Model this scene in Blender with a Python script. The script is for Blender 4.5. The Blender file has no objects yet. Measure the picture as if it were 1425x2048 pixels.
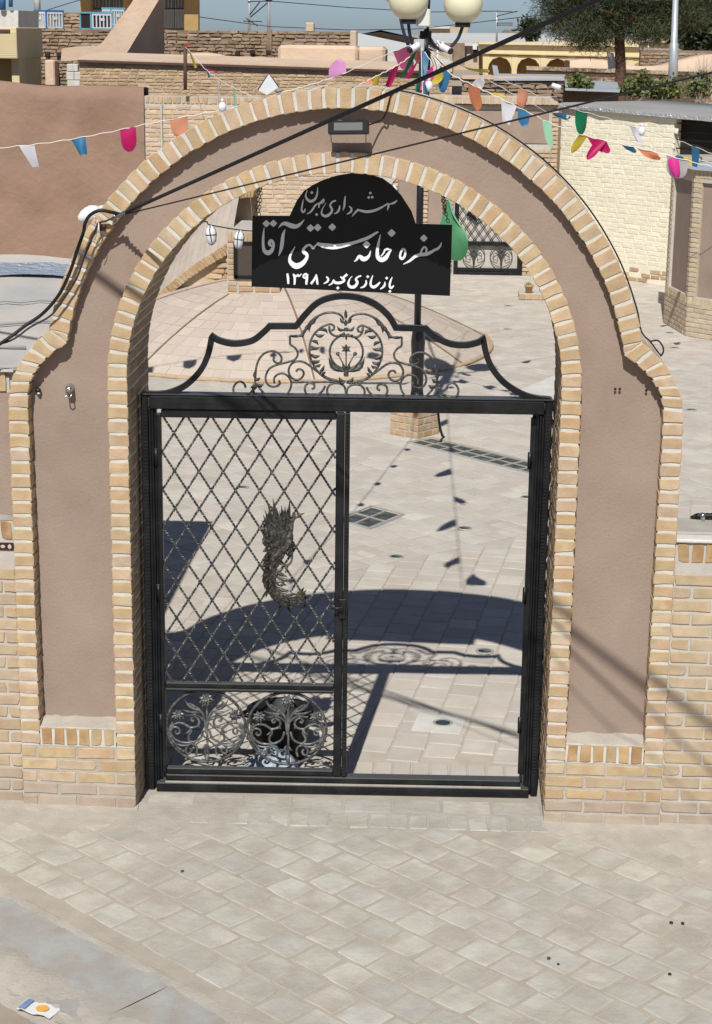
import bpy, math, random
import numpy as np
from mathutils import Vector, Matrix

SC = bpy.context.scene
COL = SC.collection
rng = random.Random(11)
R = math.radians

# ------------------------------------------------------------------ camera
CF, CPOS = 3589.51, np.array([0.549638, -8.896126, 4.086231])      # focal length in photo pixels, eye point (m)
CPITCH, CYAW, CROLL = R(15.01332), R(3.05845), R(0.7)
_f = np.array([-math.sin(CYAW)*math.cos(CPITCH), math.cos(CYAW)*math.cos(CPITCH), -math.sin(CPITCH)])
_r = np.array([math.cos(CYAW), math.sin(CYAW), 0.0]); _u = np.cross(_r, _f)
CR = _r*math.cos(CROLL)+_u*math.sin(CROLL); CU = -_r*math.sin(CROLL)+_u*math.cos(CROLL); CW = _f
cam_d = bpy.data.cameras.new('camera'); cam = bpy.data.objects.new('camera', cam_d); COL.objects.link(cam)
cam_d.sensor_fit = 'VERTICAL'; cam_d.sensor_height = 24.0; cam_d.sensor_width = 16.7
cam_d.lens = CF/2048*24.0; cam_d.clip_start = 0.05; cam_d.clip_end = 6000
cam.matrix_world = Matrix(((CR[0], CU[0], -CW[0], CPOS[0]), (CR[1], CU[1], -CW[1], CPOS[1]), (CR[2], CU[2], -CW[2], CPOS[2]), (0, 0, 0, 1)))
SC.camera = cam

# ------------------------------------------------------------------ sky, sun, exposure
SUN = Vector((0.08, 0.904, -1.0)).normalized()                      # the way the light travels
EL = math.asin(-SUN.z)
world = bpy.data.worlds.new('World'); SC.world = world; world.use_nodes = True
wn = world.node_tree.nodes; wn.clear()
sky = wn.new('ShaderNodeTexSky'); sky.sky_type = 'NISHITA'; sky.sun_disc = False
sky.sun_elevation = EL; sky.sun_rotation = math.atan2(-SUN.x, -SUN.y)
sky.air_density = 0.6; sky.dust_density = 1.5; sky.ozone_density = 3.2; sky.altitude = 1200
bg = wn.new('ShaderNodeBackground'); bg.inputs[1].default_value = 0.068
wo = wn.new('ShaderNodeOutputWorld')
world.node_tree.links.new(sky.outputs[0], bg.inputs[0]); world.node_tree.links.new(bg.outputs[0], wo.inputs[0])
sl = bpy.data.lights.new('sun', 'SUN'); sl.energy = 4.4; sl.angle = R(0.53); sl.color = (1.0, 0.965, 0.90)
so = bpy.data.objects.new('sun', sl); COL.objects.link(so); so.rotation_euler = SUN.to_track_quat('-Z', 'Y').to_euler(); so.location = (0, -20, 30)
SC.view_settings.view_transform = 'Standard'; SC.view_settings.look = 'None'
SC.view_settings.exposure = 0.2; SC.view_settings.gamma = 1.0; SC.view_settings.use_curve_mapping = False

# ------------------------------------------------------------------ survey: photo pixel -> point on a known plane
def ray(px, py): return CW + CR*((px-712.5)/CF) - CU*((py-1024)/CF)
def at_y(px, py, Y):
    d = ray(px, py); return Vector(CPOS + d*((Y-CPOS[1])/d[1]))
def at_z(px, py, Z=0.0):
    d = ray(px, py); return Vector(CPOS + d*((Z-CPOS[2])/d[2]))
def at_plane(px, py, p0, n):
    d = ray(px, py); n = np.array(n); return Vector(CPOS + d*(((np.array(p0)-CPOS)@n)/(d@n)))
def proj(p):
    d = np.array(p)-CPOS; D = d@CW
    return 712.5+CF*(d@CR)/D, 1024-CF*(d@CU)/D, D

# ------------------------------------------------------------------ materials
MATS = {}
def mk(name, cols, src=None, nscale=6.0, namt=0.35, rough=0.9, bump=0.3, bscale=90.0, metal=0.0, dirt=None, dscale=3.0, damt=0.5, val=0.12, spec=0.3, bdist=0.004, speck=0.0, wdirt=None, wscale=1.0, wamt=0.5, topdust=None):
    """cols: list of base colours; src 'obj' / 'island' picks one per piece; noise mottles, dirt lays worn patches over it"""
    m = bpy.data.materials.new(name); m.use_nodes = True; nt = m.node_tree; n = nt.nodes; L = nt.links
    b = n['Principled BSDF']; b.inputs['Roughness'].default_value = rough; b.inputs['Metallic'].default_value = metal
    b.inputs['Specular IOR Level'].default_value = spec
    tc = n.new('ShaderNodeTexCoord'); vec = tc.outputs['Object']
    rnd = None
    if src == 'obj': rnd = n.new('ShaderNodeObjectInfo').outputs['Random']
    elif src == 'island': rnd = n.new('ShaderNodeNewGeometry').outputs['Random Per Island']
    def noise(scale, detail=5.0):
        t = n.new('ShaderNodeTexNoise'); t.noise_dimensions = '4D'; t.inputs['Scale'].default_value = scale; t.inputs['Detail'].default_value = detail
        L.new(vec, t.inputs['Vector'])
        if rnd is not None:
            mm = n.new('ShaderNodeMath'); mm.operation = 'MULTIPLY'; mm.inputs[1].default_value = 91.0; L.new(rnd, mm.inputs[0]); L.new(mm.outputs[0], t.inputs['W'])
        return t.outputs['Fac']
    if rnd is not None:
        cr = n.new('ShaderNodeValToRGB'); cr.color_ramp.interpolation = 'CONSTANT'
        e = cr.color_ramp.elements
        while len(e) < len(cols): e.new(0.5)
        for i, c in enumerate(cols): e[i].position = i/len(cols); e[i].color = (*c, 1)
        L.new(rnd, cr.inputs[0]); base = cr.outputs[0]
    else:
        cr = n.new('ShaderNodeValToRGB'); e = cr.color_ramp.elements
        while len(e) < len(cols): e.new(0.5)
        for i, c in enumerate(cols): e[i].position = 0.32+0.36*i/max(1, len(cols)-1); e[i].color = (*c, 1)
        L.new(noise(nscale*0.35), cr.inputs[0]); base = cr.outputs[0]
    hs = n.new('ShaderNodeHueSaturation')
    mr = n.new('ShaderNodeMapRange'); mr.inputs['From Min'].default_value = 0.25; mr.inputs['From Max'].default_value = 0.75
    mr.inputs['To Min'].default_value = 1-namt; mr.inputs['To Max'].default_value = 1+namt*0.6
    L.new(noise(nscale), mr.inputs[0])
    if rnd is not None and val > 0:
        m2 = n.new('ShaderNodeMath'); m2.operation = 'MULTIPLY'; m2.inputs[1].default_value = 17.31; L.new(rnd, m2.inputs[0])
        fr = n.new('ShaderNodeMath'); fr.operation = 'FRACT'; L.new(m2.outputs[0], fr.inputs[0])
        m3 = n.new('ShaderNodeMapRange'); m3.inputs['To Min'].default_value = 1-val; m3.inputs['To Max'].default_value = 1+val; L.new(fr.outputs[0], m3.inputs[0])
        m4 = n.new('ShaderNodeMath'); m4.operation = 'MULTIPLY'; L.new(mr.outputs[0], m4.inputs[0]); L.new(m3.outputs[0], m4.inputs[1]); L.new(m4.outputs[0], hs.inputs['Value'])
    else: L.new(mr.outputs[0], hs.inputs['Value'])
    L.new(base, hs.inputs['Color']); out = hs.outputs[0]
    if dirt is not None:
        d = n.new('ShaderNodeMapRange'); d.inputs['From Min'].default_value = 0.48; d.inputs['From Max'].default_value = 0.66
        d.inputs['To Max'].default_value = damt; L.new(noise(dscale, 8.0), d.inputs[0])
        mx = n.new('ShaderNodeMix'); mx.data_type = 'RGBA'; L.new(d.outputs[0], mx.inputs[0]); L.new(out, mx.inputs[6]); mx.inputs[7].default_value = (*dirt, 1); out = mx.outputs[2]
    if wdirt is not None:
        gp = n.new('ShaderNodeNewGeometry'); t = n.new('ShaderNodeTexNoise'); t.inputs['Scale'].default_value = wscale; t.inputs['Detail'].default_value = 9.0; t.inputs['Roughness'].default_value = 0.62
        L.new(gp.outputs['Position'], t.inputs['Vector']); d = n.new('ShaderNodeMapRange'); d.inputs['From Min'].default_value = 0.44; d.inputs['From Max'].default_value = 0.66; d.inputs['To Max'].default_value = wamt
        L.new(t.outputs['Fac'], d.inputs[0]); mx = n.new('ShaderNodeMix'); mx.data_type = 'RGBA'; L.new(d.outputs[0], mx.inputs[0]); L.new(out, mx.inputs[6]); mx.inputs[7].default_value = (*wdirt, 1); out = mx.outputs[2]
    if speck > 0:
        d = n.new('ShaderNodeMapRange'); d.inputs['From Min'].default_value = 0.63; d.inputs['From Max'].default_value = 0.70; d.inputs['To Max'].default_value = speck
        L.new(noise(140.0, 2.0), d.inputs[0])
        mx = n.new('ShaderNodeMix'); mx.data_type = 'RGBA'; mx.blend_type = 'MULTIPLY'; L.new(d.outputs[0], mx.inputs[0]); L.new(out, mx.inputs[6]); mx.inputs[7].default_value = (0.35, 0.3, 0.28, 1); out = mx.outputs[2]
    if topdust is not None:
        gn = n.new('ShaderNodeNewGeometry'); sx = n.new('ShaderNodeSeparateXYZ'); L.new(gn.outputs['True Normal'], sx.inputs[0]); d = n.new('ShaderNodeMapRange'); d.inputs['From Min'].default_value = 0.55; d.inputs['From Max'].default_value = 0.95; d.inputs['To Max'].default_value = 0.75; L.new(sx.outputs[2], d.inputs[0])
        mx = n.new('ShaderNodeMix'); mx.data_type = 'RGBA'; L.new(d.outputs[0], mx.inputs[0]); L.new(out, mx.inputs[6]); mx.inputs[7].default_value = (*topdust, 1); out = mx.outputs[2]
    L.new(out, b.inputs['Base Color'])
    if bump > 0:
        bp = n.new('ShaderNodeBump'); bp.inputs['Strength'].default_value = bump; bp.inputs['Distance'].default_value = bdist
        L.new(noise(bscale, 6.0), bp.inputs['Height']); L.new(bp.outputs[0], b.inputs['Normal'])
    MATS[name] = m
    return m
def plain(name, c, rough=0.5, metal=0.0, **k):
    return mk(name, [c, tuple(x*0.9 for x in c)], rough=rough, metal=metal, bump=k.pop('bump', 0.05), namt=k.pop('namt', 0.08), **k)

BR = [(0.466,0.353,0.211), (0.485,0.371,0.224), (0.454,0.337,0.200), (0.493,0.384,0.247), (0.466,0.341,0.224), (0.451,0.324,0.194), (0.489,0.381,0.271), (0.475,0.361,0.214), (0.478,0.358,0.244)]
mk('arch_brick', BR, 'obj', nscale=14, namt=0.22, bump=0.6, bscale=120, dirt=(.42,.255,.125), dscale=11, damt=0.6, val=0.08)
BRP = [(0.446,0.353,0.246), (0.458,0.361,0.248), (0.437,0.336,0.235), (0.451,0.356,0.230), (0.462,0.372,0.264), (0.442,0.338,0.219)]
mk('wall_brick', BRP, 'obj', nscale=14, namt=0.18, bump=0.5, bscale=120, dirt=(.42,.26,.14), dscale=12, damt=0.4, val=0.08)
mk('soldier_brick', [(0.414,0.284,0.147), (0.378,0.245,0.121), (0.422,0.314,0.179), (0.352,0.216,0.105)], 'obj', nscale=14, namt=0.3, bump=0.5, dirt=(.50,.36,.22), dscale=10, damt=0.6, val=0.1)
mk('dusty_brick', [(0.386,0.312,0.239), (0.405,0.330,0.253), (0.370,0.288,0.217)], 'obj', nscale=10, namt=0.15, bump=0.5, dirt=(.40,.34,.275), dscale=5, damt=0.7, val=0.06)
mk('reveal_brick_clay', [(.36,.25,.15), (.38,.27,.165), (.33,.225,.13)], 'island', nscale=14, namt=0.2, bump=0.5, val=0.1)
mk('extrados_brick_clay', [(0.486,0.399,0.323), (0.504,0.418,0.333), (0.477,0.380,0.284)], 'island', nscale=14, namt=0.15, bump=0.4, val=0.06)
mk('far_brick_clay', [(.46,.33,.20), (.42,.29,.17), (.50,.37,.235), (.44,.32,.21)], 'island', nscale=10, namt=0.2, bump=0.4, val=0.14)
mk('tan_brick_clay', [(0.501,0.373,0.251), (0.474,0.351,0.229), (0.515,0.392,0.273)], 'island', nscale=10, namt=0.15, bump=0.4, val=0.10)
mk('pier_brick_clay', [(0.503,0.408,0.279), (0.485,0.389,0.260), (0.523,0.427,0.307)], 'obj', nscale=14, namt=0.15, bump=0.4, val=0.08)
mk('painted_brick', [(.755,.71,.565), (.775,.725,.585), (.74,.69,.54)], 'island', nscale=5, namt=0.1, rough=0.7, bump=0.5, bscale=40, dirt=(.66,.53,.31), dscale=1.6, damt=0.18, val=0.05)
mk('adobe_brick', [(.30,.215,.145), (.33,.24,.165), (.27,.19,.125), (.35,.26,.19)], 'island', nscale=5, namt=0.35, bump=0.8, bscale=30, val=0.2, bdist=0.02)
mk('adobe_mortar', [(.20,.14,.095), (.26,.19,.13)], nscale=3, namt=0.3, bump=0.8, bscale=20, bdist=0.02)
mk('lime_mortar', [(0.488,0.456,0.406), (0.444,0.410,0.359)], nscale=12, namt=0.15, bump=0.4, bscale=80)
mk('white_mortar', [(0.585,0.567,0.515), (0.521,0.502,0.448)], nscale=12, namt=0.15, bump=0.5, bscale=80)
mk('far_mortar', [(.52,.42,.31), (.44,.34,.24)], nscale=6, namt=0.2, bump=0.3)
mk('rose_plaster', [(.288,.215,.172), (.312,.236,.19), (.278,.206,.163)], nscale=5, namt=0.09, rough=0.95, bump=0.5, bscale=70, bdist=0.005, speck=0.35, dirt=(.262,.202,.158), dscale=2.0, damt=0.55, wdirt=(.33,.262,.21), wscale=2.6, wamt=0.35)
mk('mud_plaster', [(0.245,0.159,0.117), (0.280,0.185,0.139), (0.224,0.142,0.100)], nscale=1.6, namt=0.16, rough=0.97, bump=0.7, bscale=9, bdist=0.03, speck=0.4, dirt=(.30,.20,.135), dscale=0.7, damt=0.4)
mk('straw_plaster', [(.545,.415,.305), (.575,.44,.33), (.51,.385,.28)], nscale=1.5, namt=0.12, rough=0.97, bump=0.6, bscale=8, bdist=0.03)
PV = [(0.497,0.462,0.410), (0.511,0.476,0.422), (0.483,0.446,0.394), (0.504,0.469,0.425), (0.525,0.488,0.425), (0.476,0.442,0.398), (0.511,0.462,0.410)]
mk('courtyard_tile', PV, 'obj', nscale=5, namt=0.12, bump=0.4, bscale=40, dirt=(.45,.38,.31), dscale=4, damt=0.4, val=0.08, wdirt=(.41,.355,.295), wscale=1.8, wamt=0.5)
mk('courtyard_tile_field', PV, 'island', nscale=5, namt=0.12, bump=0.4, bscale=40, dirt=(.45,.38,.31), dscale=1.2, damt=0.4, val=0.08, wdirt=(.41,.355,.295), wscale=1.8, wamt=0.5)
PF = [(0.451,0.431,0.378), (0.464,0.446,0.387), (0.442,0.429,0.378), (0.459,0.437,0.381), (0.448,0.437,0.391), (0.470,0.453,0.396), (0.451,0.425,0.373), (0.434,0.423,0.378), (0.456,0.449,0.396)]
mk('street_tile', PF, 'obj', nscale=7, namt=0.16, bump=0.6, bscale=25, dirt=(.36,.315,.265), dscale=6, damt=0.6, val=0.08, bdist=0.008, wdirt=(.315,.28,.235), wscale=3.2, wamt=0.6, speck=.35)
mk('street_tile_field', PF, 'island', nscale=7, namt=0.16, bump=0.6, bscale=25, dirt=(.36,.315,.265), dscale=2, damt=0.55, val=0.08, wdirt=(.315,.28,.235), wscale=3.2, wamt=0.6, speck=.35)
mk('joint_sand', [(0.369,0.330,0.274), (0.413,0.370,0.308)], nscale=9, namt=0.15, bump=0.5, bscale=60)
mk('court_joint', [(0.420,0.376,0.314), (0.460,0.413,0.352)], nscale=9, namt=0.12, bump=0.4, bscale=60)
mk('dust_sand', [(.405,.372,.328), (.44,.402,.352)], nscale=9, namt=0.15, bump=0.7, bscale=60, bdist=.006, wdirt=(.32,.285,.24), wscale=4.0, wamt=0.6, speck=.4)
mk('dirt_road', [(0.319,0.267,0.215), (0.375,0.318,0.260)], nscale=4, namt=0.25, bump=0.7, bscale=40, speck=0.5, dirt=(.35,.30,.245), dscale=1.4, damt=0.5)
mk('gutter_concrete', [(0.341,0.345,0.335), (0.374,0.375,0.355)], nscale=5, namt=0.14, bump=0.5, bscale=45, dirt=(.35,.30,.245), dscale=3.0, damt=0.75, wdirt=(.30,.265,.22), wscale=5.0, wamt=0.75, speck=.5)
mk('far_ground', [(.42,.34,.26), (.36,.29,.22)], nscale=0.05, namt=0.2, bump=0)
mk('cap_concrete', [(.40,.375,.33), (.36,.335,.295)], nscale=8, namt=0.2, bump=0.6, bscale=50)
mk('cap_lime', [(.60,.585,.54), (.52,.51,.47)], nscale=8, namt=0.15, bump=0.5)
mk('black_metal', [(.0075,.008,.0095), (.012,.013,.0145)], nscale=25, namt=0.25, rough=0.40, bump=0.15, bscale=120, spec=0.28, dirt=(.045,.046,.046), dscale=9, damt=0.2, topdust=(.085,.088,.088))
mk('worn_iron', [(.035,.037,.038), (.085,.087,.085)], nscale=60, namt=0.5, rough=0.48, bump=0.35, bscale=150, metal=0.1, spec=0.4, dirt=(.17,.165,.15), dscale=60, damt=0.6)
mk('silver_iron', [(.06,.063,.063), (.13,.133,.13)], nscale=60, namt=0.4, rough=0.35, bump=0.3, bscale=150, metal=0.2, spec=0.5, dirt=(.30,.30,.285), dscale=45, damt=0.6)
mk('old_bronze', [(0.030,0.030,0.031), (0.112,0.108,0.104)], nscale=60, namt=0.5, rough=0.40, metal=0.4, bump=0.4, bscale=120, dirt=(.34,.31,.23), dscale=70, damt=0.5)
plain('sign_black', (.0065,.007,.0085), rough=0.35, spec=0.25)
plain('sign_paint', (.80,.83,.86), rough=0.45)
plain('black_rubber', (.010,.0105,.012), rough=0.5)
plain('wire_dark', (.03,.024,.026), rough=0.6)
plain('lamp_black', (.012,.012,.014), rough=0.35, spec=0.5)
plain('lamp_navy', (.013,.018,.04), rough=0.35, spec=0.5)
plain('globe_cream', (.74,.70,.50), rough=0.3)
plain('white_plastic', (.72,.73,.74), rough=0.4)
plain('grey_white_box', (.66,.66,.61), rough=0.5)
plain('lens_glass', (.17,.175,.165), rough=0.3)
plain('camera_dark', (.02,.022,.026), rough=0.25)
plain('string_white', (.78,.76,.72), rough=0.7)
plain('chrome', (.55,.56,.57), rough=0.15, metal=0.9)
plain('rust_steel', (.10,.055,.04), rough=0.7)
plain('brass_chain', (.16,.135,.085), rough=0.45, metal=0.7)
plain('terracotta', (.52,.30,.14), rough=0.8)
plain('cactus_green', (.20,.25,.11), rough=0.8)
plain('glass_dark', (.035,.045,.045), rough=0.12, spec=0.6)
plain('glass_brown', (.075,.06,.05), rough=0.2, spec=0.6)
mk('skylight_glass', [(.03,.04,.036), (.075,.088,.078)], nscale=14, namt=0.6, rough=0.4, bump=0.4, bscale=30, spec=0.4, dirt=(.25,.25,.215), dscale=12, damt=0.4)
mk('bitumen_roof', [(.44,.425,.40), (.52,.48,.425), (.40,.40,.39)], nscale=2.2, namt=0.1, rough=0.75, bump=0.4, bscale=12, bdist=0.01, dirt=(.33,.345,.36), dscale=1.2, damt=0.6)
mk('foil', [(.68,.72,.76), (.55,.60,.66)], nscale=6, namt=0.2, rough=0.25, metal=0.5, bump=1.0, bscale=22, bdist=0.05)
mk('roof_felt', [(.33,.325,.31), (.29,.285,.275)], nscale=1.5, namt=0.15, rough=0.8, bump=0.4, bscale=10)
mk('sheet_roof', [(.56,.57,.55), (.50,.51,.50)], nscale=0.3, namt=0.08, rough=0.6, bump=0)
mk('blue_sheet', [(.40,.43,.46), (.35,.385,.42)], nscale=2, namt=0.1, rough=0.5, bump=0.2)
mk('cream_brick', [(.66,.555,.34), (.62,.51,.30)], nscale=2, namt=0.08, bump=0.2)
mk('ochre_stone', [(.42,.285,.13), (.37,.245,.105)], nscale=2, namt=0.12, bump=0.2)
plain('window_grey', (.15,.16,.14), rough=0.4)
plain('window_pale', (.33,.35,.32), rough=0.4)
plain('shade_dark', (.03,.022,.016), rough=0.8)  # near-black for a dark roof, and for openings whose shade is painted in
plain('cooler_blue', (.05,.16,.38), rough=0.45)
plain('cooler_cyan', (.16,.40,.54), rough=0.45)
plain('cooler_white', (.66,.70,.72), rough=0.5)
plain('galv_steel', (.47,.50,.53), rough=0.4, metal=0.3)
mk('pine_bark', [(.14,.085,.055), (.08,.045,.03)], nscale=12, namt=0.4, bump=0.9, bscale=25, bdist=0.03)
mk('pine_needles', [(.045,.055,.022), (.065,.075,.03), (.032,.042,.018), (.085,.085,.04)], 'island', nscale=3, namt=0.2, rough=0.8, bump=0, val=0.25)
mk('shrub_leaf', [(.10,.13,.035), (.14,.17,.05), (.07,.10,.03), (.18,.19,.075)], 'island', nscale=3, namt=0.2, rough=0.7, bump=0, val=0.2)
mk('far_leaf', [(.04,.052,.026), (.055,.068,.03), (.03,.042,.02)], 'island', nscale=3, namt=0.2, rough=0.85, bump=0, val=0.25)
mk('dry_twig', [(.38,.33,.27), (.31,.265,.21)], nscale=10, namt=0.2, bump=0.2)
mk('far_hill', [(.30,.31,.35), (.27,.28,.32)], nscale=0.01, namt=0.05, bump=0)
FLAGC = dict(white=(.74,.74,.78), blue=(.045,.19,.36), crimson=(.52,.015,.13), salmon=(.80,.36,.22), lilac=(.66,.30,.58), yellow=(.66,.50,.06),
             green=(.015,.20,.09), mint=(.33,.62,.42), grey=(.56,.53,.54), magenta=(.80,.06,.36), red=(.58,.02,.07), rose=(.50,.10,.22), orange=(.74,.26,.13), leaf=(.13,.40,.20))
for k, c in FLAGC.items():
    m = mk('flag_'+k, [c, tuple(x*0.92 for x in c)], nscale=4, namt=0.06, rough=0.45, bump=0.15, bscale=20)
    nt = m.node_tree; b = nt.nodes['Principled BSDF']; tl = nt.nodes.new('ShaderNodeBsdfTranslucent'); tl.inputs[0].default_value = (*[min(1, x*1.05) for x in c], 1); ms = nt.nodes.new('ShaderNodeMixShader'); ms.inputs[0].default_value = 0.38
    nt.links.new(b.outputs[0], ms.inputs[1]); nt.links.new(tl.outputs[0], ms.inputs[2]); nt.links.new(ms.outputs[0], nt.nodes['Material Output'].inputs['Surface'])

# ------------------------------------------------------------------ mesh helpers
class MB:
    def __init__(s): s.v = []; s.f = []; s.mi = []; s.smooth = []
    def add(s, vs, fs, mi=0, smooth=False):
        o = len(s.v); s.v += [tuple(p) for p in vs]
        for f in fs: s.f.append(tuple(i+o for i in f)); s.mi.append(mi); s.smooth.append(smooth)
        return s
    def box(s, a, b, M=None, mi=0):
        x0, y0, z0 = a; x1, y1, z1 = b
        vs = [(x0,y0,z0),(x1,y0,z0),(x1,y1,z0),(x0,y1,z0),(x0,y0,z1),(x1,y0,z1),(x1,y1,z1),(x0,y1,z1)]
        if M is not None: vs = [M @ Vector(p) for p in vs]
        return s.add(vs, [(0,3,2,1),(4,5,6,7),(0,1,5,4),(1,2,6,5),(2,3,7,6),(3,0,4,7)], mi)
    def bbox(s, a, b, c=0.004, M=None, mi=0):
        """a box with chamfered edges"""
        x0, y0, z0 = a; x1, y1, z1 = b; vs = []; idx = {}
        for i, x in enumerate((x0, x1)):
            for j, y in enumerate((y0, y1)):
                for k, z in enumerate((z0, z1)):
                    sx, sy, sz = (c, -c)[i], (c, -c)[j], (c, -c)[k]
                    for ax, p in enumerate(((x, y+sy, z+sz), (x+sx, y, z+sz), (x+sx, y+sy, z))):
                        idx[i, j, k, ax] = len(vs); vs.append(p)
        g = lambda i, j, k, a: idx[i, j, k, a]; fs = []
        for e in (0, 1):
            fs += [[g(e,0,0,0), g(e,1,0,0), g(e,1,1,0), g(e,0,1,0)], [g(0,e,0,1), g(1,e,0,1), g(1,e,1,1), g(0,e,1,1)], [g(0,0,e,2), g(1,0,e,2), g(1,1,e,2), g(0,1,e,2)]]
            for h in (0, 1):
                fs += [[g(e,h,0,0), g(e,h,1,0), g(e,h,1,1), g(e,h,0,1)], [g(e,0,h,0), g(e,1,h,0), g(e,1,h,2), g(e,0,h,2)], [g(0,e,h,1), g(1,e,h,1), g(1,e,h,2), g(0,e,h,2)]]
                for q in (0, 1): fs.append([g(e,h,q,0), g(e,h,q,1), g(e,h,q,2)])
        if M is not None: vs = [M @ Vector(p) for p in vs]
        cen = sum((Vector(p) for p in vs), Vector())/len(vs); out = []
        for f in fs:
            p = [Vector(vs[i]) for i in f]; nn = (p[1]-p[0]).cross(p[2]-p[0])
            out.append(tuple(f) if nn.dot(sum(p, Vector())/len(p)-cen) > 0 else tuple(reversed(f)))
        return s.add(vs, out, mi)
    def tube(s, pts, r, seg=8, closed=False, mi=0, caps=True, twist=0.0, smooth=True):
        pts = [Vector(p) for p in pts]; n = len(pts); rs = r if isinstance(r, (list, tuple)) else [r]*n
        vs = []; up = None
        for i, p in enumerate(pts):
            a = pts[(i-1) % n] if (closed or i > 0) else p; b = pts[(i+1) % n] if (closed or i < n-1) else p
            t = (b-a).normalized() if (b-a).length > 1e-9 else Vector((0, 0, 1))
            if up is None:
                up = Vector((0, 1, 0)) if abs(t.y) < 0.9 else Vector((1, 0, 0))
            sd = t.cross(up); sd = sd.normalized() if sd.length > 1e-6 else Vector((1, 0, 0))
            up = sd.cross(t).normalized()
            for k in range(seg):
                an = 2*math.pi*(k+0.5)/seg+twist*i
                vs.append(p+(sd*math.cos(an)+up*math.sin(an))*rs[i])
        fs = []
        for i in range(n if closed else n-1):
            j = (i+1) % n
            for k in range(seg): fs.append((i*seg+k, i*seg+(k+1) % seg, j*seg+(k+1) % seg, j*seg+k))
        if caps and not closed: fs += [tuple(reversed(range(seg))), tuple(range((n-1)*seg, n*seg))]
        return s.add(vs, fs, mi, smooth)
    def prism(s, poly, mp, d0, d1, mi=0):
        """a polygon (u, v) given thickness d0..d1 by mp(u, v, d)"""
        n = len(poly); vs = [mp(u, v, d0) for u, v in poly]+[mp(u, v, d1) for u, v in poly]
        fs = [tuple(range(n)), tuple(reversed(range(n, 2*n)))]+[((i+1) % n, i, n+i, n+(i+1) % n) for i in range(n)]
        return s.add(vs, fs, mi)
    def lathe(s, prof, seg=20, M=None, mi=0, smooth=True):
        vs = []; n = len(prof)
        for r, z in prof:
            for k in range(seg):
                a = 2*math.pi*k/seg; p = Vector((r*math.cos(a), r*math.sin(a), z)); vs.append(M @ p if M is not None else p)
        fs = [(i*seg+k, i*seg+(k+1) % seg, (i+1)*seg+(k+1) % seg, (i+1)*seg+k) for i in range(n-1) for k in range(seg)]
        return s.add(vs, fs, mi, smooth)
    def ball(s, c, r, seg=12, rings=8, mi=0, sc=(1, 1, 1)):
        M = Matrix.Translation(Vector(c)) @ Matrix.Diagonal((*sc, 1))
        return s.lathe([(max(1e-4, r*math.sin(math.pi*i/rings)), -r*math.cos(math.pi*i/rings)) for i in range(rings+1)], seg, M, mi)
    def quad(s, a, b, c, d, mi=0): return s.add([a, b, c, d], [(0, 1, 2, 3)], mi)
    def mesh(s, name, mats):
        me = bpy.data.meshes.new(name); me.from_pydata(s.v, [], s.f)
        for m in (mats if isinstance(mats, (list, tuple)) else [mats]): me.materials.append(MATS[m] if isinstance(m, str) else m)
        me.polygons.foreach_set('material_index', s.mi); me.polygons.foreach_set('use_smooth', s.smooth); me.update()
        return me
    def build(s, name, mats, parent=None, **tags): return link(name, s.mesh(name, mats), parent, **tags)

PINV = {}
def link(name, me, parent=None, M=None, **tags):
    """one mesh object; its vertices (or M) are world coordinates unless the parent was made with local=True"""
    o = bpy.data.objects.new(name, me); COL.objects.link(o)
    if M is not None: o.matrix_basis = M
    if parent is not None:
        o.parent = parent
        if parent in PINV: o.matrix_parent_inverse = PINV[parent]
        elif parent.type == 'MESH' and parent.parent in PINV: o.matrix_parent_inverse = Matrix.Identity(4)
    tag(o, **tags); return o
def tag(o, label=None, cat=None, group=None, kind=None):
    if label: o['label'] = label
    if cat: o['category'] = cat
    if group: o['group'] = group
    if kind: o['kind'] = kind
    return o
def thing(name, label, cat, loc=(0, 0, 0), rz=0.0, group=None, local=False):
    o = bpy.data.objects.new(name, None); COL.objects.link(o); o.location = loc; o.rotation_euler = (0, 0, rz)
    o.empty_display_size = 0.1
    if not local: PINV[o] = (Matrix.Translation(Vector(loc)) @ Matrix.Rotation(rz, 4, 'Z')).inverted()
    return tag(o, label, cat, group)
def copy_tree(o, parent=None):
    c = o.copy(); COL.objects.link(c)
    if parent is not None: c.parent = parent
    for ch in o.children: copy_tree(ch, c)
    return c
def smooth(pts, n=6, closed=False):
    """Catmull-Rom through the points"""
    P = [Vector(p) for p in pts]; m = len(P); out = []
    for i in range(m if closed else m-1):
        g = (lambda k: P[k % m]) if closed else (lambda k: P[min(max(k, 0), m-1)])
        a, b, c, d = g(i-1), g(i), g(i+1), g(i+2)
        for k in range(n):
            t = k/n; out.append(0.5*((2*b)+(c-a)*t+(2*a-5*b+4*c-d)*t*t+(3*b-a-3*c+d)*t**3))
    if not closed: out.append(P[-1])
    return out

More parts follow.
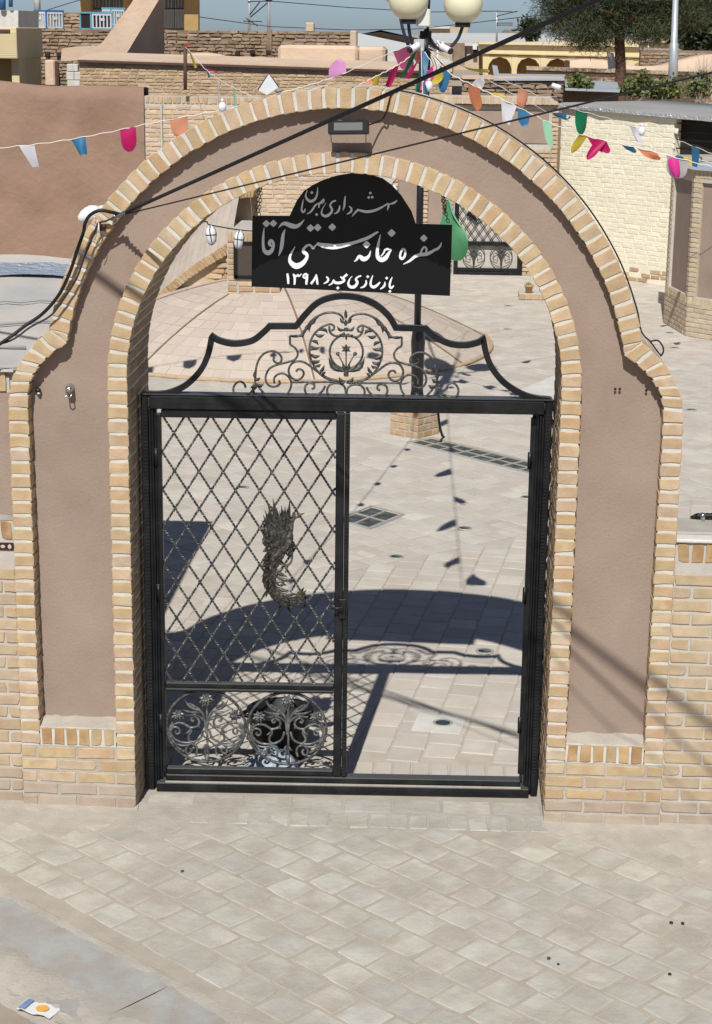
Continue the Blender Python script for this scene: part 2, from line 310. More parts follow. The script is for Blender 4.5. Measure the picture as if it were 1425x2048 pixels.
# irregular bricks: a chamfered face of eight points, jittered, on a body going back w metres
def brick_geo(quad, d, ch=0.004, jit=0.0016, mp=lambda u, v, w: (u, w, v), rg=None, tilt=0.0015, chip=0.22, cmax=.011):
    rg = rg or rng; q = [Vector(p) for p in quad]; ring = []
    for i in range(4): ring += [q[i], (q[i]+q[(i+1) % 4])/2]
    c = sum(q, Vector((0, 0)))/4
    ring = [p+Vector((rg.uniform(-jit, jit), rg.uniform(-jit, jit))) for p in ring]
    for i in (0, 2, 4, 6):
        if chip and rg.random() < chip: ring[i] = ring[i]+(c-ring[i]).normalized()*rg.uniform(.004, cmax)
    inn = [p+(c-p).normalized()*ch*1.25 for p in ring]
    ta, tb = rg.uniform(-tilt, tilt), rg.uniform(-tilt, tilt)
    vs = [mp(p.x, p.y, rg.uniform(0, min(jit*0.8, .0012))+ta*(1 if i in (0, 1, 7) else 0)+tb*(1 if i in (0, 1, 2) else 0)) for i, p in enumerate(inn)]
    vs += [mp(p.x, p.y, ch) for p in ring]+[mp(p.x, p.y, d) for p in ring]
    fs = [tuple(range(8))]+[(8+i, 8+(i+1) % 8, (i+1) % 8, i) for i in range(8)]+[(16+i, 16+(i+1) % 8, 8+(i+1) % 8, 8+i) for i in range(8)]
    return vs, fs
_var = {}
def variants(w, h, d, mat, n=6, ch=0.0026, jit=0.0018, chip=0.22, cmax=.011):
    key = (round(w, 3), round(h, 3), round(d, 3), mat)
    if key not in _var:
        out = []
        for k in range(n):
            vs, fs = brick_geo([(-w/2, -h/2), (w/2, -h/2), (w/2, h/2), (-w/2, h/2)], d, ch, jit, chip=chip, cmax=cmax)
            m = MB(); m.add(vs, fs); out.append(m.mesh('brick', mat))
        _var[key] = out
    return rng.choice(_var[key])
def frame_m(o, ex, ein, eu):
    return Matrix(((ex[0], ein[0], eu[0], o[0]), (ex[1], ein[1], eu[1], o[1]), (ex[2], ein[2], eu[2], o[2]), (0, 0, 0, 1)))
def add_brick(mb, w, h, d, M, ch=0.004, jit=0.0016, chip=0.22, cmax=.011):
    vs, fs = brick_geo([(-w/2, -h/2), (w/2, -h/2), (w/2, h/2), (-w/2, h/2)], d, ch, jit, chip=chip, cmax=cmax)
    mb.add([M @ Vector(p) for p in vs], fs)
# ================================================================== GROUND, STREET, COURTYARD FLOOR
def sheet(name, pts, z, mat, kind='structure', th=0.0):
    m = MB(); m.add([(x, y, z) for x, y in pts], [tuple(range(len(pts)))]); return m.build(name, mat, kind=kind)
sheet('ground', [(-900, -200), (900, -200), (900, 2500), (-900, 2500)], -0.30, 'far_ground')

E1 = Vector((math.cos(R(-41)), math.sin(R(-41)), 0)); E2 = Vector((-E1.y, E1.x, 0))
def inpoly(x, y, poly):
    c = False; n = len(poly)
    for i in range(n):
        (x0, y0), (x1, y1) = poly[i], poly[(i+1) % n]
        if (y0 > y) != (y1 > y) and x < (x1-x0)*(y-y0)/(y1-y0)+x0: c = not c
    return c
def tile_pieces(base, cells, e1, e2, w, h, d, mat, field_mat, limit=300, ch=0.006, jit=0.004, name='paving_tile', zj=0.002, chip=.3, cmax=.011):
    """cells: centres; those that show largest in the view are pieces of their own, the rest one part"""
    sc = []
    for c in cells:
        x, y, D = proj((c[0], c[1], 0))
        vis = D > 0 and -60 < x < 1485 and -60 < y < 2108
        sc.append((1.0/D**3 if vis else 0, c))
    sc.sort(key=lambda t: -t[0]); field = MB()
    for k, (s, c) in enumerate(sc):
        tw = rng.uniform(-0.02, 0.02); ex = (e1*math.cos(tw)+e2*math.sin(tw)); ey = (e2*math.cos(tw)-e1*math.sin(tw))
        M = frame_m((c[0], c[1], rng.uniform(-zj, zj)), ex, Vector((0, 0, -1)), ey)
        if k < limit and s > 0: link(name, variants(w, h, d, mat, 12, ch, jit, chip, cmax), base, M)
        else: add_brick(field, w, h, d, M, ch, jit, chip, cmax)
    if field.v: field.build(name+'_field', field_mat, base, kind='stuff')

# street pavement in front of the gate
w_cut = 0.42
curb_a, curb_b = Vector((-1.611, -0.941, 0)), Vector((-0.196, -2.117, 0))
cdir = (curb_b-curb_a).normalized(); cn = Vector((-cdir.y, cdir.x, 0))
A0, A1 = curb_a-cdir*2.0, curb_b+cdir*7
bed = MB(); bed.add([(A0.x, A0.y, -0.005), (A1.x, A1.y, -0.005), (9, -1, -0.005), (9, 0.62, -0.005), (A0.x, 0.62, -0.005), (-6.5, 0.62, -0.006), (-6.5, A0.y, -0.006)], [(0, 1, 2), (0, 2, 3), (0, 3, 4), (0, 4, 5, 6)])
pave = bed.build('street_pavement', 'joint_sand', kind='structure')
cells = []; PP = 0.197
for i in range(-40, 60):
    for j in range(-40, 40):
        p = E1*(i*PP+(0.5*PP if j % 2 else 0)+0.03)+E2*(j*PP+0.02)
        if p.y > -0.16 or p.x < -3.6 or p.x > 4.5 or p.y < -5: continue
        if (p-curb_a).dot(cn) < 0.045: continue
        cells.append((p.x, p.y))
tile_pieces(pave, cells, E1, E2, 0.179, 0.179, 0.03, 'street_tile', 'street_tile_field', 300, 0.003, 0.005, zj=0.0012, chip=.55, cmax=.014)
# soldier row and rough triangle infill in the doorway
for k in range(21):
    x = -1.06+k*0.1065; link('threshold_tile', variants(0.098, 0.175, 0.03, 'street_tile', 8, 0.004, 0.004), pave, frame_m((x, -0.045+0.02*(x/1.1), 0.0), Vector((1, 0.03, 0)), Vector((0, 0, -1)), Vector((-0.03, 1, 0))))
for k in range(8):
    x = -0.93+k*0.27; link('threshold_tile', variants(0.255, 0.18, 0.03, 'street_tile', 8, 0.004, 0.004), pave, frame_m((x, 0.15+0.02*x, -0.002), Vector((1, 0.03, 0)), Vector((0, 0, -1)), Vector((-0.03, 1, 0))))
# dusty render skirting the foot of the piers
ap = MB()
for x0, x1 in ((-3.4, -1.09), (1.09, 3.6)):
    n = 26; top = []
    for k in range(n+1):
        x = x0+(x1-x0)*k/n; top.append((x, -0.02-0.11*rng.random()-0.04, -0.0035))
    vs = [(x, 0.03, 0.012) for x, _, _ in top]+top; ap.add(vs, [(k, k+n+1, k+n+2, k+1) for k in range(n)])
ap.build('mortar_skirt', 'dust_sand', pave)
# wind-blown dust filling joints and lying in drifts over the tiles, the gutter and the foot of the walls
from mathutils import noise as mn
def sst(a, b, x): t = min(max((x-a)/(b-a), 0), 1); return t*t*(3-2*t)
dd = MB(); st_ = 0.02; nx_, ny_ = int(5.2/st_), int(2.75/st_); vs = []
for i in range(nx_+1):
    for j in range(ny_+1):
        x, y = -2.6+st_*i, -2.65+st_*j; p = Vector((x, y, 0)); s_ = (p-curb_a).dot(cn)
        f_ = mn.fractal(Vector((x*2.1, y*2.1, 3.1)), 0.9, 2.0, 5)*.5+mn.fractal(Vector((x*9, y*9, 7.7)), 0.9, 2.0, 3)*.22
        h = -.0085+.0055*f_+.0065*sst(-.42, -.02, y)+.0058*(sst(-.1, -1.3, x)*sst(-1.1, -.35, y))+.006*sst(1.15, 1.6, x)*sst(-1.2, -.3, y)
        if s_ < .06: h += .003*sst(.06, .0, s_)*(1 if s_ > -.05 else .3)
        h += -.0075*sst(-.02, -.16, s_)+.0085*sst(-w_cut+.16, -w_cut+.02, s_)+(.005*f_ if s_ < -.05 else 0)*sst(-.05, -.2, s_)-.036*sst(-w_cut-.02, -w_cut-.34, s_)
        vs.append((x, y, h))
k_ = ny_+1; dd.add(vs, [(i*k_+j, (i+1)*k_+j, (i+1)*k_+j+1, i*k_+j+1) for i in range(nx_) for j in range(ny_)], smooth=True)
dd.build('dust', 'dust_sand', kind='stuff')
# concrete gutter along the street, cracked into slabs; dirt road beyond it
g0, g1 = Vector((-1.423, -1.69, 0)), Vector((-0.873, -2.169, 0)); w_g = abs((g0-curb_a).dot(cn))
def gut(name, t0, t1, a, b, z, mat, parent=None, **k):
    n = max(10, int((t1-t0)*22)); m = MB(); vs = []
    for i in range(n+1):
        t = t0+(t1-t0)*i/n
        for s, ww in ((0, a), (1, b)):
            p = curb_a+cdir*t-cn*(ww+(rng.uniform(-0.02, 0.025) if s or a == 0 else 0)); vs.append((p.x, p.y, z))
    for i in range(n): m.add([vs[2*i], vs[2*i+1], vs[2*i+3], vs[2*i+2]], [(0, 1, 2, 3)])
    return m.build(name, mat, parent, **k)
gutter = gut('street_gutter', -6, 9, -0.03, w_g+0.10, -0.016, 'joint_sand', kind='structure')
gx = [-6, -4.1, -2.2, 1.318, 3.3, 5.2, 9]
for i in range(6): gut('concrete_slab', gx[i]+0.004, gx[i+1]-0.004, -0.02, w_g+0.04, -0.008, 'gutter_concrete', gutter)
P0 = curb_a-cdir*8-cn*(w_g-0.05); P1 = curb_a+cdir*12-cn*(w_g-0.05)
sheet('dirt_road', [(P0.x, P0.y), (P0.x-9, P0.y-11), (P1.x-6, P1.y-8), (P1.x, P1.y)], -0.03, 'dirt_road')
peb = MB()
for k in range(240):
    t = rng.uniform(-2.5, 3.5); w_ = w_g+rng.uniform(-0.05, 1.0); p = curb_a+cdir*t-cn*w_; r = rng.uniform(0.003, 0.011)
    peb.ball((p.x, p.y, -0.028+r*0.4), r, 6, 4, sc=(1, rng.uniform(.6, 1), .6))
peb.build('gravel', 'dust_sand', kind='stuff')
# litter, specks and little stones on the pavement
for k, (px, py, c, lb) in enumerate([(1343, 1845, 'camera_dark', 'small dark pebble, the left one of a close pair on the right of the pavement'), (1366, 1846, 'camera_dark', 'small dark pebble, the right one of a close pair on the right of the pavement'), (1098, 1916, 'rust_steel', 'little brown pebble in a tile joint near the lower right'), (1117, 1928, 'camera_dark', 'little dark pebble just right of the brown one in the joint'), (1340, 1948, 'camera_dark', 'small dark pebble lowest at the right of the pavement'), (365, 1742, 'rust_steel', 'little brown pebble alone on the left of the pavement')]):
    p = at_z(px, py, 0.004); m = MB(); r = rng.uniform(0.006, 0.011); m.ball(p, r, 7, 5, sc=(1, 1.3, .5))
    tag(m.build('pebble', c), lb, 'pebble', 'dark specks scattered on the street tiles')
p = at_z(78, 2022, -0.02)
t = thing('food_sachet', 'crumpled white and blue sachet with an orange fruit print on the dirt', 'sachet', p)
Ms = Matrix.Translation(p) @ Matrix.Rotation(R(-22), 4, 'Z'); m = MB(); n = 6; vs = []
for i in range(n+1):
    for j in range(3): vs.append(Ms @ Vector((-0.085+0.17*i/n, -0.045+0.045*j, 0.006*math.sin(i*1.7+j)+0.012)))
m.add(vs, [(i*3+j, (i+1)*3+j, (i+1)*3+j+1, i*3+j+1) for i in range(n) for j in range(2)], smooth=True); m.build('wrapper', 'white_plastic', t)
mk('print_orange', [(.75, .36, .05), (.70, .45, .10)], nscale=30, namt=.3, rough=.5, bump=0); mk('print_blue', [(.13, .22, .42), (.2, .28, .45)], nscale=30, namt=.2, rough=.5, bump=0)
m = MB(); m.prism([(0.02+0.03*math.cos(a*.7), 0.027*math.sin(a*.7)) for a in range(9)], lambda u, v, d: Ms @ Vector((u, v, 0.0195+d)), 0, -0.001); m.build('fruit_print', 'print_orange', t)
m = MB(); m.prism([(-0.08, -.04), (-0.045, -.04), (-0.05, .04), (-0.08, .04)], lambda u, v, d: Ms @ Vector((u, v, 0.0195+d)), 0, -0.001); m.build('blue_print', 'print_blue', t)

# courtyard floor
sheet_c = MB(); sheet_c.add([(-12, 0.6, -0.0065), (14, 0.6, -0.0065), (14, 23.6, -0.0065), (-12, 23.6, -0.0065)], [(0, 1, 2, 3)])
court = sheet_c.build('courtyard_floor', 'court_joint', kind='structure')
GR = [(0.09, 9.13), (0.33, 9.39), (2.2, 7.5), (1.93, 7.27)]              # long skylight strip
SQ = [(-0.42, 6.03), (-0.12, 5.76), (0.17, 6.26), (-0.17, 6.58)]
c1 = Vector((math.cos(R(-8)), math.sin(R(-8)), 0)); c2 = Vector((-c1.y, c1.x, 0))
d1 = Vector((math.cos(R(-46)), math.sin(R(-46)), 0)); d2 = Vector((-d1.y, d1.x, 0))
bandA, bandB = Vector((-0.3, 4.6, 0)), Vector((2.4, 6.9, 0))             # a diagonal band of narrow bricks splits the floor
bd = (bandB-bandA).normalized(); bn = Vector((-bd.y, bd.x, 0))
def free(x, y):
    if inpoly(x, y, GR) or inpoly(x, y, SQ): return False
    if math.hypot(x+1.85, y-15.1) < 2.98: return False
    return y > 0.86 and y < 23 and not (x < -1.6 and y < 3.62)
cA, cB, cC = [], [], []
PC = 0.205
for i in range(-70, 90):
    for j in range(-10, 130):
        p = c1*(i*PC)+c2*(j*PC+(0.5*PC if i % 2 else 0))
        if free(p.x, p.y) and (p-bandA).dot(bn) < -0.11 and -4.5 < p.x < 5.5: cA.append((p.x, p.y))
for i in range(-110, 110):
    for j in range(-20, 140):
        p = d1*(i*PC+(0.5*PC if j % 2 else 0))+d2*(j*PC)
        if free(p.x, p.y) and (p-bandA).dot(bn) > 0.33 and -4.5 < p.x < 5.5: cB.append((p.x, p.y))
for i in range(-60, 90):
    for j in (0, 1):
        p = bandA+bd*(i*0.105)+bn*(0.01+0.20*j)
        if free(p.x, p.y) and -4.5 < p.x < 5.5: cC.append((p.x, p.y))
nA = sorted(cA, key=lambda c: c[1]); tile_pieces(court, cA, c1, c2, 0.195, 0.195, 0.03, 'courtyard_tile', 'courtyard_tile_field', 170, 0.003, 0.003, zj=0.001)
tile_pieces(court, cB, d1, d2, 0.195, 0.195, 0.03, 'courtyard_tile', 'courtyard_tile_field', 85, 0.003, 0.003, zj=0.001)
tile_pieces(court, cC, bd, bn, 0.095, 0.19, 0.03, 'courtyard_tile', 'courtyard_tile_field', 45, 0.003, 0.003, 'band_brick', zj=0.001)
for k in range(21):
    x = -1.07+k*0.107; link('edging_brick', variants(0.098, 0.19, 0.03, 'courtyard_tile', 8, 0.005, 0.003), court, frame_m((x, 0.66, 0.0), Vector((1, 0.02, 0)), Vector((0, 0, -1)), Vector((-0.02, 1, 0))))

def skylight(name, label, A, B, Cc, nx, ny):
    A, B, Cc = Vector((*A, 0)), Vector((*B, 0)), Vector((*Cc, 0)); u = (B-A); v = (Cc-A)
    t = thing(name, label, 'skylight', A+(u+v)*0.5)
    m = MB(); fr = 0.05
    def q(a, b, c, d, z0, z1):
        P = [A+u*a+v*b, A+u*c+v*b, A+u*c+v*d, A+u*a+v*d]
        m.add([(p.x, p.y, z0) for p in P]+[(p.x, p.y, z1) for p in P], [(4,5,6,7),(0,1,5,4),(1,2,6,5),(2,3,7,6),(3,0,4,7)])
    gx, gy = 0.016/u.length, 0.016/v.length; ox, oy = 0.018/u.length, 0.018/v.length
    q(0, 0, 1, oy, -.01, .012); q(0, 1-oy, 1, 1, -.01, .012); q(0, oy, ox, 1-oy, -.01, .012); q(1-ox, oy, 1, 1-oy, -.01, .012)
    for i in range(1, nx): a = ox+(1-2*ox)*i/nx; q(a-gx/2, oy, a+gx/2, 1-oy, -.01, .009)
    for j in range(1, ny): b = oy+(1-2*oy)*j/ny; q(ox, b-gy/2, 1-ox, b+gy/2, -.01, .0075)
    m.build('grid', 'cap_concrete', t)
    rim = MB(); m = rim; q(-.6*ox, -.6*oy, 1+.6*ox, -.1*oy, -.01, .008); q(-.6*ox, 1+.1*oy, 1+.6*ox, 1+.6*oy, -.01, .008); q(-.6*ox, -.1*oy, -.1*ox, 1+.1*oy, -.01, .008); q(1+.1*ox, -.1*oy, 1+.6*ox, 1+.1*oy, -.01, .008)
    rim.build('rim', 'galv_steel', t)
    for i in range(nx):
        for j in range(ny):
            a0, a1 = ox+(1-2*ox)*i/nx+gx*.5, ox+(1-2*ox)*(i+1)/nx-gx*.5; b0, b1 = oy+(1-2*oy)*j/ny+gy*.5, oy+(1-2*oy)*(j+1)/ny-gy*.5
            m = MB(); P = [A+u*a0+v*b0, A+u*a1+v*b0, A+u*a1+v*b1, A+u*a0+v*b1]; c = sum(P, Vector())/4
            m.add([(p.x, p.y, -.004) for p in P]+[(c.x+(p.x-c.x)*.9, c.y+(p.y-c.y)*.9, .003) for p in P], [(4,5,6,7),(0,1,5,4),(1,2,6,5),(2,3,7,6),(3,0,4,7)]); m.build('glass_block', 'skylight_glass', t)
skylight('floor_skylight', 'long strip of dark glass blocks set in the courtyard floor by the lamp base', (0.10, 9.12), (1.98, 7.22), (0.35, 9.37), 12, 2)
skylight('floor_skylight', 'small square skylight of four dark glass blocks behind the gate', (-0.42, 6.03), (-0.12, 5.76), (-0.14, 6.53), 2, 2)

def floor_light(px, py, label, big=False):
    p = at_z(px, py, 0.0); t = thing('floor_light', label, 'floor light', p, group='round lights let into the courtyard floor', local=True)
    m = MB(); m.lathe([(0.062, 0.0), (0.062, 0.006), (0.05, 0.009), (0.046, 0.006)], 20); m.build('ring', 'window_pale', t)
    m = MB(); m.lathe([(0.046, 0.0055), (0.03, 0.007), (0.0005, 0.0078)], 20); m.build('lens', 'skylight_glass' if not big else 'glass_dark', t)
    if big:
        m = MB(); m.box((-0.17, -0.15, -0.006), (0.13, 0.13, 0.0035), Matrix.Rotation(R(-8), 4, 'Z')); m.build('mortar_patch', 'cap_lime', t)
floor_light(793, 1114, 'round floor light below the square skylight')
floor_light(930, 1057, 'round floor light touching the flag shadows')
floor_light(1055, 995, 'round floor light half hidden at the right gate post')
floor_light(970, 1303, 'round floor light beside the gate crest shadow')
floor_light(886, 1447, 'dark floor light in a whitish mortar square', True)
floor_light(485, 975, 'round floor light seen through the gate lattice')
for px, py, lb in ((1017, 612, 'small floor light in front of the cactus pot step'), (1015, 659, 'small floor light seen just right of the crest corner'), (1340, 666, 'small floor light at the foot of the brick kiosk'), (1350, 696, 'small floor light a step in front of the kiosk'), (1383, 820, 'small floor light near the right edge, nearest of those beyond the arch')): floor_light(px, py, lb)
# pale concrete ramp strip right of the gate
P = [at_z(1000, 797), at_z(1110, 752), at_z(1150, 790), at_z(1060, 812)]
m = MB(); m.add([(p.x, p.y, 0.006) for p in P], [(0, 1, 2, 3)]); m.build('concrete_strip', 'cap_lime', court)

# ================================================================== GATEWAY ARCH
X1, XI, XO, XE = 1.098, 1.2006, 1.612, 1.715; ZS, RISE = 2.366, 1.047; BW = 0.1026; DEP = 0.65
PIT = 0.0700
def panel_y(z): return 0.108-0.048*min(max((z-0.45)/3.2, 0), 1)
def ell(a, o): return (( X1+o)*math.cos(a), ZS+(RISE+o)*math.sin(a))
A_K = math.atan2(2.605-2.299, 1.49); ROUT = 1.523
def arc(a, o): return ((ROUT-o)*math.cos(a), 2.297+(ROUT-o)*math.sin(a))
SH_O = smooth([Vector(p) for p in ((1.490, 2.605), (1.548, 2.558), (1.612, 2.487), (1.660, 2.416), (1.690, 2.350), (1.707, 2.280), (1.7145, 2.200))], 8)
SH_I = smooth([Vector(p) for p in ((1.398, 2.540), (1.472, 2.490), (1.520, 2.447), (1.560, 2.401), (1.590, 2.349), (1.607, 2.288), (1.612, 2.200))], 8)
arch = thing('gateway_arch', 'tall arched brick gateway with rose plaster panels and a stepped outer curve', 'gateway', (0, 0.3, 0))
Y3 = lambda y0: (lambda u, v, w: (u, y0+w, v))
mort = MB()
def hexa(p4, y0, y1, mb=None):
    (mb or mort).prism(list(reversed(p4)), lambda u, v, d: (u, d, v), y1, y0)
MY = 0.0048; base_m = [MB(), MB()]
def strip(outer, inner, y0, y1, mb=None):
    for k in range(len(outer)-1): hexa([tuple(inner[k]), tuple(outer[k]), tuple(outer[k+1]), tuple(inner[k+1])], y0, y1, mb)
NA = 48
strip([ell(math.pi*k/NA, BW-0.007) for k in range(NA+1)], [ell(math.pi*k/NA, 0.004) for k in range(NA+1)], MY, DEP)
a0 = A_K; NO = 56
strip([arc(a0+(math.pi-2*a0)*k/NO, 0.004) for k in range(NO+1)], [arc(a0+(math.pi-2*a0)*k/NO, BW-0.007) for k in range(NO+1)], MY, DEP)
for s in (-1, 1):
    so_ = [(s*(p.x-0.003), p.y-0.002) for p in SH_O]; si_ = [(s*(p.x+.006), p.y+.004) for p in SH_I]
    strip(so_, si_, MY, DEP)
    k0 = arc(a0, 0.004); k1 = arc(a0, BW)
    hexa([(s*k0[0], k0[1]), (s*(k1[0]+.006), k1[1]), (s*1.405, 2.548), (s*1.487, 2.602)], MY, DEP)
    for xa, xb, z0, z1 in ((X1+0.004, XI-0.006, 0.35, ZS), (XO+0.006, XE-0.004, 0.35, 2.2), (X1+0.004, XE-0.004, -0.2, 0.352)):
        hexa([(s*xa, z0), (s*xb, z0), (s*xb, z1), (s*xa, z1)], MY+(0.001 if z0 < 0 else 0), DEP-(0.001 if z0 < 0 else 0), base_m[s > 0] if z0 < 0 else None)
    hexa([(s*XI, 0.352), (s*XO, 0.352), (s*XO, 0.456), (s*XI, 0.456)], MY+0.0005, DEP-0.002)
mort.build('mortar', 'white_mortar', arch)
for bm_ in base_m: bm_.build('base_mortar', 'dust_sand', arch)
# recessed rose plaster between the two brick bands: one grid, lathered unevenly at its edge
pm = MB(); NR = 10; inner = [(X1+0.05, 0.44)]+[(X1+0.05, 0.44+(ZS-0.44)*k/14) for k in range(1, 14)]+[ell(math.pi/2*k/26, 0.05) for k in range(27)]
outer = [(XE-0.05, 0.44+(2.2-0.44)*k/13) for k in range(14)]+[((a.x+b.x)/2, (a.y+b.y)/2) for a, b in list(zip(SH_O, SH_I))[::-1][4::6]]
nn = len(inner)-len(outer); a_s = A_K+0.02
outer += [arc(a_s+(math.pi/2-a_s)*k/(nn-1), 0.05) for k in range(nn)]
for s in (-1, 1):
    vs = []
    for i in range(len(inner)):
        for j in range(NR+1):
            t = j/NR; x = inner[i][0]*(1-t)+outer[i][0]*t; z = inner[i][1]*(1-t)+outer[i][1]*t
            vs.append((s*x, panel_y(z)+rng.uniform(-.0012, .0012), z))
    pm.add(vs, [(i*(NR+1)+j, i*(NR+1)+j+1, (i+1)*(NR+1)+j+1, (i+1)*(NR+1)+j) for i in range(len(inner)-1) for j in range(NR)], smooth=True)
pm.build('plaster_panel', 'rose_plaster', arch)
for s in (-1, 1):
    sm = MB(); n = 12; a = []; b = []
    for k in range(n+1):
        x = s*(XI+(XO-XI)*k/n); a.append((x, 0.002, 0.452+rng.uniform(-.003, .003))); b.append((x, 0.12, 0.488+rng.uniform(-.006, .006)))
    sm.add(a+b, [(k, k+1, n+k+2, n+k+1) for k in range(n)], smooth=True); sm.build('sill_mortar', 'dust_sand', arch)
def aq(quad, mat='arch_brick', y0=0.0, d=0.1, name='brick', out=None, jit=0.0026, shrink=None):
    vs, fs = brick_geo(quad, d, 0.003, jit, Y3(y0+rng.uniform(-.0012, .0012)), chip=.14, cmax=.009)
    if out is not None: out.add(vs, fs); return
    m = MB(); m.add(vs, fs); m.build(name, mat, arch)
JT = 0.0155
def between(fo, fi, n, g=None, **k):
    """n wedge bricks between an outer and an inner curve, each a function of t in 0..1"""
    for i in range(n):
        L = (Vector(fo((i+1)/n))-Vector(fo(i/n))).length; Li = (Vector(fi((i+1)/n))-Vector(fi(i/n))).length
        jo, ji = JT/2/L, min(JT/2/Li, 0.32); t0, t1 = i/n, (i+1)/n; dt = 1/n
        q = [fi(t0+ji*dt), fo(t0+jo*dt), fo(t1-jo*dt), fi(t1-ji*dt)]
        aq([Vector(p) for p in q], **k)
pick = lambda P: (lambda t: tuple(P[min(len(P)-1, max(0, int(round(t*(len(P)-1)))))]))
def interp(P):
    def f(t):
        x = min(max(t, 0), 1)*(len(P)-1); i = min(int(x), len(P)-2); r = x-i; return tuple(P[i]*(1-r)+P[i+1]*r)
    return f
between(lambda t: ell(math.pi*t, BW-0.002), lambda t: ell(math.pi*t, 0.0), 51)
between(lambda t: arc(a0+(math.pi-2*a0)*t, 0.0), lambda t: arc(a0+(math.pi-2*a0)*t, BW-0.002), 57, d=0.21)
so1, si1 = [Vector(p) for p in SH_O], [Vector(p) for p in SH_I]
for s in (-1, 1):
    O_ = interp([Vector((s*p.x, p.y)) for p in so1][::-1]); I_ = interp([Vector((s*p.x, p.y)) for p in si1][::-1])
    between(O_, I_, 7, d=0.21)
    aq([Vector((s*x, z)) for x, z in ((1.4015, 2.5505), (1.478, 2.602), (1.446, 2.598), (1.395, 2.579))], d=0.2)
    n1 = 26; between(lambda t: (s*XE, 0.355+1.845*t), lambda t: (s*XO, 0.355+1.845*t), n1, d=0.21)
    n2 = 28; between(lambda t: (s*XI, 0.355+(ZS-0.355)*t), lambda t: (s*X1, 0.355+(ZS-0.355)*t), n2, d=0.1)
    for k in range(6):
        w = (XO-XI-0.006)/6; x = s*(XI+0.003+w*(k+.5)); aq([Vector((x+u*(w-0.014)/2, 0.406+v*0.0475)) for u, v in ((-1, -1), (1, -1), (1, 1), (-1, 1))], 'soldier_brick')
    for r in range(5):
        z0 = 0.003+r*0.0705; x = X1+0.002; first = 0.098 if r % 2 == 0 else 0.2; k = 0
        while x < XE-0.02:
            w = min(first if k == 0 else 0.2, XE-0.002-x); 
            if XE-0.002-(x+w) < 0.03: w = XE-0.002-x
            xs = sorted((s*x, s*(x+w))); aq([Vector((xs[0], z0)), Vector((xs[1], z0)), Vector((xs[1], z0+0.056)), Vector((xs[0], z0+0.056))], 'dusty_brick' if r < 2 else ('arch_brick' if rng.random() < .4 else 'wall_brick'), d=0.1)
            x += w+0.013; k += 1
# brickwork of the jambs and soffit, and of the back of the curve, behind the face bricks
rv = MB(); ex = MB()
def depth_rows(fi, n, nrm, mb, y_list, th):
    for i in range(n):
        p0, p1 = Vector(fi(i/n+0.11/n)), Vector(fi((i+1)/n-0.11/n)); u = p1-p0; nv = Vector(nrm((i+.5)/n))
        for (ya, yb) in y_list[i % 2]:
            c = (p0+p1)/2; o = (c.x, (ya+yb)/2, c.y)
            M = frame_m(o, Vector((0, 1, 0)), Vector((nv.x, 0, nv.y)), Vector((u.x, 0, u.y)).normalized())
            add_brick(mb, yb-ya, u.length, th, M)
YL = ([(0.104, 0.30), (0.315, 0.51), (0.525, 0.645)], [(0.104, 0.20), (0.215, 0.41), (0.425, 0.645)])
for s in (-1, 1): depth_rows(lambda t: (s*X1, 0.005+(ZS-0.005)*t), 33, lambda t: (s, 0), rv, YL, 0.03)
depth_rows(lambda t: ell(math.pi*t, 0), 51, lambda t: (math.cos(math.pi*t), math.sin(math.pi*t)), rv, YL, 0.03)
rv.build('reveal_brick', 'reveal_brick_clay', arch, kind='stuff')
YX = ([(0.222, 0.42), (0.432, 0.645)], [(0.222, 0.32), (0.332, 0.53), (0.542, 0.645)])
depth_rows(lambda t: arc(a0+(math.pi-2*a0)*t, 0), 57, lambda t: (-math.cos(a0+(math.pi-2*a0)*t), -math.sin(a0+(math.pi-2*a0)*t)), ex, YX, 0.03)
for s in (-1, 1):
    SO = interp([Vector((s*p.x, p.y)) for p in so1][::-1]); depth_rows(SO, 7, lambda t: (-s*0.7, -0.7), ex, YX, 0.02)
ex.build('extrados_brick', 'extrados_brick_clay', arch, kind='stuff')
for px, py in ((1231, 778), (1240, 778), (1293, 781)):
    p = at_y(px, py, 0.060); m = MB(); m.ball(p, 0.007, 8, 6); m.build('wall_plug', 'sign_black', arch)

# ================================================================== SIDE WALLS
def course_wall(th, x0, x1, z0, z1, y, d, mat, start=0.0, pitch=0.0705, w=0.2, vis=None, stuffmat=None, exdir=Vector((1, 0, 0)), org=Vector((0, 0, 0)), dusty=0, h=0.056):
    """running bond in a wall face through org along exdir; bricks inside vis(x, z) are pieces, others one part"""
    ein = Vector((-exdir.y, exdir.x, 0)); field = MB(); r = 0; z = z0
    while z+h <= z1+0.002:
        x = x0-(w+0.013)*(1.5 if r % 2 else 1)+start
        while x < x1-0.03:
            a, b = max(x, x0), min(x+w, x1)
            if b-a > 0.035:
                o = org+exdir*((a+b)/2)+ein*(y+rng.uniform(-.0015, .0015))+Vector((0, 0, z+h/2)); M = frame_m(o, exdir, ein, Vector((0, 0, 1)))
                ww = round((b-a)/0.02)*0.02 if b-a < w-0.005 else w
                if vis is None or vis((a+b)/2, z): link('brick', variants(b-a if abs(ww-(b-a)) > .004 else ww, h, d, 'dusty_brick' if r < dusty else mat, 6), th, M)
                else: add_brick(field, b-a, h, d, M)
            x += w+0.013
        z += pitch; r += 1
    if field.v: field.build('brick_field', stuffmat, th, kind='stuff')
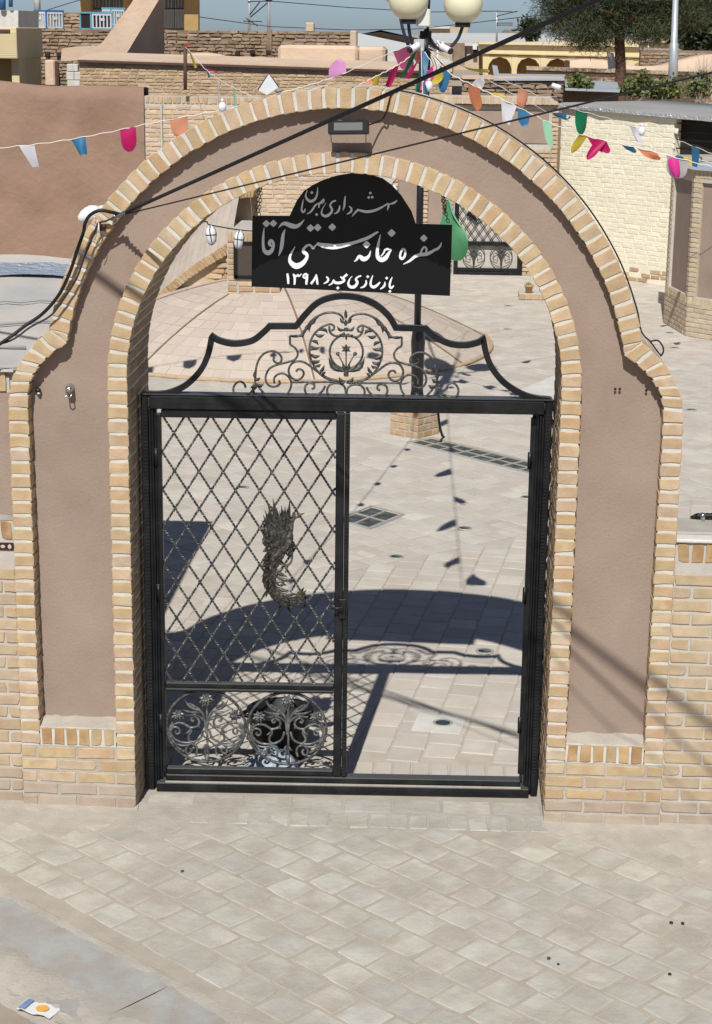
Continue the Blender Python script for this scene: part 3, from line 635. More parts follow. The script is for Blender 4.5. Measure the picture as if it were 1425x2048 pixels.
# right: low yard wall with soldier course and concrete cap
rw = thing('yard_wall', 'low buff brick yard wall with a soldier top course and grey concrete cap', 'wall', (2.6, 0.2, 0))
m = MB(); m.box((XE-0.002, 0.037, -0.2), (3.7, 0.36, 1.571)); m.build('mortar', 'lime_mortar', rw)
course_wall(rw, XE+0.008, 3.7, 0.004, 1.45, 0.030, 0.09, 'wall_brick', 0.10, vis=lambda x, z: x < 2.25, stuffmat='tan_brick_clay', dusty=2)
for k in range(28):
    x = XE+0.045+k*0.0715; o = (x, 0.03, 1.517)
    if x < 3.68: link('soldier_brick', variants(0.058, 0.098, 0.09, 'soldier_brick'), rw, frame_m(o, Vector((1, 0, 0)), Vector((0, 1, 0)), Vector((0, 0, 1))))
m = MB(); m.bbox((XE, 0.018, 1.572), (3.72, 0.13, 1.592), 0.005); m.build('mortar_fillet', 'cap_lime', rw)
n = 14; m = MB(); vs = []
for k in range(n+1):
    x = XE+2.0*k/n; vs += [(x, 0.115, 1.594), (x, 0.13, 1.603+rng.uniform(-.002, .002)), (x, 0.37+rng.uniform(-.012, .012), 1.612+rng.uniform(-.003, .003)), (x, 0.375, 1.55)]
m.add(vs, [(k*4+j, (k+1)*4+j, (k+1)*4+j+1, k*4+j+1) for k in range(n) for j in range(3)]); m.build('concrete_cap', 'cap_concrete', rw)
# left: lower room built against the gateway
lr = thing('side_room', 'low flat roofed brick room left of the gateway with a foil edged grey roof', 'building', (-3.0, 1.8, 0))
XL = -XE+0.002
m = MB(); m.box((-5.2, 0.037, -0.2), (XL-0.0, 3.6, 2.36)); m.build('mortar', 'lime_mortar', lr)
lv = lambda x, z: x > -2.2
course_wall(lr, -5.2, XL-0.008, 0.004, 1.38, 0.030, 0.09, 'wall_brick', 0.12, vis=lv, stuffmat='tan_brick_clay', dusty=3)
for k in range(46):
    x = XL-0.045-k*0.0715
    if x > -5.1:
        link('soldier_brick', variants(0.058, 0.098, 0.09, 'soldier_brick'), lr, frame_m((x, 0.03, 1.54), Vector((1, 0, 0)), Vector((0, 1, 0)), Vector((0, 0, 1))))
        link('soldier_brick', variants(0.058, 0.105, 0.09, 'soldier_brick'), lr, frame_m((x, 0.022, 2.333), Vector((1, 0, 0)), Vector((0, 1, 0)), Vector((0, 0, 1))))
m = MB(); m.box((-5.2, 0.033, 1.595), (XL, 0.06, 1.625)); m.build('ledge_mortar', 'cap_concrete', lr)
m = MB(); m.box((-5.2, 0.034, 1.626), (XL-0.001, 0.07, 2.275)); m.build('plaster_panel', 'rose_plaster', lr)
mk('dark_red_glaze', [(.045, .012, .013), (.06, .018, .018)], nscale=10, rough=.3, bump=.1)
m = MB(); m.box((-5.2, 0.029, 1.433), (XL-0.001, 0.06, 1.472)); m.build('glazed_strip', 'dark_red_glaze', lr)
for k in range(40):
    for s in (0, 1):
        x = XL-0.03-k*0.075-s*0.036; m = MB(); m.prism([(x+0.013*math.cos(a*.785)*(1 if s else .8), 1.4525+0.013*math.sin(a*.785)*(.7 if s else 1)) for a in range(8)][::-1], lambda u, v, d: (u, d, v), 0.034, 0.0265); m.build('glaze_dot', 'lime_mortar', lr)
n = 22; k2 = 16; m = MB(); vs = []
for i in range(n+1):
    for j in range(k2+1):
        x = -5.3+(5.3+XL+0.04)*i/n; y = 0.005+3.6*j/k2; z = 2.392+0.085*j/k2+rng.uniform(-.006, .006)
        if j >= k2-1: z += 0.022*(j-k2+2)+0.02*math.exp(-((x+2.65)/0.3)**2)
        vs.append((x, y, z))
m.add(vs, [(i*(k2+1)+j, (i+1)*(k2+1)+j, (i+1)*(k2+1)+j+1, i*(k2+1)+j+1) for i in range(n) for j in range(k2)], smooth=True)
m.box((-5.3, 0.004, 2.386), (XL+0.03, 0.05, 2.399)); m.box((XL-0.02, 0.05, 2.3), (XL+0.035, 3.6, 2.39)); m.build('roof', 'bitumen_roof', lr)
m = MB(); vs = []; n = 40
for i in range(n+1):
    x = -5.2+(5.2+XL)*i/n
    for j, (yy, zz) in enumerate(((2.95, 2.473), (3.2, 2.486), (3.36, 2.502))): vs.append((x+rng.uniform(-.02, .02), yy+rng.uniform(-.03, .03), zz+rng.uniform(0, .018)))
m.add(vs, [(i*3+j, (i+1)*3+j, (i+1)*3+j+1, i*3+j+1) for i in range(n) for j in range(2)]); m.build('foil_flashing', 'foil', lr)
m = MB()
for (a, b) in (((-2.5, 1.0), (-1.7, 1.35)), ((-2.3, 1.9), (-1.7, 2.05)), ((-2.6, 0.6), (-1.75, 0.55))):
    pts = [(a[0]+(b[0]-a[0])*k/6, a[1]+(b[1]-a[1])*k/6+rng.uniform(-.04, .04), 0) for k in range(7)]
    m.tube([(x, y, 2.394+0.11*y/3.6+.004) for x, y, _ in pts], 0.008, 6)
m.build('felt_seam', 'roof_felt', lr)
# ================================================================== WROUGHT IRON GATE
GA = R(2.2); GO = Vector((0, 0.333, 0)); GX = Vector((math.cos(GA), math.sin(GA), 0)); GN = Vector((-math.sin(GA), math.cos(GA), 0))
def G(px, py):
    p = at_plane(px, py, GO, GN)-GO; return p.dot(GX), p.z
gate = thing('metal_gate', 'black wrought iron double gate under a scrolled crest in the archway', 'gate', GO, GA, local=True)
m = MB()
for s in (-1, 1):
    a = (-1.080, -1.001) if s < 0 else (1.0, 1.078)
    fx = lambda t0, t1: (a[0]+(a[1]-a[0])*t0, a[0]+(a[1]-a[0])*t1) if s < 0 else (a[1]-(a[1]-a[0])*t1, a[1]-(a[1]-a[0])*t0)
    p = MB()
    for t0, t1, y0, y1, zt in ((0, .46, -.030, .06, 2.23), (.47, .66, -.016, .05, 2.155), (.67, .82, -.025, .04, 2.155), (.83, 1.0, -.010, .045, 2.155)):
        x0, x1 = fx(t0, t1); p.bbox((x0, y0, 0.0 if t0 == 0 else 0.012), (x1, y1, zt), 0.004)
    x0, x1 = fx(.2, .42)
    for k in range(105): z = 0.12+k*0.0195; p.box((x0, -.0325, z), (x1, -.030, z+0.009))
    p.build('gate_post', 'black_metal', gate)
p = MB(); p.bbox((-1.035, -.034, 2.157), (1.035, .05, 2.228), 0.004); p.bbox((-1.08, -.038, 2.2305), (1.080, .055, 2.237), 0.002)
for k in range(118): x = -0.955+k*0.0163; p.box((x, -.0365, 2.186), (x+0.008, -.034, 2.202)); 
p.build('lintel', 'black_metal', gate)
p = MB(); p.bbox((-1.03, -.055, 0.0), (1.03, .03, 0.052), 0.004); p.bbox((-0.98, -.03, 0.056), (0.984, .04, 0.09), 0.004)
for k in range(115): x = -0.94+k*0.0163; p.box((x, -.0575, 0.014), (x+0.008, -.055, 0.036))
p.build('threshold_bar', 'black_metal', gate)
p = MB(); p.box((-0.98, -.052, 0.0525), (0.985, -.031, 0.0555)); p.build('dusty_ledge', 'dust_sand', gate)
def ztop(x): return 2.128+0.012*(x+.98)
def twisted_bar(a, b, y, r=0.0074, turns_per_m=13):
    a, b = Vector((a[0], y, a[1])), Vector((b[0], y, b[1])); n = max(3, int((b-a).length/0.014)); m = MB()
    m.tube([a+(b-a)*k/n for k in range(n+1)], r, 4, twist=turns_per_m*2*math.pi*(b-a).length/n, smooth=False); return m
def clip(p, d, x0, x1, z0, z1):
    t0, t1 = -9, 9
    for q, dd, lo, hi in ((p[0], d[0], x0, x1), (p[1], d[1], z0, z1)):
        a, b = sorted(((lo-q)/dd, (hi-q)/dd)); t0, t1 = max(t0, a), min(t1, b)
    return None if t1-t0 < 0.03 else ((p[0]+d[0]*t0, p[1]+d[1]*t0), (p[0]+d[0]*t1, p[1]+d[1]*t1))
def leaf_shape(mb, a, b, w, th, y, bend=0.0, ridge=1.0):
    """a pointed leaf from a to b (x, z), raised along its middle"""
    a, b = Vector(a), Vector(b); d = b-a; L = d.length; u = d/L; nrm = Vector((-u.y, u.x)); n = 5; mid, lf, rt = [], [], []
    for k in range(n+1):
        t = k/n; c = a+d*t+nrm*(bend*L*math.sin(math.pi*t)+bend*L*0.5*t*t); ww = w*(math.sin(math.pi*min(1, 0.12+t*0.9))**0.8)*(1-0.25*t)
        if k == n: ww = w*0.06
        mid.append((c.x, y-th*ridge, c.y)); p = c+nrm*ww/2; q = c-nrm*ww/2; lf.append((p.x, y, p.y)); rt.append((q.x, y, q.y))
    bk = [(p[0], y+th*0.6, p[2]) for p in mid]; vs = mid+lf+rt+bk; N = n+1; fs = []
    for k in range(n):
        fs += [(k, k+1, N+k+1, N+k), (2*N+k, 2*N+k+1, k+1, k), (N+k, N+k+1, 3*N+k+1, 3*N+k), (3*N+k, 3*N+k+1, 2*N+k+1, 2*N+k)]
    mb.add(vs, fs)
def cyl_flower(mb, c, r, y, petals=8, ph=0.0):
    for lay, (rr, yy) in enumerate(((r, y), (r*0.66, y-0.010))):
        for k in range(petals):
            an = 2*math.pi*(k+0.5*lay)/petals+ph; leaf_shape(mb, (c[0]+0.1*rr*math.cos(an), c[1]+0.1*rr*math.sin(an)), (c[0]+rr*math.cos(an), c[1]+rr*math.sin(an)), rr*0.62, 0.007, yy)
    mb.ball((c[0], y-0.017, c[1]), r*0.2, 8, 6)
LX0, LX1 = -0.998, 0.020; ST = 0.073
def make_leaf_gate(parent):
    """one gate leaf: frame, twisted lattice bars, rosette grille, bird"""
    f = MB()
    f.bbox((LX0, -.022, 0.10), (LX0+0.022, .022, 2.128), 0.004); f.bbox((LX1-ST, -.026, 0.095), (LX1-0.028, .024, 2.146), 0.004)
    f.bbox((LX1-0.026, -.034, 0.098), (LX1, .018, 2.150), 0.003)
    for k in range(100): z = 0.12+k*0.02; f.box((LX1-0.020, -.036, z), (LX1-0.006, -.034, z+0.010))
    f.bbox((LX0+.023, -.02, 2.110), (LX1-ST-.001, .02, 2.153), 0.004)
    f.bbox((LX0+.023, -.02, 0.600), (LX1-ST-.001, .02, 0.628), 0.004); f.bbox((LX0+.023, -.030, 0.583), (LX1-ST-.001, .004, 0.597), 0.003)
    f.bbox((LX0+.023, -.024, 0.095), (LX1-ST-.001, .022, 0.127), 0.004)
    fr = f.build('leaf_frame', 'black_metal', parent)
    x0, x1, z0, z1 = LX0+0.024, LX1-ST-0.002, 0.630, 2.108; W, H = 0.1295, 0.2052; nx0, nz0 = -0.974, 2.125
    for s in (1, -1):
        for k in range(-9, 17):
            c = clip((nx0+k*W, nz0), (W*s, -H), x0, x1, z0, z1)
            if c: twisted_bar(c[0], c[1], -0.004 if s > 0 else 0.010).build('lattice_bar', 'worn_iron', fr)
    # rosette grille
    zz = lambda x, y: G(330+x/7.917, 1370+y/7.917)
    for e in range(2):
        off = e*0.4475; P = lambda x, y, sg=1: (lambda q: (q[0]+off, q[1]))(zz(660+(x-660)*sg, y))
        g = MB(); c = zz(650, 655); c = (c[0]+off, c[1]-0.004*e); rad = 0.214
        g.tube([(c[0]+rad*1.02*math.cos(2*math.pi*k/40), 0.0, c[1]+rad*.985*math.sin(2*math.pi*k/40)) for k in range(40)], 0.0085, 6, closed=True)
        g.build('ring', 'worn_iron', fr)
        g = MB(); tb = lambda pts, r, sg=1, y=0.0, g=g: g.tube([(p[0], y, p[1]) for p in smooth([P(a, b, sg) for a, b in pts], 5)], r, 6)
        tb([(680, 1230), (676, 900), (670, 500), (662, 290)], 0.007)
        cyl_flower(g, P(662, 225), 0.043, -0.012, 9)
        for sg in (1, -1):
            tb([(655, 760), (640, 600), (610, 480), (540, 390), (450, 330), (380, 300)], 0.008, sg)
            for (a, b), (c_, d_), w_, bd_ in (((540, 400), (330, 205), .022, .16), ((500, 350), (400, 265), .016, .1), ((560, 420), (290, 365), .017, .12), ((540, 430), (330, 465), .015, .1), ((620, 560), (450, 465), .014, -.12)):
                leaf_shape(g, P(a, b, sg), P(c_, d_, sg), w_, 0.009, -0.006, bd_*sg)
            tb([(610, 720), (575, 830), (490, 890), (380, 912), (265, 905), (165, 860), (100, 775), (92, 700), (125, 640), (195, 600), (280, 605), (350, 640), (400, 672), (470, 668), (530, 635), (545, 580), (510, 515), (455, 500), (418, 540), (438, 575), (462, 555)], 0.0068, sg)
            tb([(95, 745), (112, 690), (165, 665), (225, 690), (238, 740), (205, 775), (168, 755), (182, 725)], 0.006, sg)
            tb([(400, 680), (415, 740), (378, 805), (382, 870), (432, 912)], 0.0075, sg)
            leaf_shape(g, P(410, 690, sg), P(325, 750, sg), .017, .007, -.004, .2*sg); leaf_shape(g, P(520, 640, sg), P(560, 665, sg), .016, .007, -.004)
            cyl_flower(g, P(212, 470, sg), 0.038, -0.012, 8, 0.3)
            tb([(125, 590), (75, 680), (80, 780), (120, 870), (180, 930), (300, 960), (420, 935)], 0.006, sg)
            tb([(150, 910), (210, 990), (310, 1055)], 0.006, sg)
            tb([(435, 915), (375, 955), (335, 1020), (355, 1085), (400, 1075), (425, 1030), (395, 1000)], 0.007, sg); tb([(430, 930), (500, 970), (510, 1050), (490, 1110)], 0.007, sg)
            for (a, b), (c_, d_) in (((650, 930), (570, 1000)), ((655, 990), (600, 1080)), ((655, 1050), (610, 1140))): leaf_shape(g, P(a, b, sg), P(c_, d_, sg), .02, .008, -.004, .2*sg)
        g.ball((P(676, 1150)[0], -0.006, P(676, 1150)[1]), 0.013, 8, 6, sc=(1, .7, 2))
        g.build('rosette', 'silver_iron', fr)
    # crane-like bird relief
    bz = lambda x, y: G(500+x/8.193, 970+y/8.193); B = MB(); yb = -0.016
    body = smooth([bz(*p) for p in ((650, 800), (640, 900), (590, 1000), (480, 1080), (400, 1180), (350, 1330), (330, 1480), (350, 1620), (400, 1730), (500, 1820), (640, 1870), (760, 1850), (830, 1775))], 4)
    n = len(body); B.tube([(p[0], yb, p[1]) for p in body], [0.008+0.020*math.sin(math.pi*min(1, 0.3+0.7*k/n))*(1-0.75*k/n) for k in range(n)], 8)
    neck = smooth([bz(*p) for p in ((630, 880), (660, 780), (680, 690), (690, 600), (730, 530), (790, 480))], 4); n = len(neck)
    B.tube([(p[0], yb-.004, p[1]) for p in neck], [0.019-0.012*k/n for k in range(n)], 8)
    cb_ = bz(610, 930); B.ball((cb_[0], yb-.004, cb_[1]), .030, 12, 8, sc=(.85, .5, 1.25))
    h = bz(775, 490); B.ball((h[0], yb-.006, h[1]), 0.0145, 10, 8, sc=(1.25, .8, .9)); leaf_shape(B, bz(800, 475), bz(905, 445), .012, .006, yb-.004)
    for a, b in (((740, 470), (700, 435)), ((720, 510), (650, 495)), ((710, 550), (640, 560))): leaf_shape(B, bz(*a), bz(*b), .012, .005, yb-.004)
    tips = ((300, 975), (270, 925), (230, 865), (212, 785), (200, 690), (208, 560), (225, 470), (252, 392), (300, 300), (382, 200), (440, 360), (520, 325), (575, 335), (648, 240), (592, 450))
    for i_, tp in enumerate(tips):
        f_ = i_/(len(tips)-1); rt_ = (330+280*f_, 985-130*f_); L2 = lambda q: (rt_[0]+(tp[0]-rt_[0])*q, rt_[1]+(tp[1]-rt_[1])*q); bd = -.03+.09*(1-f_)
        leaf_shape(B, bz(*L2(.1)), bz(*tp), .026, .010, yb+.002*(i_ % 3), bd); leaf_shape(B, bz(*L2(-.05)), bz(*L2(.72)), .024, .010, yb-.007-.002*(i_ % 2), bd); leaf_shape(B, bz(*L2(-.1)), bz(*L2(.45)), .024, .010, yb-.014, bd)
        if i_: tq = ((tp[0]+tips[i_-1][0])/2, (tp[1]+tips[i_-1][1])/2); leaf_shape(B, bz(*L2(.0)), bz(rt_[0]+(tq[0]-rt_[0])*.88, rt_[1]+(tq[1]-rt_[1])*.88), .026, .009, yb+.004, bd)
    for k in range(190):
        q = body[int(rng.uniform(.08, .97)*(len(body)-1))]; e = body[min(len(body)-1, body.index(q)+2)]; d_ = (e-q).normalized() if (e-q).length > 0 else Vector((0, -1)); sd = Vector((-d_.y, d_.x))*rng.uniform(-.040, .036)
        tt_ = body.index(q)/len(body); sd = sd*(1.05-.75*tt_); a_ = q+sd; b_ = a_+d_*rng.uniform(.045, .075)+sd*rng.uniform(.05, .45); leaf_shape(B, (a_.x, a_.y), (b_.x, b_.y), .0165, .009, yb-.016+abs(sd.x)*.3, rng.uniform(-.15, .15))
    for k in range(70):
        a = rng.uniform(0, 1); x = rng.uniform(280, 530); y = rng.uniform(660, 1000); leaf_shape(B, bz(x, y), bz(x-rng.uniform(40, 120), y-rng.uniform(40, 140)), .017, .009, yb-.012+rng.uniform(-.006, .004), rng.uniform(-.15, .15))
    for a, b in (((300, 1010), (215, 1070)), ((290, 1120), (210, 1190)), ((290, 1250), (200, 1340)), ((300, 1440), (200, 1480)), ((310, 1530), (200, 1570)), ((330, 1600), (235, 1640)), ((380, 1700), (310, 1750)), ((430, 1200), (520, 1300)), ((430, 1400), (620, 1480)), ((440, 1480), (720, 1515)), ((420, 1400), (560, 1350)),
                 ((430, 1560), (580, 1570)), ((440, 1600), (605, 1625)), ((450, 1660), (650, 1700)), ((480, 1740), (720, 1760)), ((500, 1800), (800, 1790)), ((430, 1560), (540, 1640)), ((420, 1740), (440, 1850))):
        leaf_shape(B, bz(*a), bz(*b), .027, .010, yb-.006, rng.uniform(-.2, .2))
    for k in range(30):
        y = rng.uniform(1080, 1760); x = 350+rng.uniform(-60, 70); leaf_shape(B, bz(x, y), bz(x+rng.uniform(-50, 40), y+rng.uniform(60, 120)), .012, .01, yb-.014, rng.uniform(-.2, .2))
    B.tube([(p[0], yb, p[1]) for p in smooth([bz(*p) for p in ((690, 1000), (700, 1120), (680, 1250), (600, 1310))], 4)], 0.006, 6); B.tube([(p[0], yb, p[1]) for p in smooth([bz(*p) for p in ((560, 1060), (640, 1150), (690, 1210), (620, 1330), (590, 1420))], 4)], 0.005, 6)
    B.build('bird_relief', 'old_bronze', parent)
    for z in (0.35, 1.1, 1.85): hp = MB(); hp.tube([(LX0-0.006, -.018, z), (LX0-0.006, -.018, z+0.09)], 0.011, 8); hp.build('hinge', 'black_metal', fr)
    return fr
# closed left leaf, and the right leaf swung in so that it is seen edge on
def leaf_part():
    m = MB(); m.bbox((LX1-0.05, -.045, 1.02), (LX1-0.012, -.036, 1.13), 0.003); m.tube([(LX1-0.03, -.05, 1.09), (LX1-0.03, -.075, 1.09), (LX1-0.09, -.075, 1.09)], 0.006, 6); return m
make_leaf_gate(gate)
hd = leaf_part().build('latch', 'black_metal', gate)
hinge = Vector((0.992, 0.035, 0)); RM = Matrix.Translation(hinge) @ Matrix.Rotation(R(-112.0), 4, 'Z') @ Matrix.Diagonal((-1, 1, 1, 1)) @ Matrix.Translation(Vector((0.998, 0, 0)))
def copy_leaf(o, parent):
    c = o.copy(); COL.objects.link(c); c.parent = parent
    for ch in o.children: copy_leaf(ch, c)
    return c
for ch in list(gate.children):
    if ch.name.split('.')[0] in ('leaf_frame', 'bird_relief', 'latch'):
        c = copy_leaf(ch, gate); c.matrix_basis = RM
# crest: a flat bar bent to a stepped outline
cp = lambda L: [G(*p) for p in L]
segs = [[(292, 787), (318, 788), (345, 783), (375, 768), (402, 740), (417, 708), (424, 675)], [(424, 672), (440, 681), (470, 687), (505, 681), (528, 664), (540, 652)], [(540, 652), (592, 652)],
        [(592, 653), (612, 628), (635, 606), (662, 595), (693, 592), (724, 597), (752, 609), (778, 632), (792, 655)], [(792, 656), (852, 657)], [(852, 657), (872, 674), (900, 687), (930, 690), (955, 685), (967, 678)], [(967, 677), (973, 708), (986, 738), (1010, 766), (1045, 788), (1075, 797), (1100, 800)]]
cl = []
for sg_ in segs:
    q = [Vector(p) for p in cp(sg_)]; q = smooth(q, 6) if len(q) > 2 else q
    cl += q if not cl else q[1:]
cb = MB(); n = len(cl); Lf, Rt = [], []
for i, p in enumerate(cl):
    t1 = (cl[i]-cl[max(i-1, 0)]); t2 = (cl[min(i+1, n-1)]-cl[i]); t1 = t1.normalized() if t1.length > 0 else t2.normalized(); t2 = t2.normalized() if t2.length > 0 else t1
    n1, n2 = Vector((-t1.y, t1.x)), Vector((-t2.y, t2.x)); b = (n1+n2).normalized(); k = min(1.6, 1/max(0.4, b.dot(n1))); w_ = 0.0155*k
    Lf.append(p+b*w_); Rt.append(p-b*w_)
for i in range(n-1): cb.prism([tuple(Rt[i]), tuple(Rt[i+1]), tuple(Lf[i+1]), tuple(Lf[i])], lambda u, v, d: (u, d, v), -0.018, 0.018)
cb.build('crest_frame', 'black_metal', gate)
cz = lambda x, y: G(460+x/3.032, 610+y/3.032)
def scroll(name, curves, leaves=(), both=True, r=0.0062, extra=None):
    for sg in ((1, -1) if both else (1,)):
        g = MB(); P = lambda x, y: (lambda q: q)(cz(705+(x-705)*sg, y + (0 if sg > 0 else 8)))
        for c in curves:
            q = smooth([P(*p) for p in c], 5); g.tube([(p[0], 0, p[1]) for p in q], r, 5)
        for a, b, w_, bd_ in leaves: leaf_shape(g, P(*a), P(*b), w_, 0.009, -0.004, bd_*sg)
        if extra: extra(g, P)
        g.build(name, 'worn_iron', gate)
scroll('heart_scroll', [[(635, 132), (618, 118), (590, 121), (550, 141), (510, 181), (488, 232), (485, 292), (500, 346), (526, 392), (562, 430), (605, 452), (655, 462), (703, 463)], [(635, 132), (628, 152), (605, 150), (604, 128)], [(604, 132), (608, 163), (635, 186), (668, 184), (697, 168)]],
       [((545, 150), (590, 180), .022, .3), ((520, 180), (575, 172), .022, -.2), ((500, 215), (535, 245), .022, .2), ((490, 250), (548, 250), .022, -.2), ((490, 300), (550, 300), .024, -.2), ((500, 340), (548, 330), .022, -.2), ((520, 370), (553, 355), .020, -.15), ((545, 410), (572, 362), .020, -.1), ((560, 425), (585, 405), .018, .1), ((488, 270), (530, 275), .02, .2), ((505, 355), (545, 350), .02, .15)])
scroll('arm_scroll', [[(692, 92), (673, 63), (642, 49), (600, 46), (560, 56), (522, 76), (490, 102), (468, 135), (448, 168), (425, 186), (395, 192), (366, 186)], [(366, 186), (366, 212), (369, 240), (392, 256), (411, 282), (410, 312), (388, 335), (340, 350), (280, 365), (242, 386), (222, 420), (218, 452), (232, 482), (260, 495), (288, 490), (304, 474), (296, 458)], [(272, 476), (268, 446), (290, 421), (326, 415), (357, 436), (374, 471), (366, 512), (340, 548), (305, 556)]],
       [((520, 80), (470, 118), .03, .1), ((500, 95), (488, 165), .024, -.15), ((480, 120), (448, 150), .026, .1), ((470, 140), (452, 205), .022, -.2), ((450, 170), (415, 190), .022, .1), ((425, 186), (375, 180), .018, .1), ((540, 65), (512, 120), .022, -.2)])
scroll('foot_scroll', [[(96, 502), (86, 476), (60, 465), (35, 479), (22, 511), (32, 541), (62, 551), (98, 546), (132, 525), (150, 482), (155, 432), (160, 380), (176, 331), (206, 296), (246, 280), (285, 286), (311, 310), (314, 338), (298, 352), (274, 346), (264, 328), (272, 318)], [(170, 490), (190, 515), (218, 545), (245, 556)]],
       [((150, 520), (100, 550), .03, .2), ((150, 490), (125, 500), .022, .1), ((165, 480), (205, 470), .024, -.3), ((150, 450), (185, 435), .022, -.2), ((155, 470), (140, 520), .028, .1), ((152, 440), (152, 400), .022, 0), ((100, 552), (125, 535), .022, .2)])
scroll('base_scroll', [[(703, 463), (645, 458), (592, 442), (542, 412), (500, 381), (460, 352), (422, 342), (385, 350), (363, 376), (358, 406), (371, 436), (400, 453), (430, 446), (448, 420), (440, 396), (416, 390), (402, 405)], [(380, 465), (500, 466), (640, 466)], [(580, 490), (562, 522), (530, 547), (500, 556), (470, 546), (455, 516), (461, 486), (486, 473), (511, 481), (513, 502), (497, 509)], [(703, 556), (701, 516), (690, 490), (660, 475), (620, 478), (596, 500), (592, 530), (610, 552), (640, 556), (633, 540)]], [])
fl = MB(); C0 = cz(707, 290); r0 = abs(cz(807, 290)[0]-C0[0])
fl.tube([(C0[0]+r0*math.cos(2*math.pi*k/36), 0.004, C0[1]+0.004+r0*1.03*math.sin(2*math.pi*k/36)) for k in range(36)], 0.0062, 5, closed=True)
fl.build('crest_ring', 'worn_iron', gate)
fl = MB(); P = cz
for a, b, w_, bd_ in (((700, 400), (612, 305), .034, .25), ((712, 400), (806, 305), .034, -.25), ((703, 400), (640, 345), .028, .2), ((709, 400), (770, 345), .028, -.2), ((706, 410), (690, 345), .02, .1), ((706, 410), (722, 345), .02, -.1), ((700, 462), (668, 430), .022, .3), ((712, 462), (744, 430), .022, -.3), ((700, 465), (665, 462), .02, .2), ((712, 465), (745, 462), .02, -.2),
                      ((705, 80), (703, 25), .020, 0), ((703, 110), (672, 72), .018, .2), ((705, 110), (735, 72), .018, -.2), ((703, 150), (655, 118), .02, .3), ((706, 150), (752, 118), .02, -.3), ((703, 125), (704, 85), .02, 0), ((706, 180), (707, 215), .014, 0), ((705, 185), (668, 172), .016, .2), ((707, 185), (745, 172), .016, -.2)):
    leaf_shape(fl, P(*a), P(*b), w_, .009, -.006, bd_)
s_ = P(706, 265)
for k in range(6): an = math.pi/2+2*math.pi*k/6; leaf_shape(fl, s_, (s_[0]+.027*math.cos(an), s_[1]+.027*math.sin(an)), .016, .008, -.008)
for x in (655, 760): q = P(x, 295); fl.ball((q[0], -.004, q[1]), .0105, 8, 6); fl.tube([(q[0], 0, q[1]), (P(706, 390)[0], 0, P(706, 390)[1])], .004, 5)
fl.tube([(s_[0], 0, s_[1]), (P(706, 400)[0], 0, P(706, 400)[1])], .004, 5)
for y0, y1, w_ in ((402, 432, .013), (138, 158, .012)): a = P(706, y0); b = P(706, y1); fl.bbox((a[0]-w_, -.014, b[1]), (a[0]+w_, .01, a[1]), .003)
fl.build('crest_flower', 'worn_iron', gate)

# ================================================================== HANGING SIGN
SY = 0.363; sg = thing('hanging_sign', 'black domed sign board with white Persian lettering hung above the gate crest', 'sign', (0.02, SY, 2.8))
S = lambda px, py: (lambda p: (p.x, p.z))(at_y(px, py, SY))
out = [S(503.5, 573), S(900.5, 592), S(905, 450), S(832, 447.5)]+[S(*p) for p in ((823.6, 423), (803, 391), (785, 371), (766, 357), (738, 348), (705, 346), (675, 351), (648, 359.5), (626, 370), (608, 382), (594, 401), (579.5, 432))]+[S(505, 431.5)]
m = MB(); m.prism(out, lambda u, v, d: (u, SY+d, v), 0.0, 0.014); m.build('board', 'sign_black', sg)
def pen(mb, pts, f, yo=-0.0022):
    pts = [Vector(p) for p in pts]
    q = smooth(pts, 5) if len(pts) > 2 else pts; L_, R_ = [], []
    for i, p in enumerate(q):
        a, b = q[max(i-1, 0)], q[min(i+1, len(q)-1)]; d = Vector((b.x-a.x, b.y-a.y)); d = d.normalized() if d.length > 1e-6 else Vector((1, 0)); n_ = Vector((-d.y, d.x))*p.z/2
        L_.append((p.x+n_.x, p.y+n_.y)); R_.append((p.x-n_.x, p.y-n_.y))
    n = len(q); vs = []
    for l, r in zip(L_, R_): a, b = S(*f(*l)), S(*f(*r)); vs += [(a[0], SY+yo-rng.random()*1e-5, a[1]), (b[0], SY+yo, b[1])]
    k0 = len(vs); vs += [(x, SY+.001, z) for x, y, z in vs]
    fs = [(2*i, 2*i+1, 2*i+3, 2*i+2) for i in range(n-1)]+[(2*i, 2*i+2, k0+2*i+2, k0+2*i) for i in range(n-1)]+[(2*i+3, 2*i+1, k0+2*i+1, k0+2*i+3) for i in range(n-1)]
    fs += [(0, 1, k0+1, k0), (2*n-1, 2*n-2, k0+2*n-2, k0+2*n-1)]
    mb.add(vs, fs)
def diamond(mb, c, r, f, yo=-0.0022):
    P_ = [S(*f(c[0]+r*math.cos(a)*1.02, c[1]+r*math.sin(a))) for a in (-.05, .5, 1.55, 2.1, 3.1, 3.6, 4.7, 5.2)]
    rr = [1, .80, 1, .80, 1, .80, 1, .80]; cx = S(*f(*c)); P_ = [(cx[0]+(p[0]-cx[0])*k, cx[1]+(p[1]-cx[1])*k) for p, k in zip(P_, rr)]
    mb.prism(P_[::-1], lambda u, v, d: (u, SY+d, v), yo, 0.001)
fA = lambda x, y: (580+x/5.9375, 360+y/5.9375); fB = lambda x, y: (510+x/7.125, 430+y/7.125); fC = lambda x, y: (690+x/6.477, 440+y/6.477); fD = lambda x, y: (560+x/5.9375, 530+y/5.9375)
def word(name, f, strokes, dots=(), k=1.0):
    m = MB()
    for i, s in enumerate(strokes): pen(m, [(a, b, c*k) for a, b, c in s], f, -0.0022-0.00012*i)
    for i, (x, y, r) in enumerate(dots): diamond(m, (x, y), r, f, -0.0030-0.0001*i)
    m.build('lettering', 'sign_paint', sg)
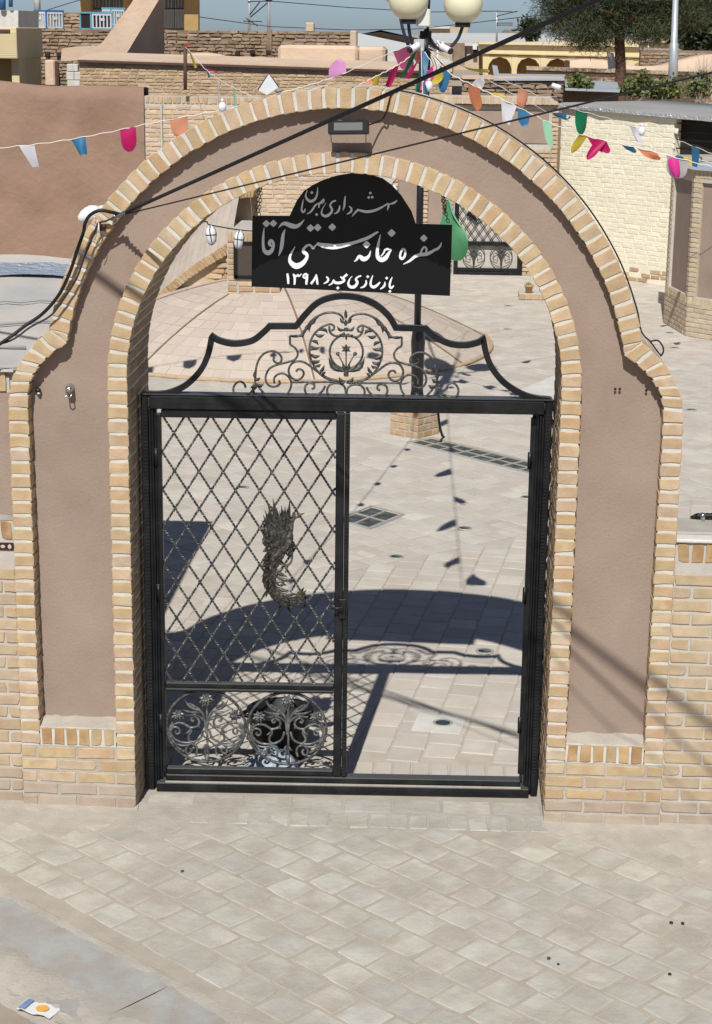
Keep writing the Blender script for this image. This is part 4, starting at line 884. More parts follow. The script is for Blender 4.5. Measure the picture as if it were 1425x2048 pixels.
word('l', fA, [[(1272, 238, 8), (1258, 258, 20), (1235, 272, 26), (1205, 282, 18), (1180, 285, 14)], [(1150, 275, 12), (1172, 300, 26), (1166, 335, 18), (1160, 360, 6)], [(1190, 285, 16), (1150, 290, 16), (1090, 325, 24), (1010, 360, 30), (920, 376, 32), (850, 365, 28), (800, 350, 22)], [(815, 350, 20), (785, 378, 22), (740, 432, 8)]], [(958, 155, 18), (938, 206, 18), (980, 203, 18)])
word('l', fA, [[(705, 310, 12), (732, 338, 22), (728, 372, 24), (700, 395, 18), (676, 405, 8)]])
word('l', fA, [[(660, 188, 9), (652, 250, 22), (648, 310, 22), (632, 362, 7)]])
word('l', fA, [[(592, 300, 9), (590, 335, 22), (570, 378, 24), (528, 403, 9)]])
word('l', fA, [[(548, 245, 22), (508, 258, 18), (480, 300, 22), (500, 342, 26), (495, 382, 28), (450, 422, 34), (405, 425, 30), (378, 390, 20), (395, 330, 10), (432, 272, 6)]])
word('l', fA, [[(410, 228, 28), (375, 258, 20), (352, 285, 22), (345, 330, 12)], [(412, 245, 12), (392, 272, 12), (345, 276, 14), (305, 300, 22), (272, 350, 22), (240, 384, 18), (203, 403, 7)]], [(320, 410, 18)])
word('l', fA, [[(162, 228, 8), (148, 300, 18), (142, 352, 20), (158, 380, 24), (182, 362, 16), (178, 340, 8)]])
word('l', fA, [[(332, 82, 6), (328, 150, 18), (308, 215, 26), (260, 252, 34), (215, 236, 30), (190, 190, 20), (208, 118, 7)]], [(263, 148, 19)])
word('l', fB, [[(338, 184, 6), (388, 132, 36), (440, 122, 56), (520, 152, 70), (590, 162, 58), (650, 128, 38), (706, 66, 7)]])
word('l', fB, [[(434, 203, 8), (405, 280, 42), (390, 400, 52), (374, 490, 44), (340, 584, 8)]])
word('l', fB, [[(135, 176, 6), (122, 300, 32), (120, 420, 38), (138, 508, 52), (190, 538, 70), (240, 508, 56), (266, 440, 40), (262, 388, 36), (232, 362, 40), (212, 395, 48), (222, 428, 40), (258, 446, 14)]], [(165, 122, 52), (266, 119, 52)])
word('l', fB, [[(578, 448, 6), (530, 530, 26), (500, 600, 34), (512, 672, 58), (590, 728, 82), (680, 690, 66), (738, 615, 46), (742, 562, 44), (705, 532, 52), (692, 492, 36), (740, 440, 34), (790, 428, 26), (830, 468, 38), (870, 433, 20), (908, 393, 22)], [(885, 405, 36), (960, 430, 62), (1060, 445, 76), (1150, 450, 72), (1280, 428, 60), (1420, 392, 44), (1600, 330, 46), (1700, 272, 34), (1760, 238, 22)]], [(795, 185, 54), (897, 178, 54), (1105, 172, 54)])
word('l', fC, [[(336, 396, 7), (320, 450, 26), (290, 490, 46), (240, 505, 60), (190, 470, 40), (152, 515, 24), (122, 537, 7)]], [(283, 318, 50)])
word('l', fC, [[(463, 188, 8), (440, 290, 28), (422, 400, 40), (430, 480, 52), (475, 515, 60), (530, 490, 56), (570, 430, 36), (606, 382, 12)], [(605, 385, 10), (560, 376, 28), (522, 386, 24), (505, 425, 20), (470, 468, 16)]], [(607, 168, 52)])
word('l', fC, [[(757, 370, 30), (728, 415, 26), (717, 475, 30), (740, 502, 34), (775, 470, 30), (784, 405, 28), (757, 370, 30)]])
word('l', fC, [[(1253, 288, 8), (1240, 330, 22), (1205, 370, 32), (1160, 390, 32), (1110, 420, 40), (1050, 442, 46), (960, 452, 42), (900, 480, 36), (840, 530, 30), (757, 574, 7)], [(985, 430, 24), (1003, 378, 24), (1035, 350, 24), (1060, 378, 24), (1052, 425, 24)]], [(1024, 235, 48)])
word('l', fD, [[(90, 100, 20), (98, 150, 26), (102, 224, 20)]], k=1.1)
word('l', fD, [[(160, 104, 12), (178, 160, 24), (175, 234, 18)], [(165, 112, 16), (195, 135, 20), (215, 112, 12), (228, 134, 16), (258, 103, 10)]], k=1.1)
word('l', fD, [[(322, 105, 22), (290, 114, 20), (282, 142, 20), (305, 152, 20), (324, 128, 18)], [(325, 105, 24), (322, 160, 28), (315, 232, 22)]], k=1.1)
word('l', fD, [[(436, 110, 12), (410, 170, 22), (370, 224, 24)], [(434, 112, 14), (441, 170, 24), (450, 232, 20)]], k=1.1)
word('l', fD, [[(553, 138, 14), (576, 165, 20), (566, 196, 20), (522, 221, 9)]], k=1.15)
word('l', fD, [[(802, 110, 26), (770, 135, 22), (735, 168, 16)], [(718, 140, 12), (760, 165, 22), (762, 190, 22), (710, 212, 28), (652, 206, 26), (640, 180, 18), (622, 216, 16), (582, 241, 9)]], [(690, 272, 20)], k=1.15)
word('l', fD, [[(967, 128, 16), (930, 140, 16), (904, 170, 22), (922, 206, 26), (890, 255, 32), (840, 260, 30), (814, 220, 24), (835, 160, 10), (862, 133, 6)]], k=1.15)
word('l', fD, [[(1025, 178, 11), (1025, 220, 22), (1000, 255, 20), (957, 271, 9)]], [(1045, 138, 18)], k=1.15)
word('l', fD, [[(1106, 123, 8), (1085, 180, 18), (1080, 235, 24), (1110, 262, 30), (1150, 245, 26), (1192, 203, 14)]], k=1.15)
word('l', fD, [[(1250, 198, 9), (1245, 240, 22), (1220, 268, 18), (1192, 286, 8)]], [(1270, 155, 18)], k=1.15)
word('l', fD, [[(1336, 143, 8), (1312, 200, 20), (1305, 250, 22), (1325, 272, 22), (1354, 243, 12)]], [(1308, 312, 18)], k=1.15)
def chain(a, b, n, par):
    a, b = Vector(a), Vector(b); d = (b-a)/n; m = MB()
    for k in range(n):
        c = a+d*(k+.5); u = d.normalized(); sd = Vector((1, 0, 0)) if k % 2 else Vector((0, 1, 0)); h = d.length*0.62
        m.tube([c+u*math.cos(t)*h+sd*math.sin(t)*0.008 for t in [2*math.pi*i/10 for i in range(10)]], 0.0023, 5, closed=True)
    m.build('chain', 'brass_chain', par)
for (x0, y0, x1, y1) in ((519, 374, 512, 432), (523, 376, 518, 432), (884, 392, 897, 445), (888, 396, 889, 428)):
    chain(at_y(x0, y0, SY), at_y(x1, y1, SY), 8, sg)
m = MB()
for px, py in ((520, 374), (886, 392)): p = at_y(px, py, SY); m.tube([p+Vector((0, 0, .03)), p, p+Vector((.012, 0, -.01))], .004, 6)
m.build('hook', 'black_metal', sg)
# ================================================================== BACK OF THE COURTYARD
def wall_box(name, label, cat, p0, p1, z0, z1, th, mat, mname='mortar'):
    """a wall from p0 to p1 (plan), its face to the left-hand rear; z1 may be (left, right)"""
    a, b = Vector((*p0, 0)), Vector((*p1, 0)); u = (b-a).normalized(); n = Vector((-u.y, u.x, 0)); zl, zr = z1 if isinstance(z1, tuple) else (z1, z1)
    t = thing(name, label, cat, (a+b)/2+n*th/2); m = MB(); vs = []
    for p, z in ((a, zl), (b, zr)): vs += [p+Vector((0, 0, z0)), p+n*th+Vector((0, 0, z0)), p+n*th+Vector((0, 0, z)), p+Vector((0, 0, z))]
    m.add(vs, [(0, 4, 7, 3), (1, 2, 6, 5), (3, 7, 6, 2), (0, 3, 2, 1), (4, 5, 6, 7)]); m.build(mname, mat, t); return t, u, n, (b-a).length
def rubble(th, org, u, n, L, z0, zt, pitch, w, mat, name='brick', gaps=None, jit=0.01, out=0.02, hk=0.78, soldier=None):
    """uneven bricks standing proud of a wall face, all one part (too many and too small to pick apart)"""
    m = MB(); z = z0; r = 0
    top = zt if callable(zt) else (lambda s: zt)
    while True:
        any_ = False; s = -w*0.5*(r % 2)+rng.uniform(-.02, .02)
        while s < L:
            ww = w*rng.uniform(.82, 1.12); a, b = max(s, 0), min(s+ww, L)
            if b-a > w*.25 and z+pitch*hk <= top((a+b)/2):
                any_ = True
                if not (gaps and gaps((a+b)/2, z+pitch/2)):
                    vs, fs = brick_geo([(a+.012*w, z), (b-.05*w, z), (b-.05*w, z+pitch*hk), (a+.012*w, z+pitch*hk)], out+.03, min(.012, pitch*.12), jit)
                    o = rng.uniform(-.3, .3)*out
                    m.add([org+u*p[0]+n*(p[1]-out+o)+Vector((0, 0, p[2])) for p in vs], fs)
            s += ww
        z += pitch; r += 1
        if not any_ and z > 0.4+z0 and z > max(top(0), top(L), top(L/2)): break
        if r > 200: break
    m.build(name, mat, th, kind='stuff')
YB = 22.5
# mud plastered wall, left half of the back wall: gently uneven top
def lumpy_wall(name, label, x0, x1, y, z0, topf, th, mat, nx=60, nz=14, bulge=.02, part='render'):
    t = thing(name, label, 'wall', ((x0+x1)/2, y, 0)); m = MB(); vs = []
    for i in range(nx+1):
        x = x0+(x1-x0)*i/nx; zt = topf(x)
        for j in range(nz+1): vs.append((x, y+rng.uniform(-bulge, bulge), z0+(zt-z0)*j/nz))
        vs.append((x, y+th*.25, zt+.03)); vs.append((x, y+th, zt)); vs.append((x, y+th, z0))
    k = nz+4; m.add(vs, [(i*k+j, (i+1)*k+j, (i+1)*k+j+1, i*k+j+1) for i in range(nx) for j in range(k-1)], smooth=True)
    m.build(part, mat, t); return t
xs = at_y(291, 300, YB).x
lumpy_wall('mud_wall', 'smooth brown mud plastered wall behind the grey roof on the left', -13, xs-0.01, YB, -.2, lambda x: at_y(290, 176, YB).z+.03*math.sin(x*1.3)+.02*math.sin(x*3.1)-.015*(x-xs), .5, 'mud_plaster')
# buff brick wall left of centre
xe = at_y(760, 250, YB).x
bt, u, n, L = wall_box('courtyard_wall', 'buff brick courtyard wall with a soldier course seen behind the arch', 'wall', (xs, YB+.02), (xe, YB+.02), -.2, 2.96, .4, 'lime_mortar')
rubble(bt, Vector((xs, YB+.02, 0)), u, n, L, 0.0, 2.83, 0.078, 0.235, 'tan_brick_clay', jit=.006, out=.012, hk=.80)
m = MB(); s = 0.02
while s < L-.05:
    vs, fs = brick_geo([(s, 2.84), (s+.062, 2.84), (s+.062, 2.955), (s, 2.955)], .05, .005, .004); m.add([Vector((xs, YB+.005, 0))+u*p[0]+n*p[1]+Vector((0, 0, p[2])) for p in vs], fs); s += .078
m.build('soldier_brick', 'far_brick_clay', bt, kind='stuff')
m = MB(); m.bbox((xs+.28, YB-.04, -.1), (xs+.31, YB+.02, 2.83), .004); m.build('pilaster_edge', 'lime_mortar', bt)
# right part: gatehouse bay with rose plaster panels, lattice gate
x0, x1 = xe+.004, at_y(1113, 250, YB).x
pt, u, n, L = wall_box('panelled_wall', 'courtyard wall with brick piers and rose plaster panels beside a lattice gate', 'wall', (x0, YB+.03), (x1, YB+.03), -.2, 2.86, .4, 'lime_mortar')
gl, gr_, gt = at_y(908, 500, YB).x, at_y(1046, 500, YB).x, at_y(930, 385, YB).z
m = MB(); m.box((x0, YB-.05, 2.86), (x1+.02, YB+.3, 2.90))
m.build('painted_shadow_ledge', 'rust_steel', pt)  # dark strip below the soldier course, its shadow put into the colour
m = MB(); s = x0
while s < x1-.04:
    vs, fs = brick_geo([(s, 2.905), (s+.062, 2.905), (s+.062, 3.03), (s, 3.03)], .06, .005, .004); m.add([(p[0], YB-.07+p[1], p[2]) for p in vs], fs); s += .078
m.build('soldier_brick', 'tan_brick_clay', pt, kind='stuff')
m = MB(); m.box((x0, YB-.06, 2.905), (x1, YB+.3, 3.04)); m.build('coping', 'lime_mortar', pt)
for a, b in ((at_y(797, 400, YB).x, at_y(845, 400, YB).x), (at_y(857, 400, YB).x, at_y(893, 400, YB).x), (at_y(945, 240, YB).x, at_y(1098, 240, YB).x)):
    z0 = 0.5 if b < gl else 2.25
    m = MB(); m.bbox((a, YB+.012, z0), (b, YB+.06, 2.80), .01); m.build('plaster_panel', 'rose_plaster', pt)
def pier_bricks(th, a, b, y, z0, z1, name='brick'):
    m = MB(); z = z0; r = 0
    while z+.06 < z1:
        cuts = [a, b] if (b-a) < .16 else ([a, (a+b)/2, b] if r % 2 else [a, a+(b-a)*.25, a+(b-a)*.75, b])
        for c0, c1_ in zip(cuts[:-1], cuts[1:]):
            vs, fs = brick_geo([(c0+.006, z), (c1_-.006, z), (c1_-.006, z+.06), (c0+.006, z+.06)], .05, .005, .003); m.add([(p[0], y+p[1], p[2]) for p in vs], fs)
        z += .075; r += 1
    m.build(name, 'tan_brick_clay', th, kind='stuff')
for a, b in ((845, 857), (893, 908), (1098, 1112), (785, 797), (1046, 1098)): pier_bricks(pt, at_y(a, 400, YB).x, at_y(b, 400, YB).x, YB-.02, 0.0, 2.84 if a != 1046 else 2.2)
m = MB(); zc = 2.25; m.box((gl, YB+.10, 0.02), (gr_, YB+.14, zc)); m.build('gate_recess', 'straw_plaster', pt)
# lattice gate in the back wall
lg = thing('lattice_gate', 'distant black lattice gate with scrolled lower panel in the back wall', 'gate', ((gl+gr_)/2, YB, 0))
m = MB(); zr = at_y(960, 487, YB).z; zb = at_y(960, 548, YB).z
for a, b, z0, z1 in ((gl, gl+.07, 0, 2.2), (gr_-.09, gr_, 0, 2.2), (gl+.07, gr_-.09, zr-.03, zr+.04), (gl+.07, gr_-.09, .0, .05), (gl+.07, gr_-.09, .06, .12), (gl+.07, gr_-.09, 2.1, 2.2)): m.bbox((a, YB-.05, z0), (b, YB+.02, z1), .005)
m.build('frame', 'black_metal', lg)
X0, X1_ = gl+.07, gr_-.09
for s in (1, -1):
    for k in range(-9, 12):
        c = clip((X0+k*.145, 2.1), (.145*s, -.21), X0, X1_, zr+.04, 2.1)
        if c: m = MB(); m.tube([(c[0][0], YB-.02-.006*s, c[0][1]), (c[1][0], YB-.02-.006*s, c[1][1])], .008, 4); m.build('lattice_bar', 'black_metal', lg)
for k in range(2):
    cx = X0+(X1_-X0)*(.27+.46*k); cz_ = (zr+.12)/2; m = MB(); r = min((X1_-X0)*.24, (zr-.16)/2)
    m.tube([(cx+r*math.cos(a*.209), YB-.02, cz_+r*math.sin(a*.209)) for a in range(30)], .008, 5, closed=True); cyl_flower(m, (cx, cz_+r*.5), r*.32, YB-.03, 8)
    for sg_ in (1, -1):
        m.tube([(cx+sg_*r*p, YB-.02, cz_+r*q) for p, q in ((.02, -.9), (.1, -.1), (.35, .35), (.7, .2), (.75, -.25), (.4, -.4), (.3, -.1))], .007, 5); leaf_shape(m, (cx, cz_-.4*r), (cx+sg_*r*.7, cz_+.55*r), .05, .01, YB-.03, .2*sg_)
    m.build('rosette', 'worn_iron', lg)
bz2 = lambda x, y: (lambda p: (p.x, p.z))(at_y(x, y, YB-.03)); m = MB()
for a, b, w_ in (((935, 432), (945, 420), .05), ((945, 430), (955, 445), .06), ((938, 425), (950, 440), .07), ((950, 440), (965, 437), .03)): leaf_shape(m, bz2(*a), bz2(*b), w_, .02, YB-.03)
m.build('bird_relief', 'black_metal', lg)
m = MB()  # street beyond the lattice gate
# white painted brick building on the right
wa, wb = Vector((2.335, 23.25, 0)), Vector((4.165, 21.5, 0)); wu = (wb-wa).normalized(); wb2 = wa+wu*7.5; wn_ = Vector((-wu.y, wu.x, 0))
zt0 = at_plane(1118, 212, wa, wn_).z; pR = at_plane(1424, 240, wa, wn_); sl_ = (pR.z-zt0)/((pR-wa).dot(wu)); zt = lambda s: zt0+sl_*s
wt = thing('painted_house', 'cream painted brick outbuilding with a barred window and grey felt roof', 'building', wa+wu*2+wn_*2)
w0, w1, w2 = at_plane(1349, 238, wa, wn_), at_plane(1424, 322, wa, wn_), at_plane(1349, 322, wa, wn_)
s0, sz0, sz1 = (w0-wa).dot(wu), w2.z, w0.z; s1 = s0+1.1
m = MB()
def wp(s, d, z): return wa+wu*s+wn_*d+Vector((0, 0, z))
for a, b, z0, z1 in ((0, s0, -.2, None), (s1, 7.5, -.2, None), (s0, s1, -.2, sz0), (s0, s1, sz1, None)):
    vs = []
    for s in (a, b):
        for d in (0.0, .35): vs += [wp(s, d, z0), wp(s, d, zt(s) if z1 is None else z1)]
    m.add(vs, [(0, 4, 5, 1), (2, 3, 7, 6), (0, 1, 3, 2), (4, 6, 7, 5), (1, 5, 7, 3), (0, 2, 6, 4)])
m.build('wall', 'painted_brick', wt)
rubble(wt, wa, wu, wn_, 7.5, .30, zt, .082, .24, 'painted_brick', gaps=lambda s, z: s0-.02 < s < s1+.02 and sz0-.05 < z < sz1+.02, jit=.006, out=.005, hk=.94)
rubble(wt, wa+Vector((0, 0, 0)), wu, wn_, 7.5, .0, .29, .082, .24, 'far_brick_clay', name='bare_brick', gaps=lambda s, z: rng.random() < .3, jit=.008, out=.012, hk=.82)
m = MB(); m.add([wp(s0, .2, sz0), wp(s1, .2, sz0), wp(s1, .2, sz1), wp(s0, .2, sz1)], [(0, 1, 2, 3)]); win = m.build('window', 'shade_dark', wt)
for k in range(5):
    z = sz0+(sz1-sz0)*(k+.5)/5; m = MB(); m.tube([wp(s0, .1, z), wp(s1, .1, z)], .012, 6); m.build('window_bar', 'black_metal', win)
n_ = 30; m = MB(); vs = []
for i in range(n_+1):
    s = -.06+7.6*i/n_; zz_ = zt(max(s, 0)); e = rng.uniform(-.03, .03)
    vs += [wp(s, -.10+e, zz_-.02), wp(s, -.11+e, zz_+.035+rng.uniform(-.01, .01)), wp(s, .1, zz_+.06), wp(s, 1.6, zz_+.055), wp(s, 3.0, zz_+.05), wp(s, 3.0, zz_-.2)]
m.add(vs, [(i*6+j, (i+1)*6+j, (i+1)*6+j+1, i*6+j+1) for i in range(n_) for j in range(1, 5)], smooth=True); m.build('roof', 'roof_felt', wt)
m = MB(); m.add(vs, [(i*6, (i+1)*6, (i+1)*6+1, i*6+1) for i in range(n_)]); m.build('foil_edge', 'foil', wt)
# dirt slope behind that roof, with shrubs
# pier-and-panel structure at the right edge
pz = lambda px, py: at_z(px, py)
q0, q1, q2 = at_z(1326, 645), at_z(1371, 672), at_z(1425, 681); q2 = q1+(q2-q1).normalized()*1.6
ko = thing('garden_kiosk', 'brick kiosk with tall rose plaster panels at the right edge of the courtyard', 'kiosk', q1+Vector((.8, .6, 0)))
ztop = 2.30
mort2 = MB(); base_z, rec = 0.56, 0.05
def face(a, b, panels, vis=True):
    u = (b-a).normalized(); nn_ = Vector((-u.y, u.x, 0)); L = (b-a).length; W_ = lambda s, d, z: a+u*s+nn_*d+Vector((0, 0, z))
    def hx(s0_, s1_, z0, z1, d0, d1=.30): mort2.add([W_(s0_, d0, z0), W_(s1_, d0, z0), W_(s1_, d1, z0), W_(s0_, d1, z0), W_(s0_, d0, z1), W_(s1_, d0, z1), W_(s1_, d1, z1), W_(s0_, d1, z1)], [(0,3,2,1),(4,5,6,7),(0,1,5,4),(1,2,6,5),(2,3,7,6),(3,0,4,7)])
    hx(.01, L-.01, -.1, base_z, .008); hx(.01, L-.01, 2.13, ztop, .008, .25); edges = [0]
    for (p0, p1) in panels: edges += [p0, p1]
    edges.append(L); cols = [(edges[i], edges[i+1]) for i in range(0, len(edges), 2)]
    for c0, c1_ in cols:
        if c1_-c0 > .02: hx(c0+.005, c1_-.005, base_z, 2.14, .009)
    def br(s0_, s1_, z0, z1):
        w_, h_ = s1_-s0_-.012, z1-z0; link('brick', variants(round(w_, 2), h_, .08, 'pier_brick_clay', 4, .004, .002), ko, frame_m(W_((s0_+s1_)/2, rng.uniform(-.001, .001), (z0+z1)/2), u, nn_, Vector((0, 0, 1))))
    z = .005; r = 0
    while z < base_z-.13:
        s = -.1*(r % 2)
        while s < L-.02:
            if min(s+.21, L)-max(s, 0) > .04: br(max(s, 0), min(s+.21, L), z, z+.054)
            s += .21
        z += .068; r += 1
    s = 0.004
    while s < L-.05: br(s, min(s+.07, L), base_z-.105, base_z-.005); br(s, min(s+.07, L), 2.19, 2.295); s += .07
    for c0, c1_ in cols:
        if c1_-c0 < .03: continue
        z = base_z+.003
        while z < 2.16: br(c0, min(c1_, c0+.13), z, z+.054); z += .068
    for p0, p1 in panels:
        m = MB(); m.add([W_(p0-.01, rec, base_z-.01), W_(p1+.01, rec, base_z-.01), W_(p1+.01, rec, 2.15), W_(p0-.01, rec, 2.15)], [(0, 1, 2, 3)]); m.build('plaster_panel', 'rose_plaster', ko)
        m = MB(); m.add([W_(p0-.01, rec, 2.15), W_(p1+.01, rec, 2.15), W_(p1+.01, .3, 2.15), W_(p0-.01, .3, 2.15)], [(0, 1, 2, 3)]); m.build('panel_head', 'lime_mortar', ko)
L1 = (q1-q0).length; face(q0, q1, [(.16, L1-.12)]); face(q1, q2, [(.13, 1.45)])
m = mort2; m.build('mortar', 'lime_mortar', ko)
m = MB(); c = q1+Vector((.9, 1.2, 0)); m.add([q0+Vector((-.04, -.02, ztop)), q1+Vector((-.02, -.06, ztop)), q2+Vector((0, -.06, ztop)), q2+Vector((0, 2.2, ztop+.02)), q0+Vector((0.1, 1.2, ztop+.02))], [(0, 1, 2, 3, 4)]); m.build('roof', 'blue_sheet', ko)
for k in range(4):
    m = MB(); a = q0+Vector((.15+k*.3, .02+.15*k, ztop+.02)); m.bbox(a, a+Vector((.26, .7, .06)), .008); m.build('roof_slab', 'cap_concrete', ko)

# ------------------------------------------------------------------ domed mound, dormer and stepped vault in the courtyard
dm = thing('tiled_dome', 'low pink tiled dome with radiating ridges and a brick dormer in the courtyard', 'dome', (-1.85, 15.1, 0))
Cx, Cy, RD, HD = -1.85, 15.1, 2.95, .90; NSEG = 8; rows = 15
def dome_pt(an, t):
    k = an/(2*math.pi/NSEG); i = math.floor(k); f = k-i; a0_, a1_ = i*2*math.pi/NSEG, (i+1)*2*math.pi/NSEG
    rr = RD*(1-t*.985); z = HD*(1-(1-t)**1.75)
    p = Vector((math.cos(a0_+.26), math.sin(a0_+.26), 0))*(1-f)+Vector((math.cos(a1_+.26), math.sin(a1_+.26), 0))*f
    p = p*(1+.07*math.sin(math.pi*f)); return Vector((Cx, Cy, z))+p*rr
mk('dome_tile', [(0.467,0.398,0.335), (0.485,0.412,0.345), (0.449,0.385,0.325), (0.493,0.426,0.365)], 'island', nscale=5, namt=0.08, bump=0.3, bscale=40, val=0.04)
mk('dome_tile_piece', [(0.467,0.398,0.335), (0.485,0.412,0.345), (0.449,0.385,0.325), (0.493,0.426,0.365)], 'obj', nscale=5, namt=0.08, bump=0.3, bscale=40, val=0.04)
mk('dome_joint', [(0.552,0.465,0.389), (0.515,0.428,0.351)], nscale=8, namt=.08, bump=.2)
m = MB(); fld = MB(); ns = NSEG*11
bs = MB(); vs = [dome_pt(2*math.pi*i/64, j/16)-Vector((0, 0, .0035)) for i in range(64) for j in range(17)]
bs.add(vs, [(i*17+j, ((i+1) % 64)*17+j, ((i+1) % 64)*17+j+1, i*17+j+1) for i in range(64) for j in range(16)], smooth=True); bs.build('joint_bed', 'dome_joint', dm)
cnt = 0
for i in range(NSEG):
    for j in range(rows):
        t0, t1 = j/rows, (j+1)/rows; nseg = max(1, int(11*(1-(t0+t1)/2)+.5))
        for k in range(nseg):
            a0_ = (i+.012+(.976)*k/nseg)*2*math.pi/NSEG; a1_ = (i+.012+.976*(k+1)/nseg)*2*math.pi/NSEG; da = (a1_-a0_)*.025; dt = (t1-t0)*.03
            P4 = [dome_pt(a0_+da, t0+dt), dome_pt(a1_-da, t0+dt), dome_pt(a1_-da, t1-dt), dome_pt(a0_+da, t1-dt)]; nrm = (P4[1]-P4[0]).cross(P4[3]-P4[0]).normalized(); o = nrm*rng.uniform(0, .004)
            vs = [p+o for p in P4]+[p-nrm*.02 for p in P4]; fs = [(0, 1, 2, 3), (0, 4, 5, 1), (1, 5, 6, 2), (2, 6, 7, 3), (3, 7, 4, 0)]
            x, y, D = proj(sum(P4, Vector())/4); front = P4[0].y < Cy+.3 and 290 < x < 960 and 560 < y < 790 and not (505 < x < 900 and y < 588)
            if front and cnt < 290: q = MB(); q.add(vs, fs); q.build('roof_tile', 'dome_tile_piece', dm); cnt += 1
            else: fld.add(vs, fs)
fld.build('tile_field', 'dome_tile', dm, kind='stuff')
m = MB()
for i in range(NSEG):
    a_ = (i+.001)*2*math.pi/NSEG; m.tube([dome_pt(a_, t/20)+Vector((0, 0, .004)) for t in range(20)], .012, 5)
m.build('ridge_joint', 'adobe_mortar', dm)
m = MB(); m.tube([dome_pt(2*math.pi*k/64, 0)*1.0+Vector((0, 0, .012)) for k in range(64)], .03, 6, closed=True); m.build('rim_brick', 'far_brick_clay', dm)
# dormer with window on the dome's shoulder
DW = 14.2; wl, wr_, wt_, wbt = at_y(455, 500, DW).x, at_y(560, 500, DW).x, at_y(480, 466, DW).z, at_y(480, 572, DW).z
dor = MB(); dor.box((wl, DW, wbt-.5), (wr_, DW+1.6, wt_-.002)); dor.build('dormer_wall', 'lime_mortar', dm)
il, ir, it, ib = at_y(471, 500, DW).x, at_y(530, 500, DW).x, at_y(480, 484, DW).z, at_y(480, 553, DW).z
m = MB(); z = wbt-.35
while z < wt_-.1:
    for a, b in (((wl, il),) if ib < z < it else ((wl, wl+.13), (wl+.14, wl+.34), (wl+.35, wl+.55), (wl+.56, wr_))):
        vs, fs = brick_geo([(a+.006, z), (b-.006, z), (b-.006, z+.056), (a+.006, z+.056)], .05, .005, .003); m.add([(p[0], DW-.012+p[1], p[2]) for p in vs], fs)
    z += .07
s = wl+.004
while s < wr_-.03:
    vs, fs = brick_geo([(s, wt_-.11), (s+.055, wt_-.11), (s+.055, wt_), (s, wt_)], .06, .005, .003); m.add([(p[0], DW-.02+p[1], p[2]) for p in vs], fs); s += .068
m.build('dormer_brick', 'far_brick_clay', dm, kind='stuff')
m = MB(); m.box((il, DW-.016, ib), (ir, DW+.01, it)); w_ = m.build('dormer_window', 'glass_brown', dm)
m = MB()
for a, b, c_, d_ in ((il-.02, ib-.02, il+.03, it), (ir-.02, ib-.02, ir+.03, it), (il, it-.03, ir, it+.01), (il, ib-.03, ir, ib+.02)): m.box((a, DW-.03, b), (c_, DW-.01, d_))
m.build('window_frame', 'black_metal', w_)
# sloping vault beyond: tiled top, soldier edge, brick wall below
vt = thing('stair_vault', 'pink tiled sloping vault with a brick edge beside the dormer', 'vault', (-3.0, 16, 0))
YV = 15.2; E0, E1_ = at_y(300, 618, YV), at_y(462, 486, YV); n_ = 24; edge = []
for k in range(n_+1):
    t = k/n_; p = E0*(1-t)+E1_*t; edge.append(Vector((p.x, YV-.35*t*(1-t)-.0, p.z+.05*math.sin(t*math.pi*1.2)-.04*t*t)))
edge = [Vector((edge[0].x-.24+.06*k, YV, edge[0].z-.056+.014*k)) for k in range(4)]+edge
m = MB(); NS = 10; vs = []
for p in edge:
    for j in range(NS+1): vs.append((p.x-.02*j, p.y+.30*j, p.z+.075*j-.0015*j*j+.03))
k_ = NS+1; m.add(vs, [(i*k_+j, (i+1)*k_+j, (i+1)*k_+j+1, i*k_+j+1) for i in range(len(edge)-1) for j in range(NS)], smooth=True); m.build('bed', 'dome_joint', vt)
for i in range(4, len(edge)-2, 2):
    for j in range(7):
        P4 = [Vector(vs[a*k_+b]) for a, b in ((i, j), (i+2, j), (i+2, j+1), (i, j+1))]; c = sum(P4, Vector())/4; P4 = [c+(p-c)*.965+Vector((0, 0, .006)) for p in P4]; q = MB(); q.add(P4+[p-Vector((0, 0, .02)) for p in P4], [(0, 1, 2, 3), (0, 4, 5, 1), (1, 5, 6, 2), (2, 6, 7, 3), (3, 7, 4, 0)]); q.build('roof_tile', 'dome_tile_piece', vt)
m = MB(); wl2 = MB(); bb = MB()
for i in range(3, len(edge)-1):
    a, b = edge[i], edge[i+1]; d = b-a
    if d.length < 1e-6: continue
    u = d.normalized(); up = Vector((0, 0, 1))-u*u.z; up.normalize(); nf = up.cross(u)
    vsb, fs = brick_geo([(.006, -.045), (d.length-.006, -.045), (d.length-.006, .06), (.006, .06)], .14, .006, .003); q = MB(); q.add([a+u*p[0]+up*p[2]+nf*(p[1]-.045) for p in vsb], fs); q.build('edge_brick', 'soldier_brick', vt)
    q = MB(); q.add([a+up*e_+Vector((0, f_, 0)) for e_, f_ in ((-.05, -.035), (.052, -.035), (.052, .12), (-.05, .12))]+[b+up*e_+Vector((0, f_, 0)) for e_, f_ in ((-.05, -.035), (.052, -.035), (.052, .12), (-.05, .12))], [(0, 1, 5, 4), (1, 2, 6, 5), (2, 3, 7, 6), (3, 0, 4, 7)]); q.build('edge_mortar', 'far_mortar', vt)
    wl2.add([a+Vector((0, .06, -.02)), b+Vector((0, .06, -.02)), Vector((b.x, b.y+.06, -.05)), Vector((a.x, a.y+.06, -.05))], [(0, 3, 2, 1)])
wl2.build('wall', 'far_mortar', vt)
def etop(s):
    x = edge[0].x+s
    for i in range(len(edge)-1):
        if edge[i].x <= x <= edge[i+1].x: f_ = (x-edge[i].x)/max(1e-6, edge[i+1].x-edge[i].x); return edge[i].z*(1-f_)+edge[i+1].z*f_-.06
    return 0
